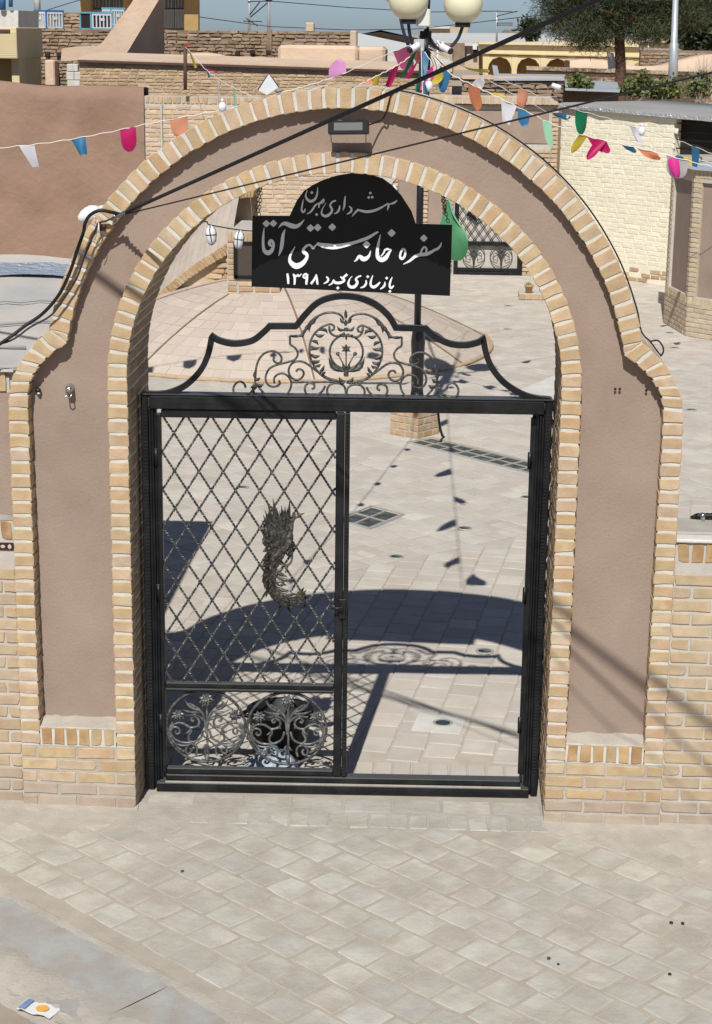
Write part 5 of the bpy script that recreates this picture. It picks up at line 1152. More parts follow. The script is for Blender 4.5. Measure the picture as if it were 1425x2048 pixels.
rubble(vt, Vector((edge[0].x, YV+.0, 0)), Vector((1, 0, 0)), Vector((0, 1, 0)), edge[-1].x-edge[0].x, .0, etop, .075, .22, 'far_brick_clay', jit=.006, out=.012, hk=.8)
# little brick hood with an arched front on the roof behind
hd_ = thing('arched_hood', 'small brick hood with a round arched front above the vault', 'hood', at_y(490, 430, 17.5))
YH = 17.6; HP = [at_y(*p, YH) for p in ((458, 444), (459, 424), (464, 408), (474, 399), (490, 395), (507, 394))]; OP = [at_y(*p, YH) for p in ((442, 448), (442, 425), (450, 401), (466, 388), (488, 383), (509, 382))]
for i in range(5):
    a, b, c, d = HP[i], OP[i], OP[i+1], HP[i+1]
    for k in range(3):
        f0, f1 = k/3+.02, (k+1)/3-.02; P4 = [a.lerp(d, f0), b.lerp(c, f0), b.lerp(c, f1), a.lerp(d, f1)]; q = MB(); q.prism([(p.x, p.z) for p in P4][::-1], lambda u_, v_, d_: (u_, YH+d_, v_), -.02, .9); q.build('brick', 'soldier_brick', hd_)
m = MB(); m.prism([(p.x, p.z) for p in HP]+[(HP[-1].x+.02, HP[-1].z), (HP[-1].x+.02, HP[0].z-.5), (HP[0].x, HP[0].z-.5)], lambda u_, v_, d_: (u_, YH+d_, v_), .35, .4); m.build('back_wall', 'far_mortar', hd_)
m = MB(); m.box((OP[0].x, YH, OP[0].z-.6), (HP[0].x, YH+.9, OP[0].z-.005)); m.box((HP[0].x, YH, OP[0].z-.6), (HP[-1].x+.02, YH+.9, HP[0].z-.02)); m.build('base', 'lime_mortar', hd_)
rubble(hd_, Vector((OP[0].x, YH, OP[0].z-.6)), Vector((1, 0, 0)), Vector((0, 1, 0)), 1.2, .0, lambda s: .58, .075, .22, 'tan_brick_clay', jit=.006, out=.012, hk=.8)

# ------------------------------------------------------------------ lamp standard on its brick pedestal
pa, pb = Vector((-0.09, 9.51, 0)), Vector((0.242, 9.259, 0)); pu = (pb-pa).normalized(); pn = Vector((-pu.y, pu.x, 0)); PS = .37; PH = .36
lp = thing('lamp_pedestal', 'short square brick pedestal under the lamp post behind the gate', 'pedestal', (pa+pb)/2+pn*PS/2)
m = MB(); Mx = frame_m(pa, pu, pn, Vector((0, 0, 1))); m.box((.006, .006, -.02), (PS-.006, PS-.006, PH-.004), Mx); m.build('mortar', 'lime_mortar', lp)
for fi in range(4):
    o = (pa, pa+pu*PS, pa+pu*PS+pn*PS, pa+pn*PS)[fi]; eu = (pu, pn, -pu, -pn)[fi]; ei = (pn, -pu, -pn, pu)[fi]
    for r in range(5):
        cuts = [0, .105, .26, PS] if (r+fi) % 2 else [0, .2, PS]
        for c0, c1_ in zip(cuts[:-1], cuts[1:]): link('brick', variants(round(c1_-c0-.012, 3), .056, .04, 'arch_brick', 4), lp, frame_m(o+eu*(c0+c1_)/2+Vector((0, 0, .034+r*.0705)), eu, ei, Vector((0, 0, 1))))
pc = (pa+pb)/2+pn*PS/2; pc.z = PH
ls = thing('street_lamp', 'black courtyard lamp post carrying cream globes on curved arms', 'street lamp', pc)
LY = pc.y; m = MB(); B0 = Matrix.Translation(pc)
m.lathe([(.11, -.002), (.11, .03), (.07, .06), (.062, .12), (.068, .5), (.075, .62), (.06, .74), (.04, .8)], 12, B0); m.build('base', 'lamp_black', ls)
ztp = at_y(838, 175, LY).z; ztt = at_y(838, 66, LY).z; m = MB(); m.tube([pc+Vector((-.01, 0, .78)), Vector((pc.x-.01, LY, ztp-.3))], .037, 10); m.build('pole', 'lamp_black', ls)
m = MB(); m.tube([(pc.x+.0, LY, ztp-.32), (pc.x+.012, LY, ztt+.02)], .062, 8); m.build('collar', 'lamp_black', ls)
m = MB(); m.tube([(pc.x+.03, LY, ztt), (pc.x+.055, LY, ztt+.9)], .014, 8); m.build('finial_rod', 'lamp_navy', ls)
def globe(px, py, Yg, r=.193):
    c = at_y(px, py, Yg); m = MB(); m.ball(c, r, 28, 18); g = m.build('globe', 'globe_cream', ls)
    m = MB(); m.lathe([(.075, -.02), (.078, .02), (.07, .03)], 16, Matrix.Translation(c+Vector((0, 0, -r-.008)))); m.box((-.075, -.075, -r-.03), (.075, .075, -r-.012), Matrix.Translation(c)); m.build('globe_cup', 'lamp_black', g)
    k0 = Vector((pc.x+.01, LY, ztt+.03)); k1 = c+Vector((0, 0, -r-.02)); lo = k0.lerp(k1, .55); lo.z = min(k0.z, k1.z)-.19
    m = MB(); m.tube(smooth([k0, k0.lerp(lo, .5)+Vector((0, 0, -.06)), lo, k1.lerp(lo, .45)+(k1-k0)*.06+Vector((0, 0, -.03)), k1], 6), .0165, 8); m.build('arm', 'lamp_navy', ls)
globe(818, 1, LY-.15); globe(927, 8, LY+.05); globe(800, -25, LY+.75)
m = MB(); p = at_y(848, 36, LY-.12); m.bbox(p+Vector((-.07, -.05, -.085)), p+Vector((.065, .05, .085)), .012); m.build('junction_box', 'grey_white_box', ls)
def seccam(p, aim, label, box=True):
    t = thing('security_camera', label, 'camera', p); aim = Vector(aim).normalized(); m = MB(); p = Vector(p)
    m.tube([p, p+aim*.02, p+aim*.13], [.03, .034, .034], 12); m.build('housing', 'white_plastic', t); m = MB(); m.tube([p+aim*.128, p+aim*.15], [.033, .029], 12); m.build('lens', 'camera_dark', t)
    m = MB(); m.tube([p+aim*.03, p+aim*.03+Vector((0, .05, .04)), p+aim*.0+Vector((0, .09, .03))], .012, 8); m.build('bracket', 'white_plastic', t); return t
p = at_y(838, 90, LY-.13); seccam(p, (-.6, -.7, -.35), 'white bullet camera pointing left on the lamp post'); m = MB(); m.bbox(p+Vector((-.05, .0, -.055)), p+Vector((.055, .06, .055)), .006); m.build('back_box', 'galv_steel', ls)
p = at_y(882, 92, LY-.05); seccam(p, (.72, -.6, -.35), 'white bullet camera pointing right beside the lamp post'); m = MB(); m.tube([at_y(876, 80, LY+.02), at_y(874, 180, LY+.02)], .008, 6); m.tube([at_y(876, 84, LY+.02), p+Vector((0, .03, 0))], .012, 6); m.tube([at_y(874, 150, LY+.02), Vector((pc.x, LY, at_y(874, 150, LY).z))], .008, 6); m.build('camera_pole', 'white_plastic', ls)
for k in range(5):
    m = MB(); a = at_y(850+k*3, 100+k*8, LY-.08); m.tube(smooth([at_y(838, 70+4*k, LY-.07), at_y(852+9*k, 95+9*k, LY-.1), at_y(868+6*k, 135+3*k, LY-.1), at_y(850+6*k, 145, LY-.08), at_y(842, 120+5*k, LY-.06)], 5), .0035, 5); m.build('loose_cable', 'black_rubber' if k != 2 else 'string_white', ls)
m = MB(); m.tube(smooth([at_z(876, 815, .45), at_z(879, 845, .25), at_z(884, 868, .06), at_z(888, 874, .01)], 5), .014, 6); m.build('supply_cable', 'black_rubber', ls)
# pots, bucket
def pot(p, label, r=.1):
    t = thing('flower_pot', label, 'flower pot', p, local=True); m = MB(); m.lathe([(.0005, 0), (r*.62, 0), (r*.85, r*1.35), (r, r*1.4), (r, r*1.75), (r*.86, r*1.75), (r*.8, r*1.5), (.0005, r*1.5)], 18); m.build('pot', 'terracotta', t)
    m = MB()
    for k in range(14): a = rng.uniform(0, 6.28); q = rng.uniform(.1, .7)*r; m.ball((q*math.cos(a), q*math.sin(a), r*1.6+rng.uniform(0, .4)*r), r*.22, 6, 5, sc=(1, 1, 1.5))
    m.build('cactus', 'cactus_green', t)
ps = at_z(1058, 598); t = thing('brick_step', 'small brick step under the cactus pot by the right jamb', 'step', ps); m = MB(); m.bbox(ps+Vector((-.16, -.1, 0)), ps+Vector((.75, .35, .10)), .008); m.build('core', 'lime_mortar', t)
for k in range(8): link('brick', variants(.1, .085, .05, 'arch_brick', 4), t, frame_m(ps+Vector((-.105+.115*k, -.115, .05)), Vector((1, 0, 0)), Vector((0, 1, 0)), Vector((0, 0, 1))))
pot(at_z(1058, 586, .10), 'terracotta pot of pale cactus on a brick step near the right jamb', .075)
pb_ = at_z(560, 1508, 0); t = thing('rubber_tub', 'black rubber tub behind the lower grille of the gate', 'tub', pb_, local=True)
m = MB(); m.lathe([(.0005, 0), (.15, 0), (.185, .27), (.195, .28), (.18, .275), (.14, .03), (.0005, .03)], 24); m.build('shell', 'black_rubber', t)
m = MB()
for s in (1, -1): m.tube([(s*.18, -.05, .25), (s*.235, 0, .24), (s*.18, .05, .25)], .012, 6)
m.build('handle', 'black_rubber', t)
mk('blue_bag', [(.42, .50, .58), (.28, .34, .42)], nscale=14, namt=.3, rough=.3, bump=.8, bscale=14, bdist=.02)
pb2 = at_z(545, 1532, 0); t = thing('plastic_bag', 'pale blue plastic bag lying against the black tub', 'bag', pb2); m = MB(); vs = []
for i in range(9):
    for j in range(7): a = i/8-.5; b = j/6-.5; vs.append(pb2+Vector((a*.30, -.02+b*.16, max(.004, .13*math.cos(a*2.8)*math.cos(b*2.7)+rng.uniform(-.02, .02)))))
m.add(vs, [(i*7+j, (i+1)*7+j, (i+1)*7+j+1, i*7+j+1) for i in range(8) for j in range(6)]); m.build('film', 'blue_bag', t)
# black corrugated pipe on the yard wall cap
pp = at_y(1392, 1040, .34); t = thing('black_pipe', 'black corrugated conduit with a steel clip on the yard wall cap', 'pipe', pp); m = MB()
n_ = 110; m.tube([(pp.x+.012*k, .34, 1.632+.004*math.sin(k*.2)) for k in range(n_)], [.016 if k % 2 else .0135 for k in range(n_)], 10); m.tube([(pp.x-.03, .34, 1.625), (pp.x, .34, 1.632)], [.004, .014], 8); m.build('conduit', 'black_rubber', t)
m = MB(); m.tube([(pp.x+.024, .34, 1.632), (pp.x+.044, .34, 1.632)], .0195, 12); m.bbox((pp.x+.026, .30, 1.606), (pp.x+.042, .335, 1.64), .003); m.build('clip', 'chrome', t)
# ================================================================== FITTINGS AND CABLES ON THE GATEWAY
YF = -0.085
fa, fb = at_y(657, 241, YF), at_y(738, 267, YF); fc = (fa+fb)/2
t = thing('floodlight', 'slim black floodlight under the crown of the brick arch', 'floodlight', fc)
Mf = Matrix.Translation(fc) @ Matrix.Rotation(R(-1.5), 4, 'Y') @ Matrix.Rotation(R(-6), 4, 'X'); W2 = (fb.x-fa.x)/2
m = MB(); m.bbox((-W2, -.020, -.034), (W2, .050, .030), .004, Mf)
for k in range(14): x = -W2*.8+k*W2*1.6/13; m.box((x-.002, -.005, .034), (x+.002, .02, .038), Mf)
h = m.build('housing', 'lamp_black', t)
m = MB(); m.box((-W2*.70, -.0225, -.017), (W2*.70, -.0205, .020), Mf); m.build('lens', 'lens_glass', h)
m = MB()
for s in (-1, 1): m.tube([fc+Vector((s*W2*.86, -.01, -.02)), fc+Vector((s*W2*.86, .02, -.075)), fc+Vector((s*W2*.86, .14, -.085))], .0022, 6)
m.build('bracket', 'lamp_black', t)
def ox(x, off=.012): return Vector((x, 0, 2.297+math.sqrt(max((ROUT+off)**2-x*x, 0))))
t = thing('lamp_wire', 'thin black wire running from the floodlight along the crown of the arch', 'wire', (0.5, 0, 3.8))
pts = [fc+Vector((W2*.7, 0, 0)), at_y(762, 240, .02), at_y(772, 226, -.008), at_y(778, 205, -.010), at_y(785, 187, -.004)]+[ox(x)+Vector((0, .004+.02*k, 0)) for k, x in enumerate((.28, .5, .75, 1.0, 1.2, 1.36, 1.46))]+[at_y(1283, 662, .18), at_y(1301, 683, .20), at_y(1312, 698, .2), at_y(1323, 712, .22)]
m = MB(); m.tube(smooth(pts, 6), .0042, 6); m.tube(smooth([at_y(1300, 683, .2), at_y(1316, 681, .2), at_y(1326, 693, .2), at_y(1327, 704, .2), at_y(1322, 712, .22)], 6), .0045, 6); m.build('wire', 'black_rubber', t)
CA = Vector((-1.12, -.05, 3.189)); CB = Vector((.983, -2.867, 4.19)); CC = Vector((1.322, -3.175, 3.975))
t = thing('power_cable', 'thick black cable clamped to the arch on the left, rising to the upper right', 'cable', CA)
m = MB(); m.tube([CA+(CB-CA)*k/10*2.6 for k in range(11)], .0088, 10)
m.tube(smooth([CA+Vector((.02, 0, .008)), at_y(222, 424, -.07), at_y(200, 421, -.08), at_y(181, 430, -.08), at_y(171, 446, -.08), at_y(167, 466, -.07), at_y(155, 500, -.05), at_y(140, 545, -.04), at_y(118, 590, -.03), at_y(86, 627, -.03), at_y(50, 652, -.05), at_y(18, 676, -.08), at_y(-30, 705, -.12), at_y(-160, 770, -.3)], 6), .0088, 10); m.build('cable', 'black_rubber', t)
m = MB()
for k in range(7): c = CA+(CB-CA)*(-.012+k*.0065); m.tube([c+Vector((.010*math.cos(a*.8), .009*math.sin(a*.8), .012*math.cos(a*.8+.6))) for a in range(8)], .0035, 5, closed=True)
m.build('wire_binding', 'chrome', t)
t = thing('support_wire', 'thin dark wire strung from the left of the arch to the right edge', 'wire', CA)
m = MB(); m.tube([CA+(CC-CA)*k/10*2.6 for k in range(11)], .0036, 8)
m.tube(smooth([CA, at_y(212, 442, -.06), at_y(198, 447, -.06), at_y(187, 470, -.05), at_y(170, 512, -.05), at_y(152, 560, -.04), at_y(118, 612, -.04), at_y(98, 634, -.04), at_y(60, 655, -.05), at_y(22, 681, -.07), at_y(-40, 700, -.1), at_y(-160, 750, -.3)], 6), .005, 8); m.build('wire', 'wire_dark', t)
t = thing('cable_hook', 'rusty hook and frayed ties holding the cables on the left of the arch', 'hook', at_y(203, 452, -.01))
m = MB(); m.tube([at_y(205, 455, .05), at_y(203, 452, -.02), at_y(198, 446, -.06)], .008, 8); m.bbox(at_y(197, 462, -.03), at_y(212, 448, -.0), .004); m.build('hook', 'rust_steel', t)
m = MB()
for a in ((196, 490), (190, 480), (186, 430), (205, 440)): m.tube([at_y(198, 447, -.065), at_y((198+a[0])/2+2, (447+a[1])/2, -.055), at_y(*a, -.03)], .002, 5)
m.build('tie', 'string_white', t)
for k, (L0, L1, off) in enumerate(((4.0, 6.0, 0),)):
    a = Vector((-1.174, 0, 2.896))-SUN*L0; b = Vector((1.397, .05, .966))-SUN*L1; m = MB(); m.tube([a+(b-a)*q for q in (-1.5, -.5, 0, .5, 1, 1.5, 2.2)], .020, 8)
    tag(m.build('street_cable', 'black_rubber'), 'heavy black street cable passing overhead in front of the gateway', 'cable')
# white lamp, chrome spotlight, little camera
p = at_y(196, 420, .10); q = at_y(158, 440, .06); t = thing('bulkhead_lamp', 'white teardrop lamp fixed to the outer left curve of the arch', 'lamp', p); d = q-p
m = MB(); m.tube([p+d*k for k in (-.1, .05, .25, .5, .75, .95, 1.02)], [.018, .030, .040, .040, .033, .020, .004], 16); m.build('shade', 'white_plastic', t)
m = MB(); m.tube([p-d*.1, p-d*.45+Vector((.02, .04, -.01))], .016, 10); m.build('mount', 'white_plastic', t)
p = at_y(138, 778, .035); t = thing('spotlight', 'small chrome spotlight with a wire bracket on the left plaster panel', 'spotlight', p)
m = MB(); m.tube([p+Vector((0, .045, 0)), p+Vector((0, .02, 0)), p+Vector((.003, -.012, -.006))], [.020, .022, .018], 14); m.ball(p+Vector((.006, -.014, -.004)), .010, 10, 8); m.build('body', 'chrome', t)
m = MB(); m.tube([p+Vector((-.012, -.0, -.012)), p+Vector((-.011, -.02, -.035)), p+Vector((.002, -.02, -.045)), p+Vector((.014, -.02, -.035)), p+Vector((.014, -.0, -.010))], .0035, 6); m.build('bracket', 'chrome', t)
p = at_y(77, 781, .062); t = thing('dome_camera', 'tiny black and white camera at the edge of the left plaster panel', 'camera', p)
m = MB(); m.ball(p, .015, 12, 8); m.build('dome', 'camera_dark', t); m = MB(); m.ball(p+Vector((.002, -.004, -.012)), .0085, 10, 6); m.build('base', 'white_plastic', t)

# ================================================================== BUNTING AND STRING LIGHTS
def flag_mesh(o, ux, dn, w, h, shape=0, curl=.25):
    """a round-ended plastic pennant hanging along dn from the string direction ux, gently curled"""
    nn_ = ux.cross(dn).normalized(); m = MB(); NX, NY = 6, 7; vs = []; c1_, c2_ = rng.uniform(-curl, curl), rng.uniform(-curl, curl); ph = rng.uniform(0, 6)
    for j in range(NY+1):
        t = j/NY; ww = w*(1-.12*t) if shape == 0 else w*(1-.55*t); 
        if t > .55 and shape == 0: ww *= math.sqrt(max(0.03, 1-((t-.55)/.45)**2*.93))
        for i in range(NX+1):
            s = i/NX-.5; b = c1_*w*(4*s*s-.3)*(.3+t)+c2_*h*t*t+.03*w*math.sin(ph+5*t+3*s)
            vs.append(o+ux*(s*ww)+dn*(h*t)+nn_*b)
    m.add(vs, [(j*(NX+1)+i, j*(NX+1)+i+1, (j+1)*(NX+1)+i+1, (j+1)*(NX+1)+i) for j in range(NY) for i in range(NX)], smooth=True); return m
CN = dict(white='white', blue='blue', crimson='crimson', salmon='salmon', lilac='lilac pink', yellow='yellow', green='dark green', mint='mint green', grey='silver grey', magenta='bright pink', red='red', rose='rose pink', orange='orange')
def bunting(label, pts, flags, world=False, r=.0042):
    P = smooth([Vector(p) if world else at_y(*p) for p in pts], 8); t = thing('bunting_string', label, 'bunting', P[0], group='flag strings fanning out from the lamp post')
    m = MB(); m.tube([p+Vector((0, 0, .006*math.sin(i*1.9))) for i, p in enumerate(P)], r, 5); m.build('cord', 'string_white', t)
    XS = [proj(p)[0] for p in P]
    for f in flags:
        px, col, ang = f[:3]; w, h = (f[3], f[4]) if len(f) > 4 else (.19, .235); shape = f[5] if len(f) > 5 else 0
        if world: i = min(len(P)-2, max(0, int(px*(len(P)-1))))
        else: i = min(range(len(P)-1), key=lambda k: abs((XS[k]+XS[k+1])/2-px))
        o = (P[i]+P[i+1])/2; ux = (P[i+1]-P[i]).normalized()
        if ux.x < 0: ux = -ux
        up = Vector((0, 0, 1)); a = R(ang); dn = (-up*math.cos(a)+Vector((CR))*math.sin(a)); dn = (dn+Vector((0, rng.uniform(-.25, .25), 0))).normalized()
        if abs(ux.dot(dn)) > .9: ux = Vector((0, 1, 0))
        q = flag_mesh(o, ux, dn, w, h, shape).build('flag', 'flag_'+col, t); q['label'] = CN[col]+' plastic pennant flag'
bunting('flag string sagging across the brown mud wall to the left edge', [(838, 85, 9.4), (780, 106, 9.6), (690, 146, 9.8), (620, 170, 9.9), (560, 186, 10), (480, 212, 10), (400, 228, 10), (300, 247, 10), (200, 268, 10), (100, 285, 10), (-10, 297, 10), (-150, 312, 10)],
        [(806, 'rose', 25, .2, .24), (822, 'salmon', 30, .14, .22), (678, 'lilac', 188, .2, .16), (567, 'blue', -70, .2, .06), (520, 'blue', -60, .12, .06), (462, 'white', 60, .2, .10), (361, 'salmon', 5, .19, .20), (258, 'crimson', 4, .175, .235), (158, 'blue', 18, .16, .18, 1), (58, 'white', 20, .16, .235, 1)])
bunting('short flag string dropping from the thin rusty post on the back wall', [(371, 94, 22.3), (385, 108, 21), (410, 137, 20), (440, 160, 19), (470, 176, 18), (510, 195, 17), (560, 218, 16)],
        [(373, 'red', 170, .12, .08), (381, 'yellow', 15, .16, .27, 1), (412, 'crimson', 75, .12, .2), (416, 'blue', 30, .1, .1), (439, 'white', -8, .13, .36, 1), (467, 'mint', 5, .13, .33), (505, 'yellow', 70, .12, .22), (523, 'blue', 50, .12, .14)])
bunting('flag string passing in front of the cream painted house to the right edge', [(858, 95, 9.4), (930, 135, 10), (1000, 157, 10.5), (1060, 184, 11), (1130, 213, 11.5), (1210, 235, 12), (1290, 260, 12.5), (1360, 282, 13), (1440, 312, 13.5), (1560, 345, 14)],
        [(935, 'yellow', 70, .12, .22), (1048, 'salmon', 8, .2, .19), (1165, 'green', 0, .2, .26), (1264, 'white', 18, .2, .2, 1), (1392, 'blue', 8, .19, .24, 1)])
bunting('flag string hanging over the rose panelled wall right of the lamp', [(862, 108, 9.4), (900, 146, 9.2), (950, 172, 9), (1000, 196, 8.8), (1060, 226, 8.8), (1120, 254, 8.8), (1180, 274, 9), (1260, 292, 9), (1340, 312, 9), (1440, 336, 9), (1560, 350, 9)],
        [(893, 'blue', -20, .17, .21), (948, 'orange', 12, .17, .24), (952, 'grey', 150, .13, .1), (985, 'yellow', 75, .1, .14), (1018, 'white', -5, .17, .19, 1), (1049, 'blue', -4, .13, .15), (1091, 'mint', 10, .1, .25), (1164, 'yellow', -35, .1, .2), (1196, 'crimson', 30, .2, .15), (1208, 'crimson', -35, .1, .24), (1253, 'blue', 40, .12, .1), (1290, 'orange', 40, .2, .12), (1344, 'magenta', 15, .12, .2), (1362, 'grey', -5, .22, .2)])
bunting('upper flag string reaching over the panelled wall towards the kiosk', [(858, 92, 9.4), (905, 118, 12), (960, 150, 13), (1040, 195, 13.5), (1120, 235, 14), (1200, 262, 14), (1300, 295, 14.5), (1380, 316, 15), (1500, 340, 15)],
        [(1112, 'blue', 70, .2, .12), (1132, 'white', 65, .14, .2), (1377, 'yellow', 20, .14, .12), (1365, 'blue', -20, .14, .16)])
bunting('flag string coming from the lamp post to the crown of the arch', [(.16, 9.35, 3.95), (.22, 7.4, 3.62), (.28, 5.2, 3.48), (.33, 3.0, 3.55), (.36, .70, 3.84)],
        [(.06, 'crimson', -20, .23, .29), (.10, 'green', 0, .23, .29), (.18, 'blue', 15, .23, .29), (.30, 'white', -25, .23, .29), (.42, 'yellow', 10, .22, .27), (.54, 'salmon', -20, .23, .29), (.66, 'blue', 20, .23, .29), (.78, 'rose', -35, .23, .29), (.9, 'white', -25, .23, .29)], world=True)
bunting('short flag string from the lamp post down to the left of the arch crown', [(836, 96, 9.4), (812, 120, 9.3), (784, 137, 9.2), (752, 153, 9.1), (716, 172, 9), (640, 215, 8.9)],
        [(826, 'green', -12, .15, .26), (790, 'crimson', -18, .12, .24), (755, 'yellow', -10, .10, .18), (733, 'salmon', 40, .10, .07)])
bunting('tangled flag end wound round the lamp post', [(842, 96, 9.25), (862, 122, 9.2), (868, 145, 9.2), (858, 168, 9.2)],
        [(849, 'blue', -5, .13, .26), (868, 'magenta', -42, .12, .24), (866, 'yellow', 80, .14, .1)])
p = at_y(371, 90, 22.3); t = thing('rusty_post', 'thin rusty post carrying a flag string on the back wall', 'post', p); m = MB(); m.tube([at_y(371, 180, 22.35), at_y(371, 88, 22.35)], .032, 8); m.build('tube', 'rust_steel', t)
# leaf green flag just behind the sign
YG = 1.7; m = MB(); o = [at_y(*p, YG) for p in ((893, 404), (899, 400), (905, 424), (917, 446), (930, 464), (936, 482), (937, 497), (932, 512), (922, 522), (910, 523), (898, 518), (885, 500), (880, 450))]
c = sum(o, Vector())/len(o); n_ = len(o); vs = [c+Vector((0, -.02, 0))]+[p+Vector((0, .03*math.sin(i*.9), 0)) for i, p in enumerate(o)]; m.add(vs, [(0, 1+i, 1+(i+1) % n_) for i in range(n_)], smooth=True); m.add([v+Vector((0, .003, 0)) for v in vs], [(0, 1+(i+1) % n_, 1+i) for i in range(n_)], smooth=True)
t = thing('green_pennant', 'leaf green plastic pennant hanging behind the right end of the sign', 'flag', o[1]); m.build('cloth', 'flag_leaf', t)
m = MB(); m.tube([at_y(893, 402, YG), at_y(890, 394, YG-.1)], .003, 5); m.tube(smooth([o[1], o[2], o[3], o[4], o[5]], 4), .006, 6); m.build('edge_strip', 'flag_mint', t)  # cord, and a paler strip painting in the pennant's sunlit edge
# caged bulbs
t = thing('string_light', 'string of white caged bulbs looping from the arch to the lamp post', 'string lights', at_y(400, 446, 1.3))
bl = [at_y(421, 450, 1.6), at_y(480, 460, 2.2)]; pts = [Vector((-1.12, .655, 3.02)), at_y(404, 444, 1.25)]+bl+[at_y(506, 462, 2.5), Vector((-.55, 3.6, 2.72)), Vector((-.4, 4.6, 2.66)), Vector((-.2, 6.0, 2.7)), Vector((0, 7.4, 2.8)), Vector((.16, 9.35, 3.1))]
m = MB(); m.tube(smooth(pts, 6), .004, 6); m.build('flex', 'wire_dark', t)
mk('bulb_white', [(.74, .76, .79), (.70, .72, .75)], nscale=6, namt=.04, rough=.25, bump=0)
for i, b in enumerate(bl+[Vector(p) for p in ((-.55, 3.6, 2.72), (-.45, 4.2, 2.68), (-.33, 5.0, 2.66), (-.2, 5.7, 2.68), (-.1, 6.4, 2.72), (0.0, 7.1, 2.78), (.06, 7.9, 2.85))]):
    M_ = Matrix.Translation(b) @ Matrix.Rotation(R(rng.uniform(-8, 8)), 4, 'Y'); m = MB(); m.lathe([(.0005, -.118), (.012, -.116), (.022, -.105), (.028, -.085), (.031, -.055), (.030, -.035), (.022, -.018), (.010, -.008), (.008, 0)], 16, M_); bu = m.build('bulb', 'bulb_white', t)
    m = MB(); m.tube([M_ @ Vector((.0325*math.cos(a*.449), .0325*math.sin(a*.449), -.055)) for a in range(14)], .0022, 5, closed=True)
    for a in (0, 1.57): m.tube([M_ @ Vector((s*math.cos(a), s*math.sin(a), z)) for s, z in ((.012, -.012), (.0245, -.018), (.033, -.05), (.026, -.1))], .002, 5)
    m.build('cage', 'wire_dark', bu)
for px, py, Y, lab in ((1284, 262, 12.4, 'white globe bulb on the flag string before the cream house'), (432, 172, 0, ''), (858, 172, 8.9, 'white globe bulb hanging beside the black lamp post'), (445, 214, 9.9, 'white globe bulb above the left shoulder of the arch')):
    if not lab: continue
    p = at_y(px, py, Y); t = thing('globe_bulb', lab, 'bulb', p); m = MB(); m.ball(p, .042, 14, 10, sc=(1, 1, 1.25)); b = m.build('bulb', 'bulb_white', t); m = MB(); m.tube([p+Vector((0, 0, .045)), p+Vector((0, 0, .085))], .016, 8); m.build('socket', 'white_plastic', t)
p = at_y(538, 172, 13); t = thing('foil_pennant', 'clear triangular plastic pennant beside the blue flag above the arch', 'flag', p); m = MB()
mk('flag_clear', [(.55, .58, .60), (.62, .65, .67)], nscale=8, namt=.1, rough=.25, bump=.3, bscale=10)
P = [at_y(*q, 13) for q in ((516, 180), (538, 146), (558, 174), (535, 190))]; m.add(P+[p+Vector((0, .004, 0)) for p in P], [(0, 1, 2, 3), (4, 7, 6, 5)]); m.build('film', 'flag_clear', t); m = MB(); m.tube([P[0], P[1], P[2]], .008, 5); m.build('edge_strip', 'rust_steel', t)

# ================================================================== ROOFS AND HOUSES BEYOND
def slab_px(mb, poly, Y, th): 
    q = [at_y(px, py, Y) for px, py in poly]; mb.prism([(p.x, p.z) for p in q][::-1], lambda u, v, d: (u, d, v), Y, Y+th); return mb
# brick parapet wall with dark coping just beyond the courtyard
YW = 27; a, b = at_y(158, 116, YW), at_y(905, 140, YW)
bw, u, n, L = wall_box('parapet_wall', 'weathered buff brick parapet with a dark coping line above the back wall', 'wall', (a.x, YW), (b.x, YW), -.2, (a.z-.06, b.z-.06), .4, 'far_mortar')
rubble(bw, Vector((a.x, YW, 0)), u, n, L, 2.4, lambda s: a.z-.07+(b.z-a.z)*s/L, .066, .19, 'far_brick_clay', jit=.008, out=.014, hk=.8, gaps=lambda s, z: rng.random() < .015)
m = MB(); vs = []
for k in range(2):
    p = (a, b)[k]; vs += [(p.x, YW-.10, p.z-.055), (p.x, YW-.10, p.z), (p.x, YW+1.6, p.z+.10), (p.x, YW+.02, p.z-.055)]
m.add(vs, [(0, 4, 5, 1), (1, 5, 6, 2), (3, 7, 4, 0)]); m.build('coping', 'straw_plaster', bw)
m = MB(); m.add([(a.x, YW-.105, a.z-.075), (b.x, YW-.105, b.z-.075), (b.x, YW-.105, b.z-.03), (a.x, YW-.105, a.z-.03), (a.x, YW, a.z-.075), (b.x, YW, b.z-.075)], [(0, 1, 2, 3), (0, 4, 5, 1)]); m.build('dark_edge', 'rust_steel', bw)  # dark strip along the front edge of the coping
for k, (x0_, y0_, x1_, y1_) in enumerate(((133, 144, 148, 160), (149, 144, 161, 160), (134, 128, 146, 143), (146, 128, 156, 143), (135, 161, 160, 174))):
    m = MB(); p, q = at_y(x0_, y1_, YW-.02), at_y(x1_, y0_, YW-.02); m.bbox((p.x, YW-.02, p.z), (q.x, YW+.3, q.z), .01); m.build('block', 'cap_lime', bw)
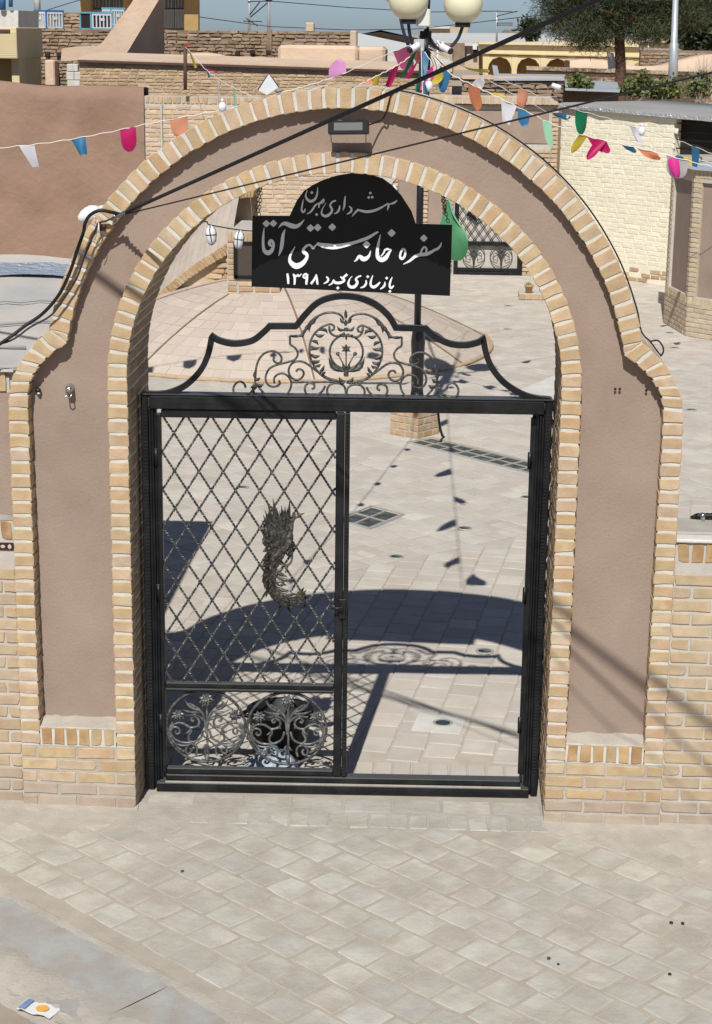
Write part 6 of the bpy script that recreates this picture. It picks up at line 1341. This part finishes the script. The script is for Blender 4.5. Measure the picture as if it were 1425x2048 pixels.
# adobe walls
YA = 33; a, b = at_y(42, 56, YA), at_y(712, 62, YA)
aw, u, n, L = wall_box('adobe_wall', 'tall rough adobe brick wall of dark crumbling courses behind the parapet', 'wall', (a.x, YA), (b.x, YA), -.2, (a.z-.02, b.z-.02), .5, 'adobe_mortar')
rubble(aw, Vector((a.x, YA, 0)), u, n, L, 2.35, lambda s: a.z+(b.z-a.z)*s/L+.02*math.sin(s*3), .078, .25, 'adobe_brick', jit=.013, out=.035, hk=.74, gaps=lambda s, z: rng.random() < .03)
m = MB()
for px in (540, 262): p, q = at_y(px, 120, YA-.06), at_y(px, 58, YA-.06); m.bbox((p.x-.06, YA-.08, p.z), (p.x+.05, YA-.01, q.z), .01)
m.build('downpipe', 'adobe_mortar', aw)
m = MB(); p, q = at_y(92, 172, YA-.4), at_y(110, 120, YA-.4); m.bbox((p.x, YA-.45, p.z), (q.x, YA, q.z), .03); p, q = at_y(628, 64, YA), at_y(612, 45, YA); m.bbox((q.x, YA, p.z), (p.x, YA+.25, q.z), .02); m.build('chimney', 'straw_plaster', aw)
m = MB(); p, q = at_y(700, 110, YA-.1), at_y(714, 63, YA-.1); m.bbox((p.x, YA-.12, p.z), (q.x, YA+.3, q.z+.02), .02); m.build('end_pier', 'straw_plaster', aw)
for k in range(6):
    m = MB(); x_ = (430, 475, 505, 537, 95, 118)[k]; y_ = (106, 107, 104, 105, 108, 109)[k]; p = at_y(x_, y_, YA-.08); m.bbox(p+Vector((-.05, -.02, -.05)), p+Vector((.06, .1, .05)), .01); m.build('painted_beam_hole', 'shade_dark', aw)  # solid dark blocks; the shade of the holes is put into their colour
# sloping mud buttress, mud block and hump
t = thing('mud_buttress', 'sloping straw plastered mud buttress rising above the parapet on the left', 'buttress', at_y(240, 110, 30))
F = [at_y(*p, 29.5) for p in ((122, 122), (124, 97), (150, 93), (192, 95), (205, 85), (262, 8), (290, -40), (345, -40), (318, 0), (282, 55), (247, 118))]; Bk = [at_y(*p, 31.5) for p in ((330, -40), (329, 118))]
m = MB(); nf = len(F); vs = F+Bk+[p+Vector((0, 2.0, 0)) for p in F]; m.add(vs, [tuple(reversed(range(nf))), (7, 8, 9, 10, nf+1, nf)]+[(i, i+1, nf+2+i+1, nf+2+i) for i in range(0, 7)]); m.build('render', 'straw_plaster', t)
t = thing('mud_block', 'low straw plastered mud block with rounded corners on the roof', 'block', at_y(660, 110, 29))
p, q = at_y(556, 123, 28.6), at_y(716, 92, 28.6); m = MB(); m.bbox((p.x, 28.6, p.z-.5), (q.x, 30, q.z), .06); p2, q2 = at_y(717, 123, 28.7), at_y(771, 94, 28.7); m.bbox((p2.x-.03, 28.75, p2.z-.5), (q2.x, 30, q2.z), .06); m.build('render', 'straw_plaster', t)
t = thing('mud_hump', 'low heap of mud plaster behind the rusty post', 'heap', at_y(420, 112, 28.5)); p = at_y(410, 122, 28.8); m = MB(); m.ball(p, .4, 16, 10, sc=(1.5, .6, .42)); m.build('render', 'straw_plaster', t)
# cream house corner at the left edge
YC = 26.2; ch = thing('cream_house', 'cream brick house corner with an overhanging upper wall at the left edge', 'house', at_y(15, 120, YC))
p, q = at_y(-160, 115, YC), at_y(33, 55, YC); m = MB(); m.bbox((p.x, YC, p.z), (q.x, YC+2.2, q.z), .01); p2, q2 = at_y(25, 180, YC+.3), at_y(38, 116, YC+.3); m.bbox((p2.x, YC+.3, 1.8), (q2.x, YC+2.2, q2.z), .01); m.build('wall', 'cream_brick', ch)
m = MB(); m.box((p.x, YC+.5, 1.5), (p2.x-.004, YC+.9, q2.z)); m.build('lower_wall', 'ochre_stone', ch)
m = MB(); p3 = at_y(20, 61, YC-.03); m.bbox((p.x, YC-.04, p3.z-.03), (p3.x, YC, p3.z+.02), .004); m.build('band', 'rust_steel', ch)
for k in range(14): z = p.z+.03+k*(q.z-p.z-.1)/14; m = MB(); m.box((p.x, YC-.006, z), (q.x-.01, YC-.001, z+.028)); m.build('brick_course', 'cream_brick', ch)
# roof behind with coolers
def cooler(px0, px1, pyt, pyb, Y, ca, cb, label, open_=False):
    p, q = at_y(px0, pyb, Y), at_y(px1, pyt, Y); w = (q.x-p.x)/1.414; h = q.z-p.z; c = Vector(((p.x+q.x)/2, Y+w*.7, p.z)); t = thing('roof_cooler', label, 'air cooler', c, R(45+rng.uniform(-6, 6)), local=True)
    m = MB(); e = w/2; k_ = .07*w
    for sx in (-1, 1):
        for sy in (-1, 1): m.box((sx*e-k_ if sx > 0 else -e, sy*e-k_ if sy > 0 else -e, -.3), (sx*e if sx > 0 else -e+k_, sy*e if sy > 0 else -e+k_, h))
    m.box((-e-.01, -e-.01, h*.93), (e+.01, e+.01, h+.015)); m.box((-e, -e, -.02), (e, e, h*.06)); m.build('cabinet', ca, t)
    for f in range(2):
        Mr = Matrix.Rotation(R(-90*f), 4, 'Z'); m = MB(); m.box((-e+k_, -e+.03, h*.06), (e-k_, -e+.05, h*.93), Mr); m.build('pad', 'shade_dark' if open_ else 'window_pale', t)
        if open_ and f == 1: continue
        for s in range(6): x = -e+k_*1.3+s*(2*e-2.6*k_)/5; m = MB(); m.box((x-.025*w, -e-.006, h*.08), (x+.025*w, -e+.02, h*.90), Mr); m.build('louvre', cb, t)
        for bx in (((-e+k_, -e-.004, h*.82), (e-k_, -e+.02, h*.92)), ((-e+k_, -e-.004, h*.06), (e-k_, -e+.02, h*.12)), ((-.12*w, -e-.014, h*.5), (.12*w, -e-.007, h*.66))): m = MB(); m.box(*bx, Mr); m.build('frame', cb, t)
YR = 58
cooler(62, 121, 21, 58, YR, 'cooler_blue', 'cooler_white', 'blue rooftop cooler with white louvred panels on the left roof')
cooler(152, 220, 25, 58, YR-1, 'cooler_cyan', 'cooler_white', 'pale blue rooftop cooler with one side panel open', True)
cooler(200, 246, 16, 52, YR+2, 'cooler_cyan', 'cooler_white', 'pale blue rooftop cooler behind the open one beside the buttress')
t = thing('roof_block', 'grey concrete stair head on the roof at the left edge', 'roof block', at_y(18, 40, 52)); m = MB(); slab_px(m, [(-60, 62), (37, 62), (37, 21), (-60, 21)], 52, 3); m.build('wall', 'cap_lime', t)
m = MB(); m.tube([at_y(6, 20, 51.9), at_y(6, -30, 51.9)], .10, 10); m.tube([at_y(22, 14, 51.9), at_y(22, -30, 51.9)], .07, 10); m.build('blue_barrel', 'cooler_blue', t)
YP = 62; a, b = at_y(36, 24, YP), at_y(250, 26, YP); aw2, u, n, L = wall_box('roof_parapet', 'far adobe parapet behind the rooftop coolers', 'wall', (a.x, YP), (b.x, YP), -.2, (a.z, b.z), .6, 'adobe_mortar')
rubble(aw2, Vector((a.x, YP, 0)), u, n, L, 3.7, a.z, .13, .5, 'adobe_brick', jit=.03, out=.06, hk=.74)
t = thing('flue', 'pale round flue pipe standing behind the blue cooler', 'flue', at_y(75, 10, 60)); m = MB(); m.tube([at_y(76, 30, 60), at_y(73, -40, 60)], .12, 12); m.build('pipe', 'cap_lime', t)
# columned house
YH2 = 80; hh = thing('columned_house', 'ochre house with tall square columns and grey metal windows behind the buttress', 'house', at_y(280, 40, YH2))
for x0_, x1_ in ((161, 182), (369, 397), (246, 262)): m = MB(); slab_px(m, [(x0_, 75), (x1_, 75), (x1_, -60), (x0_, -60)], YH2, .5); m.build('column', 'ochre_stone', hh)
m = MB(); slab_px(m, [(150, -20), (442, -20), (442, -75), (150, -75)], YH2-1, 6); m.build('roof_slab', 'cream_brick', hh)
m = MB(); slab_px(m, [(182, 70), (369, 70), (369, -60), (182, -60)], YH2+1.5, .3); m.build('back_wall', 'window_grey', hh)
for x0_, w_ in ((184, 20), (205, 20), (226, 19), (329, 20), (350, 18)):
    for y0_, y1_ in ((-30, 16), (19, 56)):
        m = MB(); slab_px(m, [(x0_, y1_), (x0_+w_, y1_), (x0_+w_, y0_), (x0_, y0_)], YH2+1.40, .08); wd = m.build('window', 'window_pale' if y0_ > 0 else 'window_grey', hh)
        m = MB()
        for q in range(3): slab_px(m, [(x0_+q*w_/3+.6, y1_-1), (x0_+q*w_/3+1.6, y1_-1), (x0_+q*w_/3+1.6, y0_+1), (x0_+q*w_/3+.6, y0_+1)], YH2+1.36, .03)
        slab_px(m, [(x0_, y0_+2), (x0_+w_, y0_+2), (x0_+w_, y0_+.5), (x0_, y0_+.5)], YH2+1.35, .03); m.build('window_bar', 'galv_steel', wd)
# power poles with lines
def power_pole(px, Y, pyb, pyt, label, arms):
    t = thing('power_pole', label, 'power pole', at_y(px, pyb, Y)); m = MB(); m.tube([at_y(px, pyb, Y), at_y(px, pyt, Y)], [.075, .06], 8); m.build('mast', 'galv_steel', t)
    for (x0_, y0_, x1_, y1_) in arms: m = MB(); m.tube([at_y(x0_, y0_, Y-.1), at_y(x1_, y1_, Y-.1)], .028, 5); m.build('cross_arm', 'wire_dark', t)
power_pole(538, 70, 80, -40, 'grey power pole with slanting stays behind the adobe wall', [(534, 0, 545, 0), (535, 6, 502, 34), (520, 4, 500, 30), (536, 2, 520, -6)])
power_pole(499, 95, 80, -30, 'slim lattice power pole left of the grey one', [(487, 42, 524, 43), (492, 36, 516, 52), (496, 3, 545, 2)])
power_pole(994, 110, 90, 22, 'thin power pole with two bracket arms right of the globes', [(994, 22, 1032, 24), (994, 32, 1036, 22), (994, 50, 1026, 50), (994, 46, 1026, 46)])
t = thing('overhead_lines', 'thin dark power lines crossing the sky behind the lamp globes', 'power lines', at_y(700, 60, 60)); m = MB()
for L_ in (((400, 34), (540, 53), (700, 60), (830, 58), (960, 44), (1080, 30)), ((90, 22), (120, 12), (160, 0), (190, -10)), ((540, 2), (700, 15), (860, 24), (1000, 22))):
    m.tube([at_y(*p, 66) for p in L_], .017, 5)
m.build('wire', 'wire_dark', t)
# metal roofs and the far brown building
def far_house(label, Y, wall, roof, wm, rm, th=8):
    t = thing('far_house', label, 'house', at_y(*wall[0], Y)); m = MB(); slab_px(m, wall, Y, th); m.build('wall', wm, t)
    q = [at_y(px, py, Y+dy) for px, py, dy in roof]; m = MB(); m.add(q+[p-Vector((0, 0, .15)) for p in q], [tuple(range(len(q))), tuple(reversed(range(len(q), 2*len(q))))]+[(i, (i+1) % len(q), len(q)+(i+1) % len(q), len(q)+i) for i in range(len(q))]); m.build('roof', rm, t); return t
far_house('low house with a pale sheet metal roof right of the adobe wall', 45, [(714, 150), (905, 150), (905, 108), (714, 108)], [(712, 112, -.3), (906, 122, -.3), (840, 92, 3), (716, 66, 6)], 'far_mortar', 'sheet_roof')
t = far_house('brown gabled house under a dark rafter edge left of the lamp', 85, [(715, 130), (930, 130), (930, 88), (860, 88), (762, 67), (715, 72)], [(716, 73, -.5), (762, 64, -.5), (870, 88, -.5), (868, 84, 4), (762, 60, 4), (716, 69, 4)], 'adobe_mortar', 'shade_dark')
t = far_house('long brown building under a broad white metal roof', 120, [(845, 140), (968, 140), (968, 84), (845, 84)], [(843, 85, -.5), (1160, 92, -.5), (1090, 66, 22), (843, 66, 22)], 'far_mortar', 'sheet_roof')
for px in (912, 950): m = MB(); slab_px(m, [(px-4, 99), (px+4, 99), (px+4, 89), (px-4, 89)], 119.2, .5); m.build('cooler_unit', 'cooler_white', t)
for px in (909, 930, 951): m = MB(); slab_px(m, [(px-4, 113), (px+4, 113), (px+4, 101), (px+2, 97), (px, 95), (px-2, 97), (px-4, 101)], 119.7, .2); m.build('painted_niche', 'shade_dark', t)  # flat near-black slabs; the shade inside each niche is painted, not recessed
t = thing('roof_house', 'low pale upper storey with a flat roof behind the globes', 'house', at_y(890, 60, 160)); m = MB(); slab_px(m, [(850, 72), (936, 72), (936, 54), (850, 54)], 160, 8); m.build('wall', 'far_mortar', t); m = MB(); slab_px(m, [(848, 57), (900, 57), (900, 53), (848, 53)], 159, 9); m.build('roof', 'sheet_roof', t)
t = thing('small_gable', 'small dark gable roof house beyond the arcade', 'house', at_y(1015, 66, 190)); m = MB(); slab_px(m, [(995, 75), (1048, 75), (1032, 62), (1012, 59)], 190, 6); m.build('wall', 'adobe_mortar', t)
# arcade of yellow brick
YQ = 100; ar = thing('brick_arcade', 'yellow brick arcade of pointed arches under a white metal roof', 'arcade', at_y(1110, 120, YQ))
def px_poly(mb, P_, Y, th): slab_px(mb, P_, Y, th)
m = MB(); slab_px(m, [(958, 88), (1282, 94), (1282, 84), (958, 84)], YQ-.3, 3); m.build('cornice', 'cream_brick', ar)
m = MB(); slab_px(m, [(958, 104), (1282, 112), (1282, 95), (958, 89)], YQ, 3); m.build('parapet', 'cream_brick', ar)
m = MB(); slab_px(m, [(958, 107), (1282, 115), (1282, 112), (958, 104)], YQ-.15, 3); m.build('string_course', 'cream_brick', ar)
for k in range(6):
    cx = 1000+57.5*k; yc = 108+.027*(cx-958); cx2 = cx-28.7
    m = MB(); slab_px(m, [(cx-23.5-10, 165), (cx-23.5, 165), (cx-23.5, yc+28), (cx-21, yc+18), (cx-14, yc+9), (cx, yc+4.5), (cx, yc-2), (cx-34, yc-2.9)], YQ, 2.6); slab_px(m, [(cx, yc-1), (cx, yc+4.5), (cx+14, yc+9), (cx+21, yc+18), (cx+23.5, yc+28), (cx+23.5, 165), (cx+24, 165), (cx+24, yc-.6)], YQ, 2.6); m.build('arch_bay', 'cream_brick', ar)
    m = MB(); slab_px(m, [(cx-21, yc+3.2), (cx+21, yc+4.4), (cx+21, yc+1.2), (cx-21, yc)], YQ-.04, .1); m.build('sunk_panel', 'ochre_stone', ar)
m = MB(); slab_px(m, [(958, 170), (1290, 170), (1290, 110), (958, 108)], YQ+3.2, .5); m.build('back_wall', 'ochre_stone', ar)
# nearer walls at right
YS = 45; a, b = at_y(1055, 134, YS), at_y(1440, 147, YS); sw, u, n, L = wall_box('long_wall', 'long low brick wall with a projecting top course in front of the arcade', 'wall', (a.x, YS), (b.x+3, YS), -.2, (a.z-.05, b.z-.1), .5, 'far_mortar')
rubble(sw, Vector((a.x, YS, 0)), u, n, L, 1.7, lambda s: a.z-.10+(b.z-a.z)*s/L, .085, .3, 'tan_brick_clay', jit=.008, out=.012, hk=.8)
m = MB(); slab_px(m, [(1054, 140), (1445, 153), (1445, 146), (1054, 133)], YS-.12, .8); m.build('top_course', 'far_mortar', sw); m = MB(); slab_px(m, [(1054, 142.5), (1445, 155.5), (1445, 153), (1054, 140)], YS-.05, .1); m.build('painted_shadow_strip', 'rust_steel', sw)  # solid dark strip painting in the shade beneath the projecting course
lumpy_wall('mud_roof', 'pale mud roof with a soft uneven ridge behind the long wall', at_y(1140, 130, 50).x, at_y(1480, 130, 50).x, 50, .5, lambda x: at_y(1250, 128, 50).z+.10*math.sin(x*1.7)+.22*max(0, x-at_y(1330, 120, 50).x)*.6, 3, 'straw_plaster', 40, 6, .03)
YK = 62; a, b = at_y(1282, 100, YK), at_y(1450, 100, YK); kw, u, n, L = wall_box('dark_adobe_wall', 'dark adobe wall right of the arcade', 'wall', (a.x, YK), (b.x+2, YK), -.2, a.z, .5, 'adobe_mortar'); rubble(kw, Vector((a.x, YK, 0)), u, n, L+2, 1.4, a.z, .12, .36, 'adobe_brick', jit=.02, out=.04, hk=.75)
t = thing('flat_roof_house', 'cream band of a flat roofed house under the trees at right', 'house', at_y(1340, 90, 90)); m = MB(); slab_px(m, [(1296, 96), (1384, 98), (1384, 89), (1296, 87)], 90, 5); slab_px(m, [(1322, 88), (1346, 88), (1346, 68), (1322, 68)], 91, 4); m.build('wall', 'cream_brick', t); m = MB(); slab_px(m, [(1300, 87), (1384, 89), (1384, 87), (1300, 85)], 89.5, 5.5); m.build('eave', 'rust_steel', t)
YT = 27.5; a, b = at_y(925, 158, YT), at_y(1128, 158, YT); mw, u, n, L = wall_box('rough_wall', 'crumbling adobe wall top under a blue grey sheet roof behind the panelled wall', 'wall', (a.x, YT), (b.x, YT), -.2, a.z, .5, 'adobe_mortar'); rubble(mw, Vector((a.x, YT, 0)), u, n, L, 2.55, a.z, .08, .3, 'adobe_brick', jit=.02, out=.05, hk=.75)
q = [at_y(988, 156, YT-.1), at_y(1128, 156, YT-.1), at_y(1132, 149, YT+3), at_y(1000, 147, YT+3)]; m = MB(); m.add(q+[p-Vector((0, 0, .05)) for p in q], [(0, 1, 2, 3), (4, 7, 6, 5), (0, 4, 5, 1)]); m.build('sheet_roof', 'blue_sheet', mw)
m = MB(); slab_px(m, [(925, 158), (1130, 161), (1130, 156), (925, 152)], YT-.08, 1); m.build('mud_cap', 'straw_plaster', mw)
q = [at_y(1130, 176, 30), at_y(1240, 180, 30), at_y(1235, 164, 34), at_y(1132, 158, 34)]; t = thing('lean_to', 'blue grey sheet lean-to roof with a dark gap beneath, left of the tree trunk', 'shed', q[0]); m = MB(); m.add(q+[p-Vector((0, 0, .05)) for p in q], [(0, 1, 2, 3), (4, 7, 6, 5), (0, 4, 5, 1)]); m.build('roof', 'blue_sheet', t); m = MB(); m.box((q[0].x, 30.3, .5), (q[1].x, 33, q[0].z-.02)); m.build('wall', 'adobe_mortar', t)
for (x0_, y0_, x1_, y1_, Y, lab) in ((985, 151, 998, 130, 26.5, 'leaning grey sheet duct left of the arcade piers'), (1215, 138, 1231, 104, 44, 'grey sheet metal duct standing beside the tree trunk')):
    t = thing('metal_duct', lab, 'duct', at_y(x0_, y0_, Y)); m = MB(); slab_px(m, [(x0_+3, y0_), (x1_+1, y0_-1), (x1_-3, y1_+2), (x0_, y1_)], Y, .25); m.build('casing', 'galv_steel', t)
p0_, p1_ = at_y(1345, 190, 38), at_y(1353, -40, 38); t = thing('grey_mast', 'tall galvanised steel mast standing before the trees at right', 'mast', p0_); m = MB(); m.tube([p0_, p0_.lerp(p1_, .45), p0_.lerp(p1_, .46), p1_], [.125, .11, .085, .065], 14); m.build('tube', 'galv_steel', t)
t = thing('wall_camera', 'white camera on the corner where the panelled wall meets the cream house', 'camera', at_y(1112, 173, 22.3)); p = at_y(1112, 173, 22.3); m = MB(); m.tube([p+Vector((-.06, 0, .02)), p+Vector((.08, -.05, -.02))], .045, 12); m.build('housing', 'white_plastic', t); m = MB(); m.tube([p+Vector((0, .02, 0)), p+Vector((0, .05, -.1))], .02, 8); m.build('bracket', 'white_plastic', t)

# ================================================================== TREES AND SHRUBS
def clumps(mb, blobs, n, sz, leaf, rg, flat=.5, strands=9):
    """small leaf triangles gathered in clumps that fill the blobs unevenly"""
    tot = sum(b[1][0]*b[1][2] for b in blobs)
    for c, rad in blobs:
        for _ in range(int(n*rad[0]*rad[2]/tot)):
            while True:
                v = Vector((rg.uniform(-1, 1), rg.uniform(-1, 1), rg.uniform(-1, 1)))
                if v.length <= 1: break
            v = v*(.55+.45*v.length) if v.length > .4 else v*1.6
            o = c+Vector((v.x*rad[0], v.y*rad[1], v.z*rad[2])); d = Vector((v.x*rad[0]*.5+rg.gauss(0, .4), rg.gauss(0, .4), rg.gauss(0, .35)+.05)).normalized()
            for _k in range(strands):
                q = o+Vector((rg.gauss(0, sz), rg.gauss(0, sz), rg.gauss(0, sz*.7))); e = (d+Vector((rg.gauss(0, .6), rg.gauss(0, .6), rg.gauss(0, .6)))).normalized()*leaf*rg.uniform(.6, 1.3); s = e.cross(Vector((rg.gauss(0, 1), rg.gauss(0, 1), rg.gauss(0, 1)))).normalized()*leaf*flat*.5
                i = len(mb.v); mb.v += [tuple(q-s*.5), tuple(q+e*.5+s), tuple(q+e)]; mb.v.append(tuple(q+e*.5-s)); mb.f.append((i, i+1, i+2, i+3)); mb.mi.append(0); mb.smooth.append(False)
def limb(mb, a, b, r0, r1, wob=.05, n=6):
    a, b = Vector(a), Vector(b); L = (b-a).length; mb.tube([a+(b-a)*k/n+Vector((rng.gauss(0, wob), rng.gauss(0, wob), 0))*L*.15*(0 < k < n) for k in range(n+1)], [r0+(r1-r0)*k/n for k in range(n+1)], 8)
rt = random.Random(5); YT = 42; tb = at_y(1241, 200, YT); tr = thing('pine_tree', 'dark spreading pine tree with a bare reddish trunk behind the cream house', 'tree', (tb.x, YT, -.3))
m = MB(); top = at_y(1236, -60, YT); mid = at_y(1239, 70, YT); m.tube([Vector((tb.x, YT, -.3)), tb, at_y(1242, 140, YT), mid, top], [.2, .165, .15, .14, .07], 10)
for (x, y, s) in ((1130, 40, 1), (1175, 70, -1), (1330, 40, 1), (1300, 65, -1), (1360, 0, 1), (1110, -10, 1), (1280, 20, -2), (1200, 20, -2)): limb(m, mid.lerp(top, rt.uniform(0, .6)), at_y(x, y, YT+s), .06, .015)
m.build('trunk', 'pine_bark', tr)
PXM = .01421; B_ = lambda x, y, rx, ry, dy=0: (at_y(x, y, YT+dy), (rx*PXM, rx*PXM*.8, ry*PXM))
m = MB(); clumps(m, [B_(1140, 40, 62, 42), B_(1185, 62, 50, 32, -.6), B_(1120, 5, 50, 40, .5), B_(1200, 15, 70, 50), B_(1260, 40, 60, 42, -.4), B_(1300, 25, 60, 45, .4), B_(1350, 20, 60, 48), B_(1395, 10, 40, 50, 1), B_(1300, 66, 40, 20, -.8), B_(1230, -30, 150, 40), B_(1165, 84, 26, 14, -.3), B_(1205, 88, 24, 10), B_(1345, 62, 30, 16, .5)], 2300, .13, .22, rt, .08, 15); m.build('crown', 'pine_needles', tr)
for k, (x, y, rx, ry, Y, lab) in enumerate(((1400, 40, 60, 60, 70, 'dark tree crown at the upper right edge'), (1060, 60, 14, 20, 120, 'small dark tree beside the pine crown over the white roof'))):
    c = at_y(x, y, Y); sc_ = (Y+8.9)/3589; t = thing('far_tree', lab, 'tree', (c.x, Y, -.3)); m = MB(); limb(m, (c.x, Y, -.3), c+Vector((0, 0, .2)), .25, .08); m.build('trunk', 'pine_bark', t); m = MB(); clumps(m, [(c, (rx*sc_, rx*sc_*.8, ry*sc_)), (c+Vector((rx*sc_*.4, 0, ry*sc_*.3)), (rx*sc_*.6, rx*sc_*.5, ry*sc_*.6))], 500 if k == 0 else 160, .2, .45 if k == 0 else .4, rt, .4, 8); m.build('crown', 'far_leaf', t)
for k, (x, y, rx, ry, Y, lab) in enumerate(((1278, 170, 34, 24, 30.5, 'green leafy shrub right of the pine trunk'), (1332, 176, 30, 20, 30.8, 'green shrub at the foot of the grey mast'), (1160, 165, 18, 10, 30.2, 'little shrub on the sheet roof left of the trunk'), (1400, 170, 30, 26, 31.5, 'sparse brownish shrub at the right edge above the felt roof'))):
    c = at_y(x, y, Y); sc_ = (Y+8.9)/3589; t = thing('leafy_shrub', lab, 'shrub', (c.x, Y, c.z-.5)); m = MB()
    for _ in range(7): limb(m, c+Vector((rt.uniform(-.1, .1), 0, -ry*sc_*1.6)), c+Vector((rt.uniform(-1, 1)*rx*sc_, rt.uniform(-.2, .2), rt.uniform(-.3, 1)*ry*sc_)), .012, .004)
    m.build('stem', 'dry_twig', t); m = MB(); clumps(m, [(c, (rx*sc_, rx*sc_*.6, ry*sc_)), (c+Vector((-rx*sc_*.5, 0, -ry*sc_*.3)), (rx*sc_*.6, .2, ry*sc_*.6)), (c+Vector((rx*sc_*.6, 0, -ry*sc_*.4)), (rx*sc_*.6, .2, ry*sc_*.5))], 130 if k < 3 else 60, .05, .09, rt, .8, 6); m.build('foliage', 'shrub_leaf', t)
t = thing('bare_bush', 'leafless pale twiggy bush at the right edge before the mud roof', 'bush', at_y(1410, 180, 36)); m = MB(); r_ = at_y(1408, 185, 36)
for _ in range(60):
    a = rt.uniform(-1.1, 1.1); L_ = rt.uniform(.35, 1.0); e = r_+Vector((math.sin(a)*L_*.7, rt.uniform(-.3, .3), math.cos(a)*L_)); mid_ = r_.lerp(e, .5)+Vector((rt.gauss(0, .05), 0, rt.gauss(0, .05))); m.tube([r_, mid_, e], [.010, .006, .0025], 4)
    for _k in range(2): m.tube([mid_, mid_+Vector((rt.gauss(0, .14), rt.gauss(0, .1), abs(rt.gauss(.1, .1))))], [.005, .002], 4)
m.build('twigs', 'dry_twig', t)
